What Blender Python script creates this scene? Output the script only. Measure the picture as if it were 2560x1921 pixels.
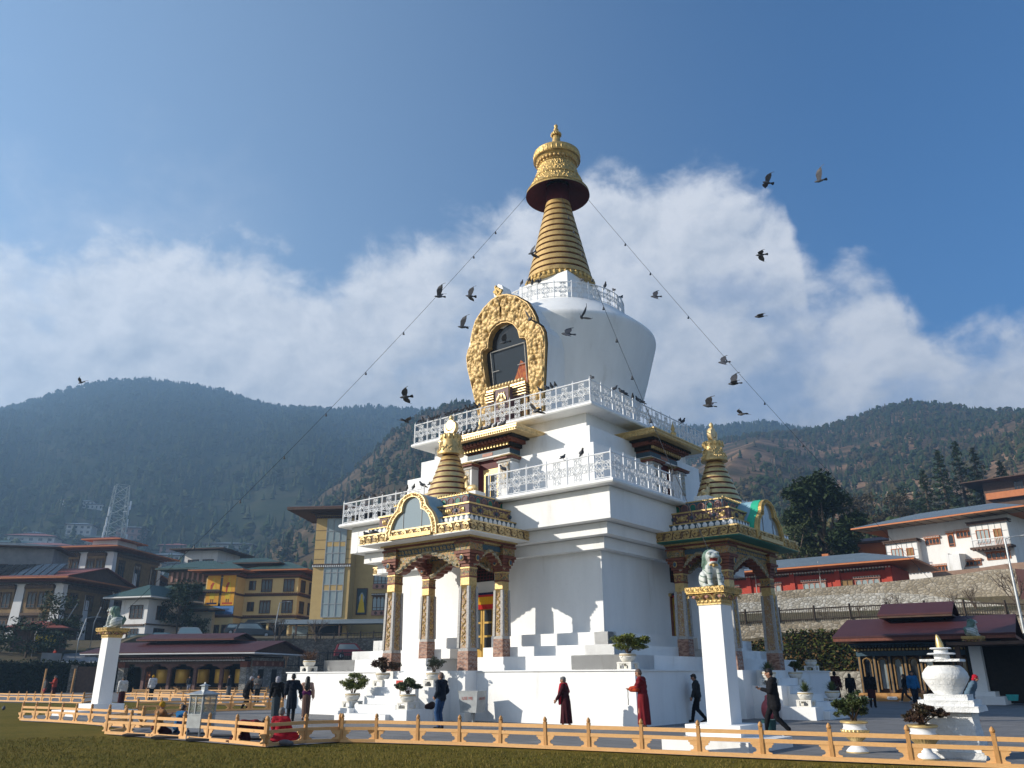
import bpy, bmesh, math, random
import numpy as np
from mathutils import Vector, Matrix
random.seed(7); rng = np.random.default_rng(7)
R = math.radians
for o in list(bpy.data.objects): bpy.data.objects.remove(o)
SC = bpy.context.scene
COL = SC.collection
# ---------------------------------------------------------------- camera
CP = np.array([21.15545, -29.81327, 1.39206])
CR = np.array([0.77632267, 0.63033025, -0.00262596])
CF = np.array([-0.59181488, 0.73030802, 0.34118227])
CU = np.cross(CR, CF)
FPX = 2009.904
cd = bpy.data.cameras.new('camera'); cam = bpy.data.objects.new('camera', cd); COL.objects.link(cam)
cam.matrix_world = Matrix(((CR[0], CU[0], -CF[0], CP[0]), (CR[1], CU[1], -CF[1], CP[1]), (CR[2], CU[2], -CF[2], CP[2]), (0, 0, 0, 1)))
cd.sensor_width = 36; cd.lens = 36 * FPX / 2560; cd.clip_end = 20000; cd.clip_start = 0.1
SC.camera = cam
def ray(u, v): return CF + CR * (u - 1280) / FPX - CU * (v - 960.5) / FPX
def G(u, v, z=0.0):
    d = ray(u, v); return CP + d * ((z - CP[2]) / d[2])
def D(u, v, dist):
    d = ray(u, v); return CP + d * dist / math.hypot(d[0], d[1])
def PY(u, v, y):
    d = ray(u, v); return CP + d * ((y - CP[1]) / d[1])
def PX(u, v, x):
    d = ray(u, v); return CP + d * ((x - CP[0]) / d[0])
def azel(u, v):
    d = ray(u, v); d = d / np.linalg.norm(d)
    return math.atan2(d[0], d[1]), math.asin(d[2])
# ---------------------------------------------------------------- sun, sky, exposure
SUN = Vector((-0.886, -1.0, 0.545)).normalized()
SUN_EL = math.asin(SUN.z); SUN_ROT = math.atan2(SUN.x, SUN.y) % (2 * math.pi)
sl = bpy.data.lights.new('sun', 'SUN'); sl.energy = 4.8; sl.angle = R(0.55); sl.color = (1.0, 0.93, 0.82)
so = bpy.data.objects.new('sun', sl); COL.objects.link(so)
so.rotation_euler = SUN.to_track_quat('Z', 'Y').to_euler()
SC.view_settings.view_transform = 'Standard'; SC.view_settings.look = 'None'
SC.view_settings.exposure = 0.15; SC.view_settings.gamma = 1.0
HAZE_D = 0.00050
SKY_STRENGTH = 0.15
W = bpy.data.worlds.new('World'); SC.world = W; W.use_nodes = True
def build_world():
    nt = W.node_tree; nt.nodes.clear(); L = nt.links.new
    def N(t, **k):
        n = nt.nodes.new(t)
        for a, b in k.items(): setattr(n, a, b)
        return n
    def val(sock, x):
        if hasattr(x, 'node'): L(x, sock)
        else: sock.default_value = x
    def math_(op, a, b=0.0, c=None, clamp=False):
        n = N('ShaderNodeMath', operation=op, use_clamp=clamp); val(n.inputs[0], a); val(n.inputs[1], b)
        if c is not None: val(n.inputs[2], c)
        return n.outputs[0]
    def smooth(x, a, b):
        n = N('ShaderNodeMapRange', interpolation_type='SMOOTHSTEP'); val(n.inputs[0], x); val(n.inputs[1], a); val(n.inputs[2], b)
        return n.outputs[0]
    sky = N('ShaderNodeTexSky', sky_type='NISHITA', sun_disc=False, sun_elevation=SUN_EL, sun_rotation=SUN_ROT)
    sky.altitude = 2300; sky.air_density = 1.15; sky.dust_density = 0.35; sky.ozone_density = 1.6
    skyc = sky.outputs[0]
    tc = N('ShaderNodeTexCoord'); dirv = tc.outputs['Generated']
    sep = N('ShaderNodeSeparateXYZ'); L(dirv, sep.inputs[0])
    el = math_('ARCSINE', sep.outputs[2])
    # azimuth measured from the middle of the photographed sector
    a0 = math.atan2(CF[0], CF[1])
    fx, fy = math.sin(a0), math.cos(a0)
    fwd = math_('ADD', math_('MULTIPLY', sep.outputs[0], fx), math_('MULTIPLY', sep.outputs[1], fy))
    rgt = math_('ADD', math_('MULTIPLY', sep.outputs[0], fy), math_('MULTIPLY', sep.outputs[1], -fx))
    az = math_('ARCTAN2', rgt, fwd)
    t = math_('ADD', math_('MULTIPLY', az, 1 / 1.6), 0.5, clamp=True)
    pts = [(-200, 470), (0, 470), (60, 480), (120, 505), (250, 500), (350, 505), (440, 522), (520, 512), (600, 545), (660, 575), (720, 580), (800, 520), (880, 505), (960, 490), (1040, 470), (1120, 430), (1200, 400), (1290, 372), (1380, 360), (1470, 366), (1560, 380), (1650, 405), (1700, 450), (1730, 560), (1790, 575), (1850, 548), (1900, 585), (1960, 650), (2010, 715), (2080, 715), (2150, 690), (2215, 680), (2400, 690)]
    cr = N('ShaderNodeValToRGB'); L(t, cr.inputs[0]); cr.color_ramp.interpolation = 'EASE'
    els = cr.color_ramp.elements
    ps = []
    for (x, y) in pts:
        a, e = azel(x * 1.15732, y * 1.15732)
        a = (a - a0 + math.pi) % (2 * math.pi) - math.pi
        ps.append((a / 1.6 + 0.5, e))
    ps = ps[:32]
    for i, (p, e) in enumerate(ps):
        q = els[i] if i < 2 else els.new(p)
        q.position = p
    for q in els:
        e = min(ps, key=lambda s: abs(s[0] - q.position))[1]
        q.color = (e, e, e, 1)
    top = cr.outputs[0]
    topn = N('ShaderNodeSeparateColor'); L(top, topn.inputs[0]); top = topn.outputs[0]
    def noise(scale, detail, rough, off=(0, 0, 0), dist=0.0):
        mp = N('ShaderNodeMapping'); L(dirv, mp.inputs[0]); mp.inputs['Location'].default_value = off
        mp.inputs['Scale'].default_value = (1, 1, 1.35)
        n = N('ShaderNodeTexNoise'); L(mp.outputs[0], n.inputs['Vector'])
        n.inputs['Scale'].default_value = scale; n.inputs['Detail'].default_value = detail; n.inputs['Roughness'].default_value = rough
        n.inputs['Distortion'].default_value = dist
        return n.outputs[0]
    n1 = noise(9, 9, .58, dist=.25); n2 = noise(26, 7, .6, dist=.4)
    nn = math_('ADD', math_('MULTIPLY', math_('SUBTRACT', n1, .5), .17), math_('MULTIPLY', math_('SUBTRACT', n2, .5), .07))
    depth = math_('ADD', math_('SUBTRACT', top, el), nn)          # >0 inside the bank
    alpha = smooth(depth, -0.012, 0.05)
    # thin veil high on the left and soft ragged top wisps
    veil = math_('MULTIPLY', smooth(math_('ADD', depth, math_('MULTIPLY', math_('SUBTRACT', n1, .5), .3)), -0.14, 0.10), math_('MULTIPLY', smooth(az, -.25, -.55), .34))
    alpha = math_('MAXIMUM', alpha, veil)
    holes = smooth(noise(6.5, 6, .55, off=(2.1, 4.2, .3)), .36, .5)
    alpha = math_('MULTIPLY', alpha, math_('ADD', math_('MULTIPLY', holes, .42), .58))
    low = smooth(el, 0.10, 0.24)
    alpha = math_('MULTIPLY', alpha, math_('ADD', math_('MULTIPLY', low, .28), .66))
    # brightness: lit crests on the sun's side, greyer bases
    m1 = noise(9, 9, .58, off=(-.020, -.022, .030), dist=.25); m2 = noise(26, 7, .6, off=(-.006, -.007, .012), dist=.4)
    lit = math_('ADD', math_('MULTIPLY', math_('SUBTRACT', n1, m1), 1.6), math_('MULTIPLY', math_('SUBTRACT', n2, m2), .9))
    br = math_('ADD', .42, math_('ADD', lit, math_('MULTIPLY', smooth(depth, 0.34, 0.0), .42)), clamp=True)
    cm = N('ShaderNodeMix', data_type='RGBA'); L(br, cm.inputs[0])
    cm.inputs[6].default_value = (2.5, 2.95, 3.6, 1); cm.inputs[7].default_value = (5.6, 5.7, 5.9, 1)
    # clearer, deeper blue away from the sun
    ti = N('ShaderNodeMix', data_type='RGBA'); L(smooth(az, -.55, .55), ti.inputs[0]); ti.inputs[6].default_value = (1.5, 1.42, 1.28, 1); ti.inputs[7].default_value = (.15, .54, .86, 1)
    tm = N('ShaderNodeMix', data_type='RGBA', blend_type='MULTIPLY'); tm.inputs[0].default_value = 1; L(skyc, tm.inputs[6]); L(ti.outputs[2], tm.inputs[7])
    # pale haze hugging the horizon, stronger on the sunny left
    hz = math_('MULTIPLY', smooth(el, 0.62, 0.02), math_('ADD', .10, math_('MULTIPLY', smooth(az, .3, -.7), .50)))
    hm = N('ShaderNodeMix', data_type='RGBA'); L(hz, hm.inputs[0]); L(tm.outputs[2], hm.inputs[6]); hm.inputs[7].default_value = (1.9, 2.9, 4.3, 1)
    mx = N('ShaderNodeMix', data_type='RGBA'); L(alpha, mx.inputs[0]); L(hm.outputs[2], mx.inputs[6]); L(cm.outputs[2], mx.inputs[7])
    bg = N('ShaderNodeBackground'); L(mx.outputs[2], bg.inputs[0]); bg.inputs[1].default_value = SKY_STRENGTH
    out = N('ShaderNodeOutputWorld'); L(bg.outputs[0], out.inputs[0])
build_world()
SC.cycles.max_bounces = 6; SC.cycles.diffuse_bounces = 3; SC.cycles.glossy_bounces = 3; SC.cycles.transmission_bounces = 4
SC.cycles.transparent_max_bounces = 12; SC.cycles.volume_bounces = 0
SC.cycles.use_denoising = True
# ---------------------------------------------------------------- mesh helpers
class MB:
    def __init__(s): s.v = []; s.f = []; s.m = []; s.M = None; s.mi = 0
    def add(s, vs, fs, mi=None):
        b = len(s.v)
        if s.M is not None: vs = [tuple(s.M @ Vector(q)) for q in vs]
        s.v.extend(tuple(map(float, q)) for q in vs)
        mi = s.mi if mi is None else mi
        for f in fs: s.f.append(tuple(b + i for i in f)); s.m.append(mi)
        return s
    def box(s, x0, x1, y0, y1, z0, z1, mi=None):
        return s.frus((x0, x1, y0, y1, z0), (x0, x1, y0, y1, z1), mi)
    def frus(s, a, b, mi=None):
        v = [(a[i], a[j], a[4]) for i, j in ((0, 2), (1, 2), (1, 3), (0, 3))] + [(b[i], b[j], b[4]) for i, j in ((0, 2), (1, 2), (1, 3), (0, 3))]
        return s.add(v, [(3, 2, 1, 0), (4, 5, 6, 7), (0, 1, 5, 4), (1, 2, 6, 5), (2, 3, 7, 6), (3, 0, 4, 7)], mi)
    def sq(s, h0, z0, h1, z1, mi=None, c=(0, 0)):
        return s.frus((c[0] - h0, c[0] + h0, c[1] - h0, c[1] + h0, z0), (c[0] - h1, c[0] + h1, c[1] - h1, c[1] + h1, z1), mi)
    def lathe(s, prof, n=24, c=(0, 0, 0), mi=None, wav=None, cap=True):
        v = []; f = []
        for k, (r, z) in enumerate(prof):
            for i in range(n):
                a = 2 * math.pi * i / n
                rr = r if wav is None else r * (1 + wav(a, k))
                v.append((c[0] + rr * math.cos(a), c[1] + rr * math.sin(a), c[2] + z))
        for k in range(len(prof) - 1):
            for i in range(n):
                j = (i + 1) % n
                f.append((k * n + i, k * n + j, (k + 1) * n + j, (k + 1) * n + i))
        if cap and prof[0][0] > 1e-6: f.append(tuple(reversed(range(n))))
        if cap and prof[-1][0] > 1e-6: f.append(tuple((len(prof) - 1) * n + i for i in range(n)))
        return s.add(v, f, mi)
    def tube(s, pts, r, n=6, mi=None, closed=False):
        P = [Vector(p) for p in pts]; m = len(P); v = []; f = []
        rs = r if hasattr(r, '__len__') else [r] * m
        up = Vector((0, 0, 1))
        for i in range(m):
            a = P[(i - 1) % m] if closed or i > 0 else P[i]; b = P[(i + 1) % m] if closed or i < m - 1 else P[i]
            t = (b - a).normalized() if (b - a).length > 1e-9 else Vector((0, 0, 1))
            s1 = t.cross(up)
            if s1.length < 1e-3: s1 = t.cross(Vector((1, 0, 0)))
            s1.normalize(); s2 = s1.cross(t)
            for k in range(n):
                an = 2 * math.pi * k / n
                v.append(tuple(P[i] + (s1 * math.cos(an) + s2 * math.sin(an)) * rs[i]))
        for i in range(m if closed else m - 1):
            j = (i + 1) % m
            for k in range(n):
                l = (k + 1) % n
                f.append((i * n + k, i * n + l, j * n + l, j * n + k))
        if not closed: f.append(tuple(range(n))); f.append(tuple(reversed(range((m - 1) * n, m * n))))
        return s.add(v, f, mi)
    def extr(s, poly, m0, m1, mi=None, caps=True):
        n = len(poly); v = [m0(*p) for p in poly] + [m1(*p) for p in poly]
        f = [(i, (i + 1) % n, n + (i + 1) % n, n + i) for i in range(n)]
        if caps: f += [tuple(reversed(range(n))), tuple(range(n, 2 * n))]
        return s.add(v, f, mi)
    def exy(s, poly, y0, y1, mi=None, caps=True):   # polygon in x,z pushed along y
        return s.extr(poly, lambda a, b: (a, y0, b), lambda a, b: (a, y1, b), mi, caps)
    def exx(s, poly, x0, x1, mi=None, caps=True):   # polygon in y,z pushed along x
        return s.extr(poly, lambda a, b: (x0, a, b), lambda a, b: (x1, a, b), mi, caps)
    def exz(s, poly, z0, z1, mi=None):
        return s.extr(poly, lambda a, b: (a, b, z0), lambda a, b: (a, b, z1), mi)
    def ball(s, c, r, n=10, mi=None, m=None):
        rx, ry, rz = r if hasattr(r, '__len__') else (r, r, r); m = m or max(4, n // 2 + 1)
        v = [(c[0], c[1], c[2] - rz)]; f = []
        for k in range(1, m):
            p = -math.pi / 2 + math.pi * k / m
            for i in range(n):
                a = 2 * math.pi * i / n
                v.append((c[0] + rx * math.cos(p) * math.cos(a), c[1] + ry * math.cos(p) * math.sin(a), c[2] + rz * math.sin(p)))
        v.append((c[0], c[1], c[2] + rz)); t = len(v) - 1
        for i in range(n):
            j = (i + 1) % n
            f.append((0, 1 + j, 1 + i)); f.append((t, 1 + (m - 2) * n + i, 1 + (m - 2) * n + j))
            for k in range(m - 2):
                f.append((1 + k * n + i, 1 + k * n + j, 1 + (k + 1) * n + j, 1 + (k + 1) * n + i))
        return s.add(v, f, mi)
    def quad(s, a, b, c, d, mi=None): return s.add([a, b, c, d], [(0, 1, 2, 3)], mi)
    def mesh(s, name, mats, smooth=None):
        me = bpy.data.meshes.new(name); me.from_pydata(s.v, [], s.f)
        for m in (mats if isinstance(mats, (list, tuple)) else [mats]): me.materials.append(m)
        if s.f: me.polygons.foreach_set('material_index', s.m)
        bm = bmesh.new(); bm.from_mesh(me); bmesh.ops.recalc_face_normals(bm, faces=bm.faces[:]); bm.to_mesh(me); bm.free()
        if smooth is not None:
            me.polygons.foreach_set('use_smooth', [True] * len(me.polygons))
            try: me.set_sharp_from_angle(angle=R(smooth))
            except Exception: pass
        me.update(); return me
    def obj(s, name, mats, parent=None, smooth=None, loc=None, rz=None):
        o = bpy.data.objects.new(name, s.mesh(name, mats, smooth)); COL.objects.link(o)
        if parent is not None: o.parent = parent
        if loc is not None: o.location = loc
        if rz is not None: o.rotation_euler = (0, 0, rz)
        return o
def tag(o, label=None, cat=None, group=None, kind=None):
    for k, x in (('label', label), ('category', cat), ('group', group), ('kind', kind)):
        if x: o[k] = x
    return o
def empty(name, loc=(0, 0, 0), rz=0.0, parent=None):
    o = bpy.data.objects.new(name, None); COL.objects.link(o); o.location = loc; o.rotation_euler = (0, 0, rz)
    o.empty_display_size = .3
    if parent is not None: o.parent = parent
    return o
def thing(name, label, cat, loc=(0, 0, 0), rz=0.0, group=None): return tag(empty(name, loc, rz), label, cat, group)
def dup(o, loc=None, rz=None, label=None, parent=None, sc=None, kids=True):
    c = o.copy(); COL.objects.link(c)
    if parent is not None: c.parent = parent
    if loc is not None: c.location = loc
    if rz is not None: c.rotation_euler = (c.rotation_euler[0], c.rotation_euler[1], rz)
    if sc is not None: c.scale = (sc, sc, sc)
    if label: c['label'] = label
    if kids:
        for ch in list(o.children): dup(ch, parent=c)
    return c
# ---------------------------------------------------------------- materials
def S(h):
    h = h.lstrip('#'); c = [int(h[i:i + 2], 16) / 255 for i in (0, 2, 4)]
    return tuple(x / 12.92 if x <= .04045 else ((x + .055) / 1.055) ** 2.4 for x in c) + (1,)
class NT:
    def __init__(s, name):
        s.m = bpy.data.materials.new(name); s.m.use_nodes = True; s.t = s.m.node_tree
        s.b = s.t.nodes['Principled BSDF']
        s.tc = s.t.nodes.new('ShaderNodeTexCoord')
    def n(s, t, **k):
        x = s.t.nodes.new(t)
        for a, b in k.items(): setattr(x, a, b)
        return x
    def l(s, a, b): s.t.links.new(a, b)
    def co(s, scale=(1, 1, 1), rot=(0, 0, 0), kind='Object'):
        mp = s.n('ShaderNodeMapping'); s.l(s.tc.outputs[kind], mp.inputs[0]); mp.inputs['Scale'].default_value = scale; mp.inputs['Rotation'].default_value = rot
        return mp.outputs[0]
    def noise(s, scale, detail=4, rough=.55, vec=None, dist=0):
        x = s.n('ShaderNodeTexNoise'); x.inputs['Scale'].default_value = scale; x.inputs['Detail'].default_value = detail; x.inputs['Roughness'].default_value = rough; x.inputs['Distortion'].default_value = dist
        s.l(vec if vec is not None else s.tc.outputs['Object'], x.inputs['Vector']); return x.outputs[0]
    def vor(s, scale, feat='F1', vec=None, out=0, rnd=1.0):
        x = s.n('ShaderNodeTexVoronoi', feature=feat); x.inputs['Scale'].default_value = scale; x.inputs['Randomness'].default_value = rnd
        s.l(vec if vec is not None else s.tc.outputs['Object'], x.inputs['Vector']); return x.outputs[out]
    def ramp(s, fac, stops, interp='LINEAR'):
        x = s.n('ShaderNodeValToRGB'); s.l(fac, x.inputs[0]); e = x.color_ramp; e.interpolation = interp
        while len(e.elements) < len(stops): e.elements.new(.5)
        for i, (p, c) in enumerate(sorted(stops, key=lambda q: q[0])): e.elements[i].position = p
        for i, (p, c) in enumerate(sorted(stops, key=lambda q: q[0])): e.elements[i].color = c if len(c) == 4 else tuple(c) + (1,)
        return x.outputs[0]
    def mix(s, fac, a, b, mode='MIX'):
        x = s.n('ShaderNodeMix', data_type='RGBA', blend_type=mode)
        for q, i in ((fac, 0), (a, 6), (b, 7)):
            if hasattr(q, 'node'): s.l(q, x.inputs[i])
            else: x.inputs[i].default_value = q
        return x.outputs[2]
    def math(s, op, a, b=0.0, clamp=False):
        x = s.n('ShaderNodeMath', operation=op, use_clamp=clamp)
        for q, i in ((a, 0), (b, 1)):
            if hasattr(q, 'node'): s.l(q, x.inputs[i])
            else: x.inputs[i].default_value = q
        return x.outputs[0]
    def base(s, c, rough=.7, metal=0, spec=.3):
        i = s.b.inputs
        if hasattr(c, 'node'): s.l(c, i['Base Color'])
        else: i['Base Color'].default_value = c
        if hasattr(rough, 'node'): s.l(rough, i['Roughness'])
        else: i['Roughness'].default_value = rough
        i['Metallic'].default_value = metal; i['Specular IOR Level'].default_value = spec
        return s
    def bump(s, h, dist=.02, strength=.6):
        x = s.n('ShaderNodeBump'); s.l(h, x.inputs['Height']); x.inputs['Distance'].default_value = dist; x.inputs['Strength'].default_value = strength
        s.l(x.outputs[0], s.b.inputs['Normal']); return s
def mat(name, c1, c2=None, scale=6, rough=.7, bump=0, bscale=None, metal=0, spec=.3, detail=4, stretch=(1, 1, 1), lo=.35, hi=.65):
    t = NT(name)
    if c2 is None: c2 = tuple(min(1, x * .82) for x in c1[:3]) + (1,)
    n = t.noise(scale, detail, .6, t.co(stretch))
    t.base(t.ramp(n, [(lo, c1), (hi, c2)]), rough, metal, spec)
    if bump: t.bump(t.noise(bscale or scale * 3, 4, .6, t.co(stretch)), bump)
    return t.m
def C3(r, g, b): return (r, g, b, 1)
def m_stucco(name, base=(.80, .80, .785), dirt=(.60, .585, .55), amt=.55):
    t = NT(name)
    n = t.noise(.9, 6, .62, t.co((1.6, 1.6, .35))); n2 = t.noise(7, 5, .6)
    c = t.ramp(n, [(.38, C3(*base)), (.60, C3(*[x * .94 for x in base])), (.78, C3(*dirt))])
    c = t.mix(t.math('MULTIPLY', t.math('SUBTRACT', n2, .55, True), 1.1, True), c, C3(*[x * .8 for x in base]))
    t.base(c, .82, 0, .2); t.bump(t.math('ADD', t.noise(5, 6, .65), t.math('MULTIPLY', t.noise(38, 3, .6), .35)), .02, .35); return t.m
WHITE = m_stucco('white_stucco')
def m_brickw():
    t = NT('rough_whitewash'); n = t.noise(2.5, 6, .65); b = t.n('ShaderNodeTexBrick'); t.l(t.co((1, 1, 1), (1.5708, 0, 0)), b.inputs['Vector']); b.inputs['Scale'].default_value = 1; b.inputs['Brick Width'].default_value = .3; b.inputs['Row Height'].default_value = .085; b.inputs['Mortar Size'].default_value = .012
    t.base(t.ramp(n, [(.4, C3(.77, .77, .76)), (.65, C3(.68, .68, .66)), (.8, C3(.48, .47, .43))]), .85, 0, .15); t.bump(t.math('ADD', t.math('ADD', t.noise(9, 6, .7), t.math('MULTIPLY', t.noise(45, 3), .4)), t.math('MULTIPLY', b.outputs[1], -.5)), .035, .8); return t.m
BRICKW = m_brickw()
def m_gold(name, c1=(.78, .50, .15), c2=(.50, .29, .07), metal=.55, rough=.36, sc=9, bump=.012):
    t = NT(name); n = t.noise(sc, 5, .65)
    t.base(t.ramp(n, [(.3, C3(*c2)), (.6, C3(*c1))]), t.math('ADD', t.math('MULTIPLY', n, .25), rough - .1), metal, .5)
    t.bump(t.noise(sc * 3, 4, .6), bump, .6); return t.m
GOLD = m_gold('gold_paint', (.60, .43, .18), (.38, .25, .085), .4, .42); GOLDP = m_gold('polished_gold', (.74, .54, .24), (.58, .41, .16), .6, .34, 4, .004)
GOLDB = m_gold('bright_gold_leaf', (.76, .57, .29), (.54, .38, .17), .3, .42, 6, .006)
OLDG = m_gold('weathered_gold', (.62, .41, .13), (.27, .19, .075), .45, .45, 5, .03)
def m_rings():
    t = NT('weathered_gold_plates'); n = t.noise(3, 6, .7, t.co((1, 1, .5))); b = t.noise(1.2, 2, .5, t.co((3, 3, .2)))
    c = t.ramp(n, [(.3, C3(.36, .235, .085)), (.52, C3(.60, .40, .15)), (.72, C3(.44, .30, .12))])
    c = t.mix(t.math('MULTIPLY', b, .35), c, C3(.25, .17, .07)); t.base(c, .5, .35, .4); t.bump(t.noise(20, 4), .01, .5); return t.m
RINGG = m_rings()
MAROON = mat('maroon_paint', C3(.10, .012, .014), C3(.07, .010, .012), rough=.6)
REDBR = mat('red_brown_paint', C3(.21, .07, .042), C3(.13, .045, .03), 8, rough=.6)
TEALG = mat('green_paint', C3(.02, .17, .12), C3(.015, .12, .09), rough=.5)
GREENB = mat('bright_green_paint', C3(.03, .42, .25), C3(.03, .36, .22), rough=.5)
SKYB = mat('pale_blue_paint', C3(.27, .44, .52), C3(.20, .36, .45), 3, rough=.5)
SLATE = mat('slate_blue_paint', C3(.055, .105, .15), C3(.04, .075, .10), 12, rough=.5)
PURP = mat('plum_paint', C3(.17, .10, .11), C3(.10, .06, .07), 8, rough=.6)
FRIEZE = mat('gilded_frieze_ground', C3(.24, .16, .075), C3(.10, .065, .05), 16, rough=.6)
PINK = mat('dusty_pink_paint', C3(.42, .22, .17), C3(.33, .16, .12), 10, rough=.6)
WPAINT = mat('white_paint', C3(.78, .79, .80), C3(.68, .69, .70), 10, rough=.45)
GREYW = mat('grey_white_trim', C3(.44, .43, .41), C3(.28, .27, .26), 20, rough=.6)
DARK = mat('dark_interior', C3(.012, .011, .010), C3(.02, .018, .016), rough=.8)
BLACK = mat('black_paint', C3(.012, .012, .013), C3(.02, .02, .022), rough=.5)
def m_orn(name, cols, sc=9, bump=.02, warp=.6):
    t = NT(name); v = t.noise(sc * .5, 3, .6, dist=1.5); w = t.vor(sc, 'SMOOTH_F1'); e = t.vor(sc, 'DISTANCE_TO_EDGE')
    x = t.math('FRACT', t.math('ADD', t.math('MULTIPLY', v, 2.6), t.math('MULTIPLY', w, warp)))
    k = len(cols); c = t.ramp(x, [(i / k, C3(*q)) for i, q in enumerate(cols)], 'CONSTANT')
    c = t.mix(t.math('LESS_THAN', e, .035), c, C3(.42, .27, .08)); t.base(c, .6, 0, .35); t.bump(t.math('ADD', w, t.math('MULTIPLY', x, .4)), bump, .7); return t.m
ORNB = m_orn('painted_beam_ornament', [(.05, .10, .11), (.30, .30, .24), (.30, .11, .05), (.38, .25, .08), (.06, .13, .10), (.14, .06, .035)], 11)
ORNC = m_orn('painted_column_ornament', [(.30, .15, .09), (.42, .31, .16), (.24, .12, .08), (.44, .41, .36), (.34, .20, .13)], 12)
ORNL = m_orn('painted_scale_band', [(.40, .40, .34), (.08, .14, .13), (.45, .43, .36), (.28, .19, .08), (.35, .36, .33)], 14)
ORNP = m_orn('painted_lotus_capital', [(.40, .26, .08), (.05, .13, .09), (.22, .06, .05), (.45, .30, .09), (.07, .10, .12)], 10)
ORNW = m_orn('painted_wall_panel', [(.5, .5, .48), (.30, .34, .36), (.45, .42, .36), (.25, .2, .15), (.55, .55, .52)], 7)
DBLUE = mat('dark_blue_painted_column_base', C3(.20, .10, .07), C3(.36, .22, .16), 5, rough=.6, stretch=(1, 1, 3), lo=.45, hi=.55)
GLASSR = NT('window_glass').base(C3(.30, .36, .38), .08, .3, .8).m
GLASSD = NT('dark_window_glass').base(C3(.018, .022, .027), .08, 0, .6).m
CURT = mat('curtained_glass', C3(.30, .36, .36), C3(.22, .28, .29), 3, rough=.25, spec=.6, stretch=(6, 6, .2))
YDOOR = mat('yellow_door_paint', C3(.50, .30, .045), C3(.40, .23, .03), rough=.5)
CLOTHY = mat('yellow_pleated_cloth', C3(.75, .45, .02), C3(.60, .30, .01), 30, rough=.9, stretch=(1, 1, .05))
CLOTHR = mat('red_pleated_cloth', C3(.55, .03, .02), C3(.42, .02, .015), 30, rough=.9, stretch=(1, 1, .05))
NAVY = mat('navy_cloth', C3(.012, .015, .05), C3(.018, .02, .07), rough=.9)
def m_wood(name, c1, c2, ax=(1, 1, 1), sc=5):
    t = NT(name); n = t.noise(sc, 6, .65, t.co(ax), 1.2); k = t.vor(2.2, 'F1', t.co((.7, 3, 3)))
    c = t.ramp(n, [(.3, c1), (.7, c2)]); c = t.mix(t.math('LESS_THAN', k, .05), c, C3(*[x * .3 for x in c1[:3]]))
    t.base(c, .55, 0, .35); t.bump(n, .006, .5); return t.m
PINE = m_wood('varnished_pine', C3(.58, .31, .115), C3(.72, .42, .175), (1.5, 9, 9))
PINED = m_wood('dark_pine_post', C3(.40, .19, .06), C3(.54, .29, .10), (7, 7, 1.5))
STEEL = mat('galvanised_steel', C3(.40, .42, .43), C3(.30, .32, .33), 5, rough=.4, metal=.5)
GREYP = mat('grey_metal_paint', C3(.36, .38, .38), C3(.28, .29, .29), 4, rough=.5)
# ---------------------------------------------------------------- the stupa
ST = thing('stupa', 'huge white memorial stupa with golden spire, railed terraces and painted porches', 'stupa')
AX = (.08, .07)
MIR = lambda half: [(x, z) for x, z in half] + [(-x, z) for x, z in reversed(half) if abs(x) > 1e-6]
def scroll_motif(mb, f, s, hgt, r, flip=1, mi=None):
    """a leaf scroll of height hgt centred at s along a band; f(s,t) maps band coordinates to 3D"""
    pts = []; R0 = hgt * .40
    for i in range(22):
        a = i / 21 * 3.6 * math.pi; q = R0 * (1 - .78 * i / 21)
        pts.append(f(s + flip * q * math.cos(a + math.pi), q * math.sin(a + math.pi) * flip))
    mb.tube(pts, [r * (1 - .35 * i / 21) for i in range(22)], 5, mi)
    a = [f(s - flip * R0, 0), f(s - flip * R0 * 1.15, flip * hgt * .28), f(s - flip * R0 * .75, flip * hgt * .45), f(s - flip * R0 * .1, flip * hgt * .47)]
    mb.tube(a, [r, r * 1.1, r * .9, r * .3], 5, mi)
    a = [f(s + flip * R0 * .9, -flip * hgt * .2), f(s + flip * R0 * 1.2, -flip * hgt * .42), f(s + flip * R0 * .6, -flip * hgt * .46)]
    mb.tube(a, [r * .8, r, r * .3], 5, mi)
# --- masonry
m = MB(); m.sq(8.3, 0, 8.27, 1.52); m.sq(8.32, 1.52, 8.32, 1.559)
for k in range(4):
    m.M = Matrix.Rotation(k * math.pi / 2, 4, 'Z'); m.box(-2.15, 2.15, -8.86, -8.25, 0, 1.557)
m.M = None
POD = m.obj('podium', WHITE, ST, None)
def ledge(name, a, z0, z1, gap):
    m = MB()
    for k in range(4):
        m.M = Matrix.Rotation(k * math.pi / 2, 4, 'Z')
        for s in (-1, 1):
            x0, x1 = sorted((s * gap, s * a)); m.box(x0, x1, -a, -5.3, z0, z1)
    m.M = None
    return m.obj(name, WHITE, ST)
ledge('step_ledge', 7.246, 1.559, 2.01, 1.18); ledge('step_ledge', 6.446, 2.01, 2.358, .83); ledge('step_ledge', 5.838, 2.358, 2.79, .70)
m = MB(); m.sq(5.46, 1.56, 5.47, 5.575); m.obj('main_wall', WHITE, ST)
for a, z0, z1, b in ((5.842, 5.571, 5.99, 5.80), (6.257, 5.99, 6.415, 6.2), (6.687, 6.415, 7.535, 6.68)):
    m = MB(); m.sq(a, z0, a, z1 - .02); m.sq(a - .12, z1 - .02, a - .12, z1); m.obj('cornice', WHITE, ST)
def slab(name, a, z0, z1):
    m = MB(); m.sq(a - .04, z0, a, z0 + .05); m.sq(a, z0 + .05, a - .015, z1 - .02); m.sq(a - .015, z1 - .02, a - .04, z1); return m.obj(name, WHITE, ST)
slab('terrace_slab', 7.114, 7.535, 7.68)
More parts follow.
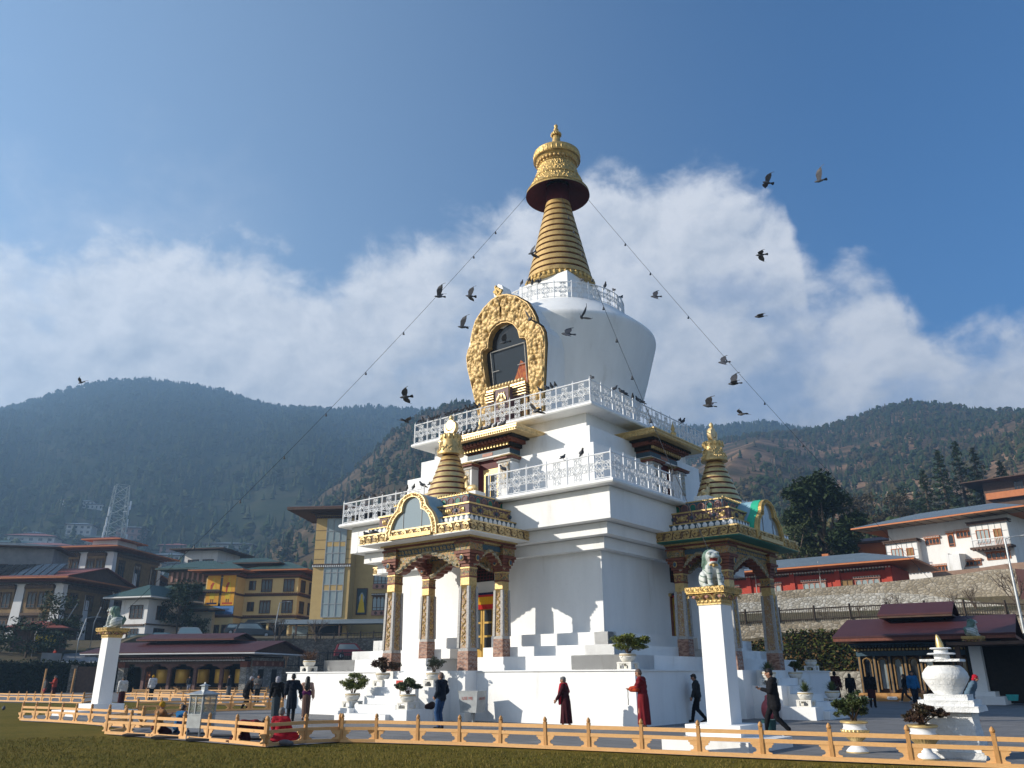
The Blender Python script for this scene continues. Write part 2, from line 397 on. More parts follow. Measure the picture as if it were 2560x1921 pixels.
for a, z0, z1 in ((5.03, 7.68, 9.73), (4.61, 9.73, 10.57), (4.19, 10.57, 11.28)):
    m = MB(); m.sq(a, z0, a, z1); m.obj('upper_tier', WHITE, ST)
slab('terrace_slab', 4.977, 11.27, 11.41)
m = MB(); m.lathe([(3.14, 11.41), (3.78, 13.49), (4.04, 14.36), (4.46, 15.9), (4.55, 16.24), (4.565, 16.36), (4.54, 16.47), (4.46, 16.56), (4.0, 16.98), (3.4, 17.5), (3.2, 17.68), (3.15, 17.73), (0, 17.76)], 96, (*AX, 0))
m.obj('drum', WHITE, ST, 50)
m = MB(); m.sq(1.5, 17.74, 1.46, 19.70, None, AX); m.obj('square_neck', WHITE, ST)
m = MB(); n = 13; z0, z1 = 20.02, 24.75; r0, r1 = 1.66, .60
for i in range(n):
    a, b = i / n, (i + .74) / n; zz = lambda t: z0 + (z1 - z0) * t; rr = lambda t: r0 + (r1 - r0) * t
    m.lathe([(rr(a) * .97, zz(a)), (rr(a) + .012, zz(a) + .012), (rr(b) + .012, zz(b) - .012), (rr(b) * .97, zz(b))], 48, (*AX, 0), 0)
m.lathe([(1.60, 20.0), (.52, 24.8)], 40, (*AX, 0), 1)
m.lathe([(1.30, 19.69), (1.72, 19.72), (1.66, 19.98), (1.62, 20.02)], 40, (*AX, 0), 2)
for i in range(40):
    a = 2 * math.pi * i / 40; c = (AX[0] + 1.70 * math.cos(a), AX[1] + 1.70 * math.sin(a), 19.86)
    m.ball(c, (.10, .10, .13), 7, 2)
m.obj('spire', [RINGG, MAROON, OLDG], ST, 40)
# canopy above the spire
m = MB(); P = [(1.68, 25.12), (1.66, 25.2), (1.45, 25.55), (1.27, 25.95), (1.10, 26.4), (1.0, 26.8), (.97, 26.95), (1.03, 27.1), (1.15, 27.25), (1.25, 27.42), (1.24, 27.7), (1.16, 27.78), (0, 27.84)]
m.lathe(P, 64, (*AX, 0), 0, None, False)
rs = random.Random(3)
for k in range(800):
    a = rs.random() * 2 * math.pi; q = rs.random(); z = 25.35 + q * 1.45
    r = np.interp(z, [p[1] for p in P[:-1]], [p[0] for p in P[:-1]]); s = .03 + .035 * rs.random()
    m.ball((AX[0] + (r - .02) * math.cos(a), AX[1] + (r - .02) * math.sin(a), z), (s, s, s * 1.2), 6, 0, 4)
for i in range(30):
    a = 2 * math.pi * i / 30; m.ball((AX[0] + 1.02 * math.cos(a), AX[1] + 1.02 * math.sin(a), 27.08), (.10, .10, .11), 8, 1)
    b = a + .1; m.ball((AX[0] + 1.22 * math.cos(b), AX[1] + 1.22 * math.sin(b), 27.5), (.06, .06, .17), 6, 0)
for z, r in ((25.3, 1.62), (26.0, 1.27), (26.9, 1.0), (27.3, 1.235)):
    m.tube([(AX[0] + r * math.cos(2 * math.pi * i / 48), AX[1] + r * math.sin(2 * math.pi * i / 48), z) for i in range(48)], .03, 5, 0, True)
m.obj('canopy', [OLDG, RINGG], ST, 40)
m = MB(); m.lathe([(1.675, 25.115), (1.4, 25.28), (.75, 25.75), (.60, 25.8)], 48, (*AX, 0), None, None, False); m.lathe([(.62, 24.6), (.62, 25.6)], 20, (*AX, 0)); m.obj('canopy_soffit', MAROON, ST, 40)
m = MB(); m.lathe([(.50, 27.8), (.42, 28.0), (.30, 28.15), (.27, 28.3), (.21, 28.75), (.18, 28.95), (.26, 29.0), (.27, 29.1), (.18, 29.2), (.13, 29.3), (.14, 29.38), (.07, 29.45), (.10, 29.55), (.11, 29.62), (.05, 29.7), (0, 29.76)], 20, (*AX, 0))
for i in range(14):
    a = 2 * math.pi * i / 14
    m.ball((AX[0] + .46 * math.cos(a), AX[1] + .46 * math.sin(a), 28.0), (.10, .10, .20), 6); m.ball((AX[0] + .25 * math.cos(a), AX[1] + .25 * math.sin(a), 29.03), (.055, .055, .10), 5)
m.obj('finial', OLDG, ST, 40)
# --- lattice railings
def lattice_mesh(w, h):
    m = MB(); t = .0165; c = (w / 2, h * .52)
    def ring(cx, cz, r, n=12, th=t): m.tube([(cx + r * math.cos(2 * math.pi * i / n), 0, cz + r * math.sin(2 * math.pi * i / n)) for i in range(n)], th, 4, None, True)
    q = min(w, h) * .165; d = min(w, h) * .285
    for dx, dz in ((0, d), (0, -d), (d, 0), (-d, 0)):
        x, z = c[0] + dx, c[1] + dz
        ring(x, z, q); ring(x, z, q * .42, 8)
        for s in (-1, 1):
            m.tube([(x + s * q * .2 * math.sin(k * 1.1) + s * q * .35, 0, z - q + 2 * q * k / 6) for k in range(7)], t * .9, 4)
            ring(x + s * q * .72, z + q * .72, q * .34, 7); ring(x + s * q * .72, z - q * .72, q * .34, 7)
    ring(c[0], c[1], q * .55, 8); ring(c[0], c[1], q * .95, 10, t * .8)
    return m
def rail_run(parent, p0, p1, n, h, post_tall=.16, skip=(), lat=True, name='railing', h2=None):
    """posts, rails and lattice panels from p0 to p1"""
    p0, p1 = Vector(p0), Vector(p1); L = (p1 - p0).length; w = L / n; ang = math.atan2(p1.y - p0.y, p1.x - p0.x)
    m = MB()
    for i in range(n + 1):
        m.tube([(i * w, 0, 0), (i * w, 0, h + .06), (i * w, 0, h + .07), (i * w, 0, h + post_tall)], [.03, .03, .016, .004], 6)
    m.tube([(0, 0, h), (L, 0, h)], .026, 6); m.tube([(0, 0, .06), (L, 0, .06)], .016, 5)
    r = m.obj(name, WPAINT, parent); r.location = p0; r.rotation_euler = (0, 0, ang)
    if lat:
        me = lattice_mesh(w, h).mesh('lattice_panel', WPAINT)
        for i in range(n):
            o = bpy.data.objects.new('lattice_panel', me); COL.objects.link(o); o.parent = r; o.location = (i * w, 0, 0)
    return r
for k in range(4):
    M4 = Matrix.Rotation(k * math.pi / 2, 4, 'Z'); a = 6.98; vis = k in (0, 1)
    rail_run(ST, M4 @ Vector((-a, -a, 7.68)), M4 @ Vector((-1.98, -a, 7.68)), 6, .92, lat=vis); rail_run(ST, M4 @ Vector((1.5, -a, 7.68)), M4 @ Vector((a, -a, 7.68)), 6 if k else 6, .92, lat=vis)
    b = 4.86; rail_run(ST, M4 @ Vector((-b, -b, 11.41)), M4 @ Vector((b, -b, 11.41)), 12, .92, lat=vis)
m = MB(); nr = 24; rr = 3.12
pt = lambda i, z: (AX[0] + rr * math.cos(2 * math.pi * i / nr), AX[1] + rr * math.sin(2 * math.pi * i / nr), z)
for i in range(nr): m.tube([pt(i, 17.72), pt(i, 18.62)], .03, 6)
m.tube([pt(i / 3, 18.53) for i in range(nr * 3)], .026, 5, None, True); m.tube([pt(i / 3, 17.80) for i in range(nr * 3)], .016, 5, None, True)
RR = m.obj('ring_railing', WPAINT, ST, 40)
me = lattice_mesh(2 * rr * math.sin(math.pi / nr), .8).mesh('lattice_panel', WPAINT)
for i in range(nr):
    a = Vector(pt(i, 17.74)); b = Vector(pt(i + 1, 17.74)); o = bpy.data.objects.new('lattice_panel', me); COL.objects.link(o); o.parent = RR
    o.location = a; o.rotation_euler = (0, 0, math.atan2(b.y - a.y, b.x - a.x))
# --- big niche on the drum's sunny side
NX = .25
def nplane(x, z, out=0.0): return (NX + x, -(4.15 + .145 * (z - 12.5)) - out, z)
outer = [(0, 17.42), (.45, 17.35), (.95, 17.1), (1.5, 16.65), (1.75, 16.2), (1.88, 15.85), (1.9, 15.6), (2.1, 15.4), (2.22, 15.1), (2.22, 14.6), (2.1, 13.95), (1.97, 13.2), (1.85, 12.6), (1.78, 12.0), (1.7, 11.45)]
inner = [(0, 16.12), (.32, 16.07), (.62, 15.9), (.83, 15.6), (.88, 15.36), (.9, 15.2), (1.17, 15.15), (1.24, 15.05), (1.26, 14.8), (1.25, 14.4), (1.22, 13.9), (1.18, 13.4), (1.14, 12.6), (1.1, 12.0), (1.07, 11.45)]
def resamp(p, n):
    p = np.array(p, float); s = np.r_[0, np.cumsum(np.hypot(*np.diff(p, axis=0).T))]; t = np.linspace(0, s[-1], n)
    return np.c_[np.interp(t, s, p[:, 0]), np.interp(t, s, p[:, 1])]
def relief_ring(outer, inner, n, k, plane, depth, bumps, seed, back, gain=.6):
    rg = np.random.default_rng(seed); m = MB()
    # matched parameters keep the rays tidy
    to = np.linspace(0, 1, len(outer)); o2 = np.array(outer); i2 = np.array(inner); t = np.linspace(0, 1, n)
    O = np.c_[np.interp(t, to, o2[:, 0]), np.interp(t, to, o2[:, 1])]; I = np.c_[np.interp(t, to, i2[:, 0]), np.interp(t, to, i2[:, 1])]
    for s in (1, -1):
        q = np.linspace(0, 1, k); Pt = I[:, None, :] * (1 - q)[None, :, None] + O[:, None, :] * q[None, :, None]; Pt = Pt.copy(); Pt[..., 0] *= s
        H = np.zeros((n, k))
        span = math.hypot(*(O[0] - I[0]))
        for _ in range(bumps):
            c = Pt[rg.integers(2, n - 1), rg.integers(1, k - 1)]; r = span * (.035 + .09 * rg.random() ** 1.5); ax = .5 + rg.random(); th = rg.random() * 3.14
            dx = Pt[..., 0] - c[0]; dz = Pt[..., 1] - c[1]; u = dx * math.cos(th) + dz * math.sin(th); w = -dx * math.sin(th) + dz * math.cos(th)
            d = (u / r) ** 2 + (w / (r * ax)) ** 2; H = np.maximum(H, np.where(d < 1, np.sqrt(np.maximum(0, 1 - d)), 0) * r * gain)
        H = H * (depth / max(H.max(), 1e-6)) ; H[:, 0] = depth * .5; H[:, 1] = depth * .5; H[:, -1] = depth * .5; H[:, -2] = depth * .5
        v = [plane(*Pt[i, j], H[i, j]) for i in range(n) for j in range(k)]
        f = [(i * k + j, i * k + j + 1, (i + 1) * k + j + 1, (i + 1) * k + j) for i in range(n - 1) for j in range(k - 1)]
        b = len(v)
        for i in range(n):
            for j in (0, k - 1): x = plane(*Pt[i, j], 0); v.append((x[0], x[1] + back, x[2]))
        for i in range(n - 1):
            f.append((i * k, (i + 1) * k, b + 2 * i + 2, b + 2 * i)); f.append((i * k + k - 1, b + 2 * i + 1, b + 2 * i + 3, (i + 1) * k + k - 1))
        m.add(v, f)
    return m
NI = empty('niche', parent=ST)
relief_ring(outer, inner, 190, 34, nplane, .15, 900, 5, .9).obj('niche_frame', m_gold('carved_gold', (.56, .385, .155), (.30, .19, .075), .3, .5, 5, .02), NI)
m = MB(); mo = MIR([(x * 1.035, z + .04) for x, z in outer])
m.extr(mo, lambda x, z: (nplane(x, z)[0], nplane(x, z)[1] + .05, z), lambda x, z: (nplane(x, z)[0], -2.9, z), 0, False); m.obj('niche_hood', WHITE, NI)
m = MB(); mi_ = MIR(inner); m.add([nplane(x, z, -.24) for x, z in mi_], [tuple(range(len(mi_)))]); m.obj('niche_glass', GLASSD, NI)
m = MB()
for a, b in (((-.95, 15.05), (1.0, 15.05)), ((-.93, 13.3), (.95, 13.3)), ((-.95, 15.05), (-.93, 13.3)), ((.98, 15.05), (.93, 13.3))): m.tube([nplane(*a, -.15), nplane(*b, -.15)], .022, 5)
m.tube([nplane(-.94, 14.15, -.15), nplane(-.55, 14.15, -.15)], .018, 5); m.tube([nplane(.5, 14.15, -.15), nplane(.95, 14.15, -.15)], .018, 5)
m.obj('niche_glass_frame', GREYW, NI)
m = MB(); m.add([nplane(x, z, -.21) for x, z in ((.0, 13.25), (.95, 13.25), (.93, 14.1), (.65, 14.35), (.35, 13.8))], [(0, 1, 2, 3, 4)])
m.obj('seated_figure_robe', mat('red_gold_robe', C3(.22, .02, .015), C3(.42, .14, .03), 5, rough=.7, stretch=(3, 3, 1)), NI)
m = MB(); m.box(NX - 1.05, NX + 1.05, -4.28, -3.6, 11.42, 12.6, 1); m.box(NX - 1.1, NX + 1.1, -4.42, -3.6, 12.6, 13.12, 2)
for i in range(4): m.box(NX - 1.12, NX + 1.12, -4.48 - .03 * (i % 2), -3.7, 12.66 + i * .12, 12.70 + i * .12, 0)
m.box(NX - 1.08, NX + 1.08, -4.5, -3.7, 13.12, 13.22, 0)
for i in range(12): m.ball((NX - .97 + i * .177, -4.5, 13.3), (.085, .08, .09), 8, 0)
m.box(NX - .42, NX + .42, -4.72, -4.2, 11.5, 13.05, 2); 
pe = [(-.42, 11.9), (-.42, 13.1), (.42, 13.1), (.42, 11.9)]
m.tube([(NX + x, -4.74, z) for x, z in pe], .05, 5, 0, True)
for dz in (-.22, .22):
    for dx in (-.14, 0, .14): m.ball((NX + dx, -4.74, 12.5 + dz), (.05, .03, .17), 7, 0)
m.ball((NX, -4.74, 12.5), (.16, .04, .10), 8, 0); m.tube([(NX + .24 * math.cos(a * .5), -4.75, 12.5 + .3 * math.sin(a * .5)) for a in range(13)], .03, 5, 0, True)
m.obj('altar', [GOLDB, ORNP, PURP], NI, 40)
m = MB(); rk = random.Random(2)
m.exy(MIR([(0, .0), (.24, .05), (.29, .25), (.2, .5), (0, .62)]), 0, .6, 1)
for i in range(24): a = rk.random() * 6.28; q = rk.random() ** .5; m.ball((.22 * q * math.cos(a), -.02, .3 + .27 * q * math.sin(a)), (.07, .06, .08), 6, 0, 4)
m.obj('niche_crest', [OLDG, WHITE], NI, None, (NX - .1, -4.85, 17.42))
# --- porch on each side
def porch(rot, full=True, shade=False):
    P = empty('porch', (0, 0, 0), rot, ST)
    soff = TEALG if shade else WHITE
    # columns
    for yb, zb, h0 in ((-8.45, 1.559, .235), (-6.64, 2.01 if True else 0, .21)):
        for s in (-1, 1):
            cx = s * 1.87; zt = 4.97; h1 = h0 * .80; m = MB()
            hz = lambda z: h0 + (h1 - h0) * (z - zb) / (zt - zb)
            def fr(z0, z1, ex, mi): m.frus((cx - hz(z0) - ex, cx + hz(z0) + ex, yb - hz(z0) - ex, yb + hz(z0) + ex, z0), (cx - hz(z1) - ex, cx + hz(z1) + ex, yb - hz(z1) - ex, yb + hz(z1) + ex, z1), mi)
            zB = zb + .72
            fr(zb, zB - .1, .012, 1); fr(zB - .1, zB, .004, 3); fr(zB, 4.30, 0, 0); fr(4.30, 4.62, .004, 4); fr(4.62, 4.68, .02, 5); fr(4.68, zt, .012, 2); fr(zt - .05, zt, .03, 4)
            for dx, dy in ((-1, -1), (1, -1), (1, 1), (-1, 1)):   # pale corner strips
                a, b = hz(zB) - .012, hz(4.3) - .012; w = .05
                m.frus((cx + dx * a - w, cx + dx * a + w, yb + dy * a - w, yb + dy * a + w, zB), (cx + dx * b - w, cx + dx * b + w, yb + dy * b - w, yb + dy * b + w, 4.32), 3)
            for fx, fy in ((0, -1), (1, 0)):
                g = lambda t, o: (cx + fx * (hz(t) + .008) + (o if fx == 0 else 0), yb + fy * (hz(t) + .008) + (o if fy == 0 else 0), t)
                m.tube([g(zB + .12 + (4.2 - zB - .12) * i / 48, .075 * math.sin(i * .72)) for i in range(49)], .022, 4, 4)
                for i in range(12): m.ball(g(zB + .2 + (4.1 - zB - .2) * i / 11, -.07 * math.sin(i * 1.57 * 2 + .6)), .035, 5, 4, 4)
                for i in range(5):
                    o = -.14 + .07 * i; m.tube([g(4.36, o), g(4.18 - .06 * (i % 2), o)], [.04, .004], 4, 4)
                for i in range(4): m.tube([g(zb + .12 + .13 * i, -.16), g(zb + .18 + .13 * i, -.08), g(zb + .10 + .13 * i, 0), g(zb + .18 + .13 * i, .08), g(zb + .12 + .13 * i, .16)], .014, 4, 3)
            m.obj('column', [ORNC, DBLUE, ORNP, GREYW, GOLD, REDBR], P)
    # beams with stepped bracket arches
    m = MB()
    half = [(0, 5.56), (.22, 5.56), (.26, 5.49), (.52, 5.47), (.56, 5.38), (.80, 5.36), (.86, 5.26), (1.02, 5.25), (1.06, 5.16), (1.22, 5.15), (1.28, 5.06), (1.5, 4.985)]
    poly = [(-1.62, 4.985)] + [(-x, z) for x, z in reversed(half)] + [(x, z) for x, z in half[1:]] + [(1.62, 4.985), (1.62, 5.86), (-1.62, 5.86)]
    for y in (-8.45, -6.64):
        m.exy(poly, y - .20, y + .20, 1, False); n = len(poly)
        m.add([(x, y - .20, z) for x, z in poly], [tuple(range(n))], 0); m.add([(x, y + .20, z) for x, z in poly], [tuple(reversed(range(n)))], 1)
        # pale scale band following the arch and dark upper band with gilt
        for k, (x, z) in enumerate(poly[:24]):
            if k: m.tube([(poly[k - 1][0], y - .215, poly[k - 1][1] + .09), (x, y - .215, z + .09)], .055, 4, 2)
        m.box(-1.6, 1.6, y - .225, y - .19, 5.64, 5.82, 4)
        for i in range(17): scroll_motif(m, lambda s, t: (s, y - .235, 5.73 + t), -1.44 + i * .18, .14, .012, 1 if i % 2 else -1, 3)
    hy = [(-7.54 + (x) * .55, z) for x, z in [(-1.62, 4.985)] + [(-x, z) for x, z in reversed(half)] + [(x, z) for x, z in half[1:]] + [(1.62, 4.985), (1.62, 5.86), (-1.62, 5.86)]]
    for s in (-1, 1):
        x = s * 1.87
        m.exx(hy, x - .18, x + .18, 1, False); n = len(hy)
        m.add([(x + s * .18, a, b) for a, b in hy], [tuple(range(n))], 0); m.add([(x - s * .18, a, b) for a, b in hy], [tuple(range(n))], 1)
        for k, (a, b) in enumerate(hy[:24]):
            if k: m.tube([(x + s * .195, hy[k - 1][0], hy[k - 1][1] + .09), (x + s * .195, a, b + .09)], .05, 4, 2)
        m.box(*sorted((x + s * .17, x + s * .205)), -8.3, -6.5, 5.64, 5.82, 4)
        for y in (-8.45, -6.64):     # capital blocks: corbelled red steps with painted faces
            for i in range(5):
                e = .20 + .045 * i; m.box(x - e, x + e, y - e, y + e, 4.99 + i * .11, 4.99 + (i + 1) * .11 - .012, 1)
            m.box(x - .34, x + .34, y - .34, y + .34, 5.55, 5.90, 0); m.box(x - .38, x + .38, y - .38, y + .38, 5.80, 5.87, 1)
            for fx, fy in ((0, -1), (s, 0)):
                c = (x + fx * .40, y + fy * .40, 5.28); m.lathe([(.0, 0), (.09, 0), (.09, .02), (0, .03)], 6, (0, 0, 0)) if False else m.ball(c, (.025 if fx else .10, .025 if fy else .10, .12), 6, 3); m.ball((c[0] + fx * .02, c[1] + fy * .02, c[2]), (.02 if fx else .075, .02 if fy else .075, .09), 6, 4)
    for e, z0, z1, mi in ((.26, 5.86, 5.92, 3), (.34, 5.92, 5.98, 1), (.44, 5.98, 6.035, 3)):
        for y in (-8.45,): m.box(-1.87 - e, 1.87 + e, y - e, y + e, z0, z1, mi)
        for s in (-1, 1): m.box(s * 1.87 - e, s * 1.87 + e, -8.45 + e, -6.25, z0, z1, mi)
    m.obj('bracket_beam', [ORNB, REDBR, ORNL, GOLD, SLATE, GREYW], P)
    # roof slab with gilded scroll frieze
    hw, yf, yb = 2.838, -9.51, -6.20
    m = MB(); m.box(-hw, hw, yf, yb, 6.035, 6.08, 1); m.box(-hw + .02, hw - .02, yf + .02, yb, 6.08, 6.40, 0); m.box(-hw - .02, hw + .02, yf - .02, yb, 6.37, 6.425, 2); m.box(-hw - .01, hw + .01, yf - .01, yb, 6.07, 6.10, 2)
    n = 15; w = 2 * hw / n
    for i in range(n): scroll_motif(m, lambda s, t: (s, yf - .005, 6.235 + t), -hw + (i + .5) * w, .33, .034, 1 if i % 2 else -1, 2)
    n = 9; w = (yb - yf) / n
    for sd in (-1, 1):
        for i in range(n): scroll_motif(m, lambda s, t: (sd * (hw + .005), s, 6.235 + t), yf + (i + .5) * w, .33, .034, 1 if i % 2 else -1, 2)
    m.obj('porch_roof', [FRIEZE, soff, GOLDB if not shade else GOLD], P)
    # three receding tiers
    m = MB(); e = .2575
    m.box(-hw + e, hw - e, yf + e, -6.3, 6.425, 6.66, 0); m.box(-hw + e - .03, hw - e + .03, yf + e - .03, -6.3, 6.66, 6.70, 1)
    def vase(x, y, z, sx=0):
        a, b = ((.025, .10) if sx else (.10, .025)); m.ball((x, y, z), (a, b, .09), 8, 2, 6); m.ball((x, y, z - .1), (a * .5, b * .5, .03), 6, 2, 4); m.ball((x, y, z + .095), (a * .6, b * .6, .025), 6, 2, 4); m.ball((x, y, z), (a * 1.04 if sx else a * .25, b * .25 if sx else b * 1.04, .075), 6, 0, 4)
    for i in range(21): vase(-hw + e + .12 + i * .246, yf + e - .005, 6.545)
    for i in range(11):
        for s in (-1, 1): vase(s * (hw - e + .005), yf + e + .12 + i * .25, 6.545, 1)
    m.obj('vase_tier', [SLATE, GOLD, WPAINT, BLACK], P, 40)
    e = .5215; m = MB(); m.box(-hw + e, hw - e, yf + e, -6.3, 6.70, 7.13, 0); m.box(-hw + e - .04, hw - e + .04, yf + e - .04, -6.3, 7.12, 7.175, 1); m.box(-hw + e - .02, hw - e + .02, yf + e - .02, -6.3, 6.70, 6.74, 1)
    def loz(f, s):
        for a in range(10): t = a / 10 * 2 * math.pi; m.ball(f(s + .24 * math.cos(t), .13 * math.sin(t)), .045, 5, 1, 4)
        m.ball(f(s, 0), .07, 6, 2); m.ball(f(s - .38, 0), (.05, .05, .10), 6, 1); m.ball(f(s + .38, 0), (.05, .05, .10), 6, 1)
        for q in (-.33, .33): scroll_motif(m, f, s + q, .22, .025, 1, 1)
    for s in (-1.7, -.85, 0, .85, 1.7): loz(lambda a, b: (a, yf + e - .005, 6.93 + b), s)
    for s in (-8.4, -7.5, -6.7):
        for sd in (-1, 1): loz(lambda a, b: (sd * (hw - e + .005), a, 6.93 + b), s)
    m.obj('lozenge_tier', [PURP, GOLD, SLATE], P, 40)
    e = .9205; m = MB(); m.box(-hw + e, hw - e, yf + e, -6.3, 7.175, 7.58, 0); m.box(-hw + e - .03, hw - e + .03, yf + e - .03, -6.3, 7.575, 7.62, 1)
    def arch(f, s, k):
        p = [(-.13, -.15), (-.13, .06), (-.08, .12), (0, .15), (.08, .12), (.13, .06), (.13, -.15)]
        m.tube([f(s + a, b) for a, b in p], .022, 5, 2, True); q = [f(s + a * .8, b * .9) for a, b in p]; m.add(q, [tuple(range(7))], 3 if k % 2 else 4)
    for i in range(11): arch(lambda a, b: (a, yf + e - .012, 7.37 + b), -hw + e + .17 + i * .35, i)
    for i in range(7):
        for sd in (-1, 1): arch(lambda a, b: (sd * (hw - e + .012), a, 7.37 + b), yf + e + .18 + i * .34, i)
    for i in range(30): m.ball((-hw + e + i * .132, yf + e - .03, 7.64), (.03, .03, .045), 5, 1, 4)
    m.obj('arched_tier', [SLATE, GOLD, PINK, TEALG, PURP], P)
    # trefoil gable with glass, blue vault behind
    go = [(0, 7.71), (.12, 7.70), (.35, 7.65), (.58, 7.51), (.70, 7.36), (.75, 7.20), (.86, 7.08), (1.08, 6.88), (1.22, 6.65), (1.30, 6.4), (1.32, 6.10)]
    gi = [(0, 7.56), (.12, 7.55), (.28, 7.50), (.41, 7.39), (.47, 7.23), (.49, 7.06), (.69, 6.99), (.87, 6.83), (.99, 6.62), (1.06, 6.4), (1.08, 6.18)]
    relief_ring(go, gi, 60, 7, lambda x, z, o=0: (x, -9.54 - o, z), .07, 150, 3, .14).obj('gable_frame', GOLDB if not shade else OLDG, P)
    m = MB(); m.box(-1.05, 1.05, -9.60, -9.5, 6.08, 6.22); m.obj('gable_sill', GOLD, P)
    gp_ = MIR([(x * .985, z - .01) for x, z in go]); m = MB(); m.exy(gp_, -9.41, -8.3, 0, True)
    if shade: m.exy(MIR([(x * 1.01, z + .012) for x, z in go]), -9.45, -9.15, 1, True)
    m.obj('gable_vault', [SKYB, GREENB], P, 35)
    gq = MIR(gi); m = MB(); m.add([(x, -9.47, z) for x, z in gq], [tuple(range(len(gq)))]); m.obj('gable_glass', GLASSR, P)
    for x in (-.47, .47): m = MB(); m.box(x - .01, x + .01, -9.49, -9.475, 6.2, 7.05); m.obj('gable_mullion', GREYP, P)
    # little golden spire
    cy = -7.55; m = MB(); n = 8; z0, z1, r0, r1 = 7.62, 9.50, .98, .32
    m.lathe([(r0, z0), (r1 * .95, z1)], 28, (0, cy, 0), 1)
    for i in range(n):
        a, b = i / n, (i + .85) / n; zz = lambda t: z0 + (z1 - z0) * t; rr = lambda t: r0 + (r1 - r0) * t
        m.lathe([(rr(a) * .96, zz(a)), (rr(a) + .02, zz(a) + .02), (rr(b) + .02, zz(b) - .02), (rr(b) * .96, zz(b))], 32, (0, cy, 0), 0)
    m.obj('porch_spire', [GOLDP, MAROON], P, 40)
    m = MB(); m.lathe([(.2, 9.50), (.53, 9.52), (.535, 9.58), (.44, 9.82), (.39, 10.0), (.385, 10.1), (.42, 10.28), (.38, 10.34), (0, 10.36)], 28, (0, cy, 0)); rk = random.Random(9)
    for i in range(13): a = 2 * math.pi * i / 13; m.ball((.39 * math.cos(a), cy + .39 * math.sin(a), 10.24), (.06, .06, .12), 6, None, 5)
    for i in range(90): a = rk.random() * 6.28; z = 9.62 + rk.random() * .4; r = np.interp(z, [9.58, 9.82, 10.1], [.535, .44, .385]); m.ball((r * math.cos(a), cy + r * math.sin(a), z), (.04, .04, .05), 5, None, 4)
    m.obj('spire_canopy', GOLD, P, 40)
    m = MB(); cr_ = [(.0 + .31 * math.cos(t), 10.66 + .31 * math.sin(t)) for t in np.linspace(R(-215), R(35), 20)] + [(.235 * math.cos(t), 10.74 + .235 * math.sin(t)) for t in np.linspace(R(20), R(-200), 18)]
    m.exy(cr_, cy - .09, cy + .09); m.lathe([(.21, -.08), (.21, .08)], 24); m.v[-48:] = [(x, cy + z, 10.76 + y) for x, y, z in m.v[-48:]]; m.lathe([(.05, 10.95), (.09, 11.02), (.09, 11.1), (.04, 11.17), (0, 11.2)], 12, (0, cy, 0)); m.lathe([(.1, 10.33), (.14, 10.38), (.07, 10.42)], 12, (0, cy, 0))
    m.obj('sun_moon_finial', GOLDB, P, 40)
    # golden deer kneeling beside the spire, each on a white block
    for s in (-1, 1):
        m = MB(); x = s * 1.2; y = -7.6
        m.box(x - .42, x + .42, y - .28, y + .28, 7.62, 7.86, 1)
        m.ball((x, y, 8.03), (.30, .13, .15), 10); m.tube([(x - s * .22, y, 8.08), (x - s * .28, y, 8.3), (x - s * .27, y, 8.46)], [.11, .075, .06], 8); m.ball((x - s * .31, y, 8.5), (.10, .06, .06), 8); m.tube([(x - s * .36, y, 8.5), (x - s * .43, y, 8.47)], [.05, .03], 6)
        for d in (-.05, .05): m.tube([(x - s * .26, y + d, 8.54), (x - s * .22, y + d * 2, 8.62)], [.025, .005], 5); m.tube([(x - s * .15, y + d * 2, 7.92), (x - s * .36, y + d * 2, 7.89), (x - s * .24, y + d * 2, 7.88)], .04, 6); m.tube([(x + s * .2, y + d * 2, 7.95), (x + s * .08, y + d * 2.4, 7.89), (x + s * .3, y + d * 2.4, 7.88)], .045, 6)
        m.obj('deer_statue', [GOLDB, WHITE], P, 50)
    # doorway in the main wall
    dr = empty('doorway', (0, 0, 0), rot, ST); m = MB(); m.box(-.66, .66, -5.52, -5.4, 1.56, 4.42, 0); m.box(-.74, .74, -5.55, -5.4, 4.30, 4.42, 1); m.obj('door_frame', [REDBR, GOLD], dr)
    m = MB()
    for s in (-1, 1):
        x0, x1 = sorted((s * .02, s * .56)); m.box(x0, x1, -5.56, -5.52, 1.6, 4.25, 0)
        for z in (2.35, 2.85, 3.35): m.box(x0 + .10, x1 - .08, -5.58, -5.561, z, z + .42, 1)
    m.tube([(-.06, -5.6, 2.3), (-.06, -5.6, 2.55)], .02, 5, 2); m.obj('door', [YDOOR, GLASSD, BLACK], dr)
    m = MB(); n = 40; xs = np.linspace(-.66, .66, n)
    for i in range(n - 1):
        a, b = xs[i], xs[i + 1]; ya, yb_ = -5.63 - .025 * (i % 2), -5.63 - .025 * ((i + 1) % 2)
        m.quad((a, ya, 3.98), (b, yb_, 3.98), (b, yb_, 4.26), (a, ya, 4.26), 0); m.quad((a, ya - .01, 3.80), (b, yb_ - .01, 3.80), (b, yb_, 3.98), (a, ya, 3.98), 1)
    m.box(-.68, .68, -5.66, -5.6, 4.33, 4.42, 2); m.box(-.68, .68, -5.655, -5.6, 4.26, 4.33, 1); m.obj('door_valance', [CLOTHY, CLOTHR, NAVY], dr)
    m = MB(); m.box(-.52, .52, -5.50, -5.45, 4.86, 5.5, 0)
    for i in range(7): m.tube([(-.5 + i * .16, -5.52, 4.88), (-.5 + i * .16 + .1, -5.52, 5.48)], .018, 4, 1)
    for i in range(5): m.tube([(-.5, -5.52, 4.94 + i * .12), (.5, -5.52, 4.94 + i * .12)], .014, 4, 1)
    m.obj('lattice_window', [DARK, MAROON], dr)
    # stairs with stepped flank walls
    m = MB()
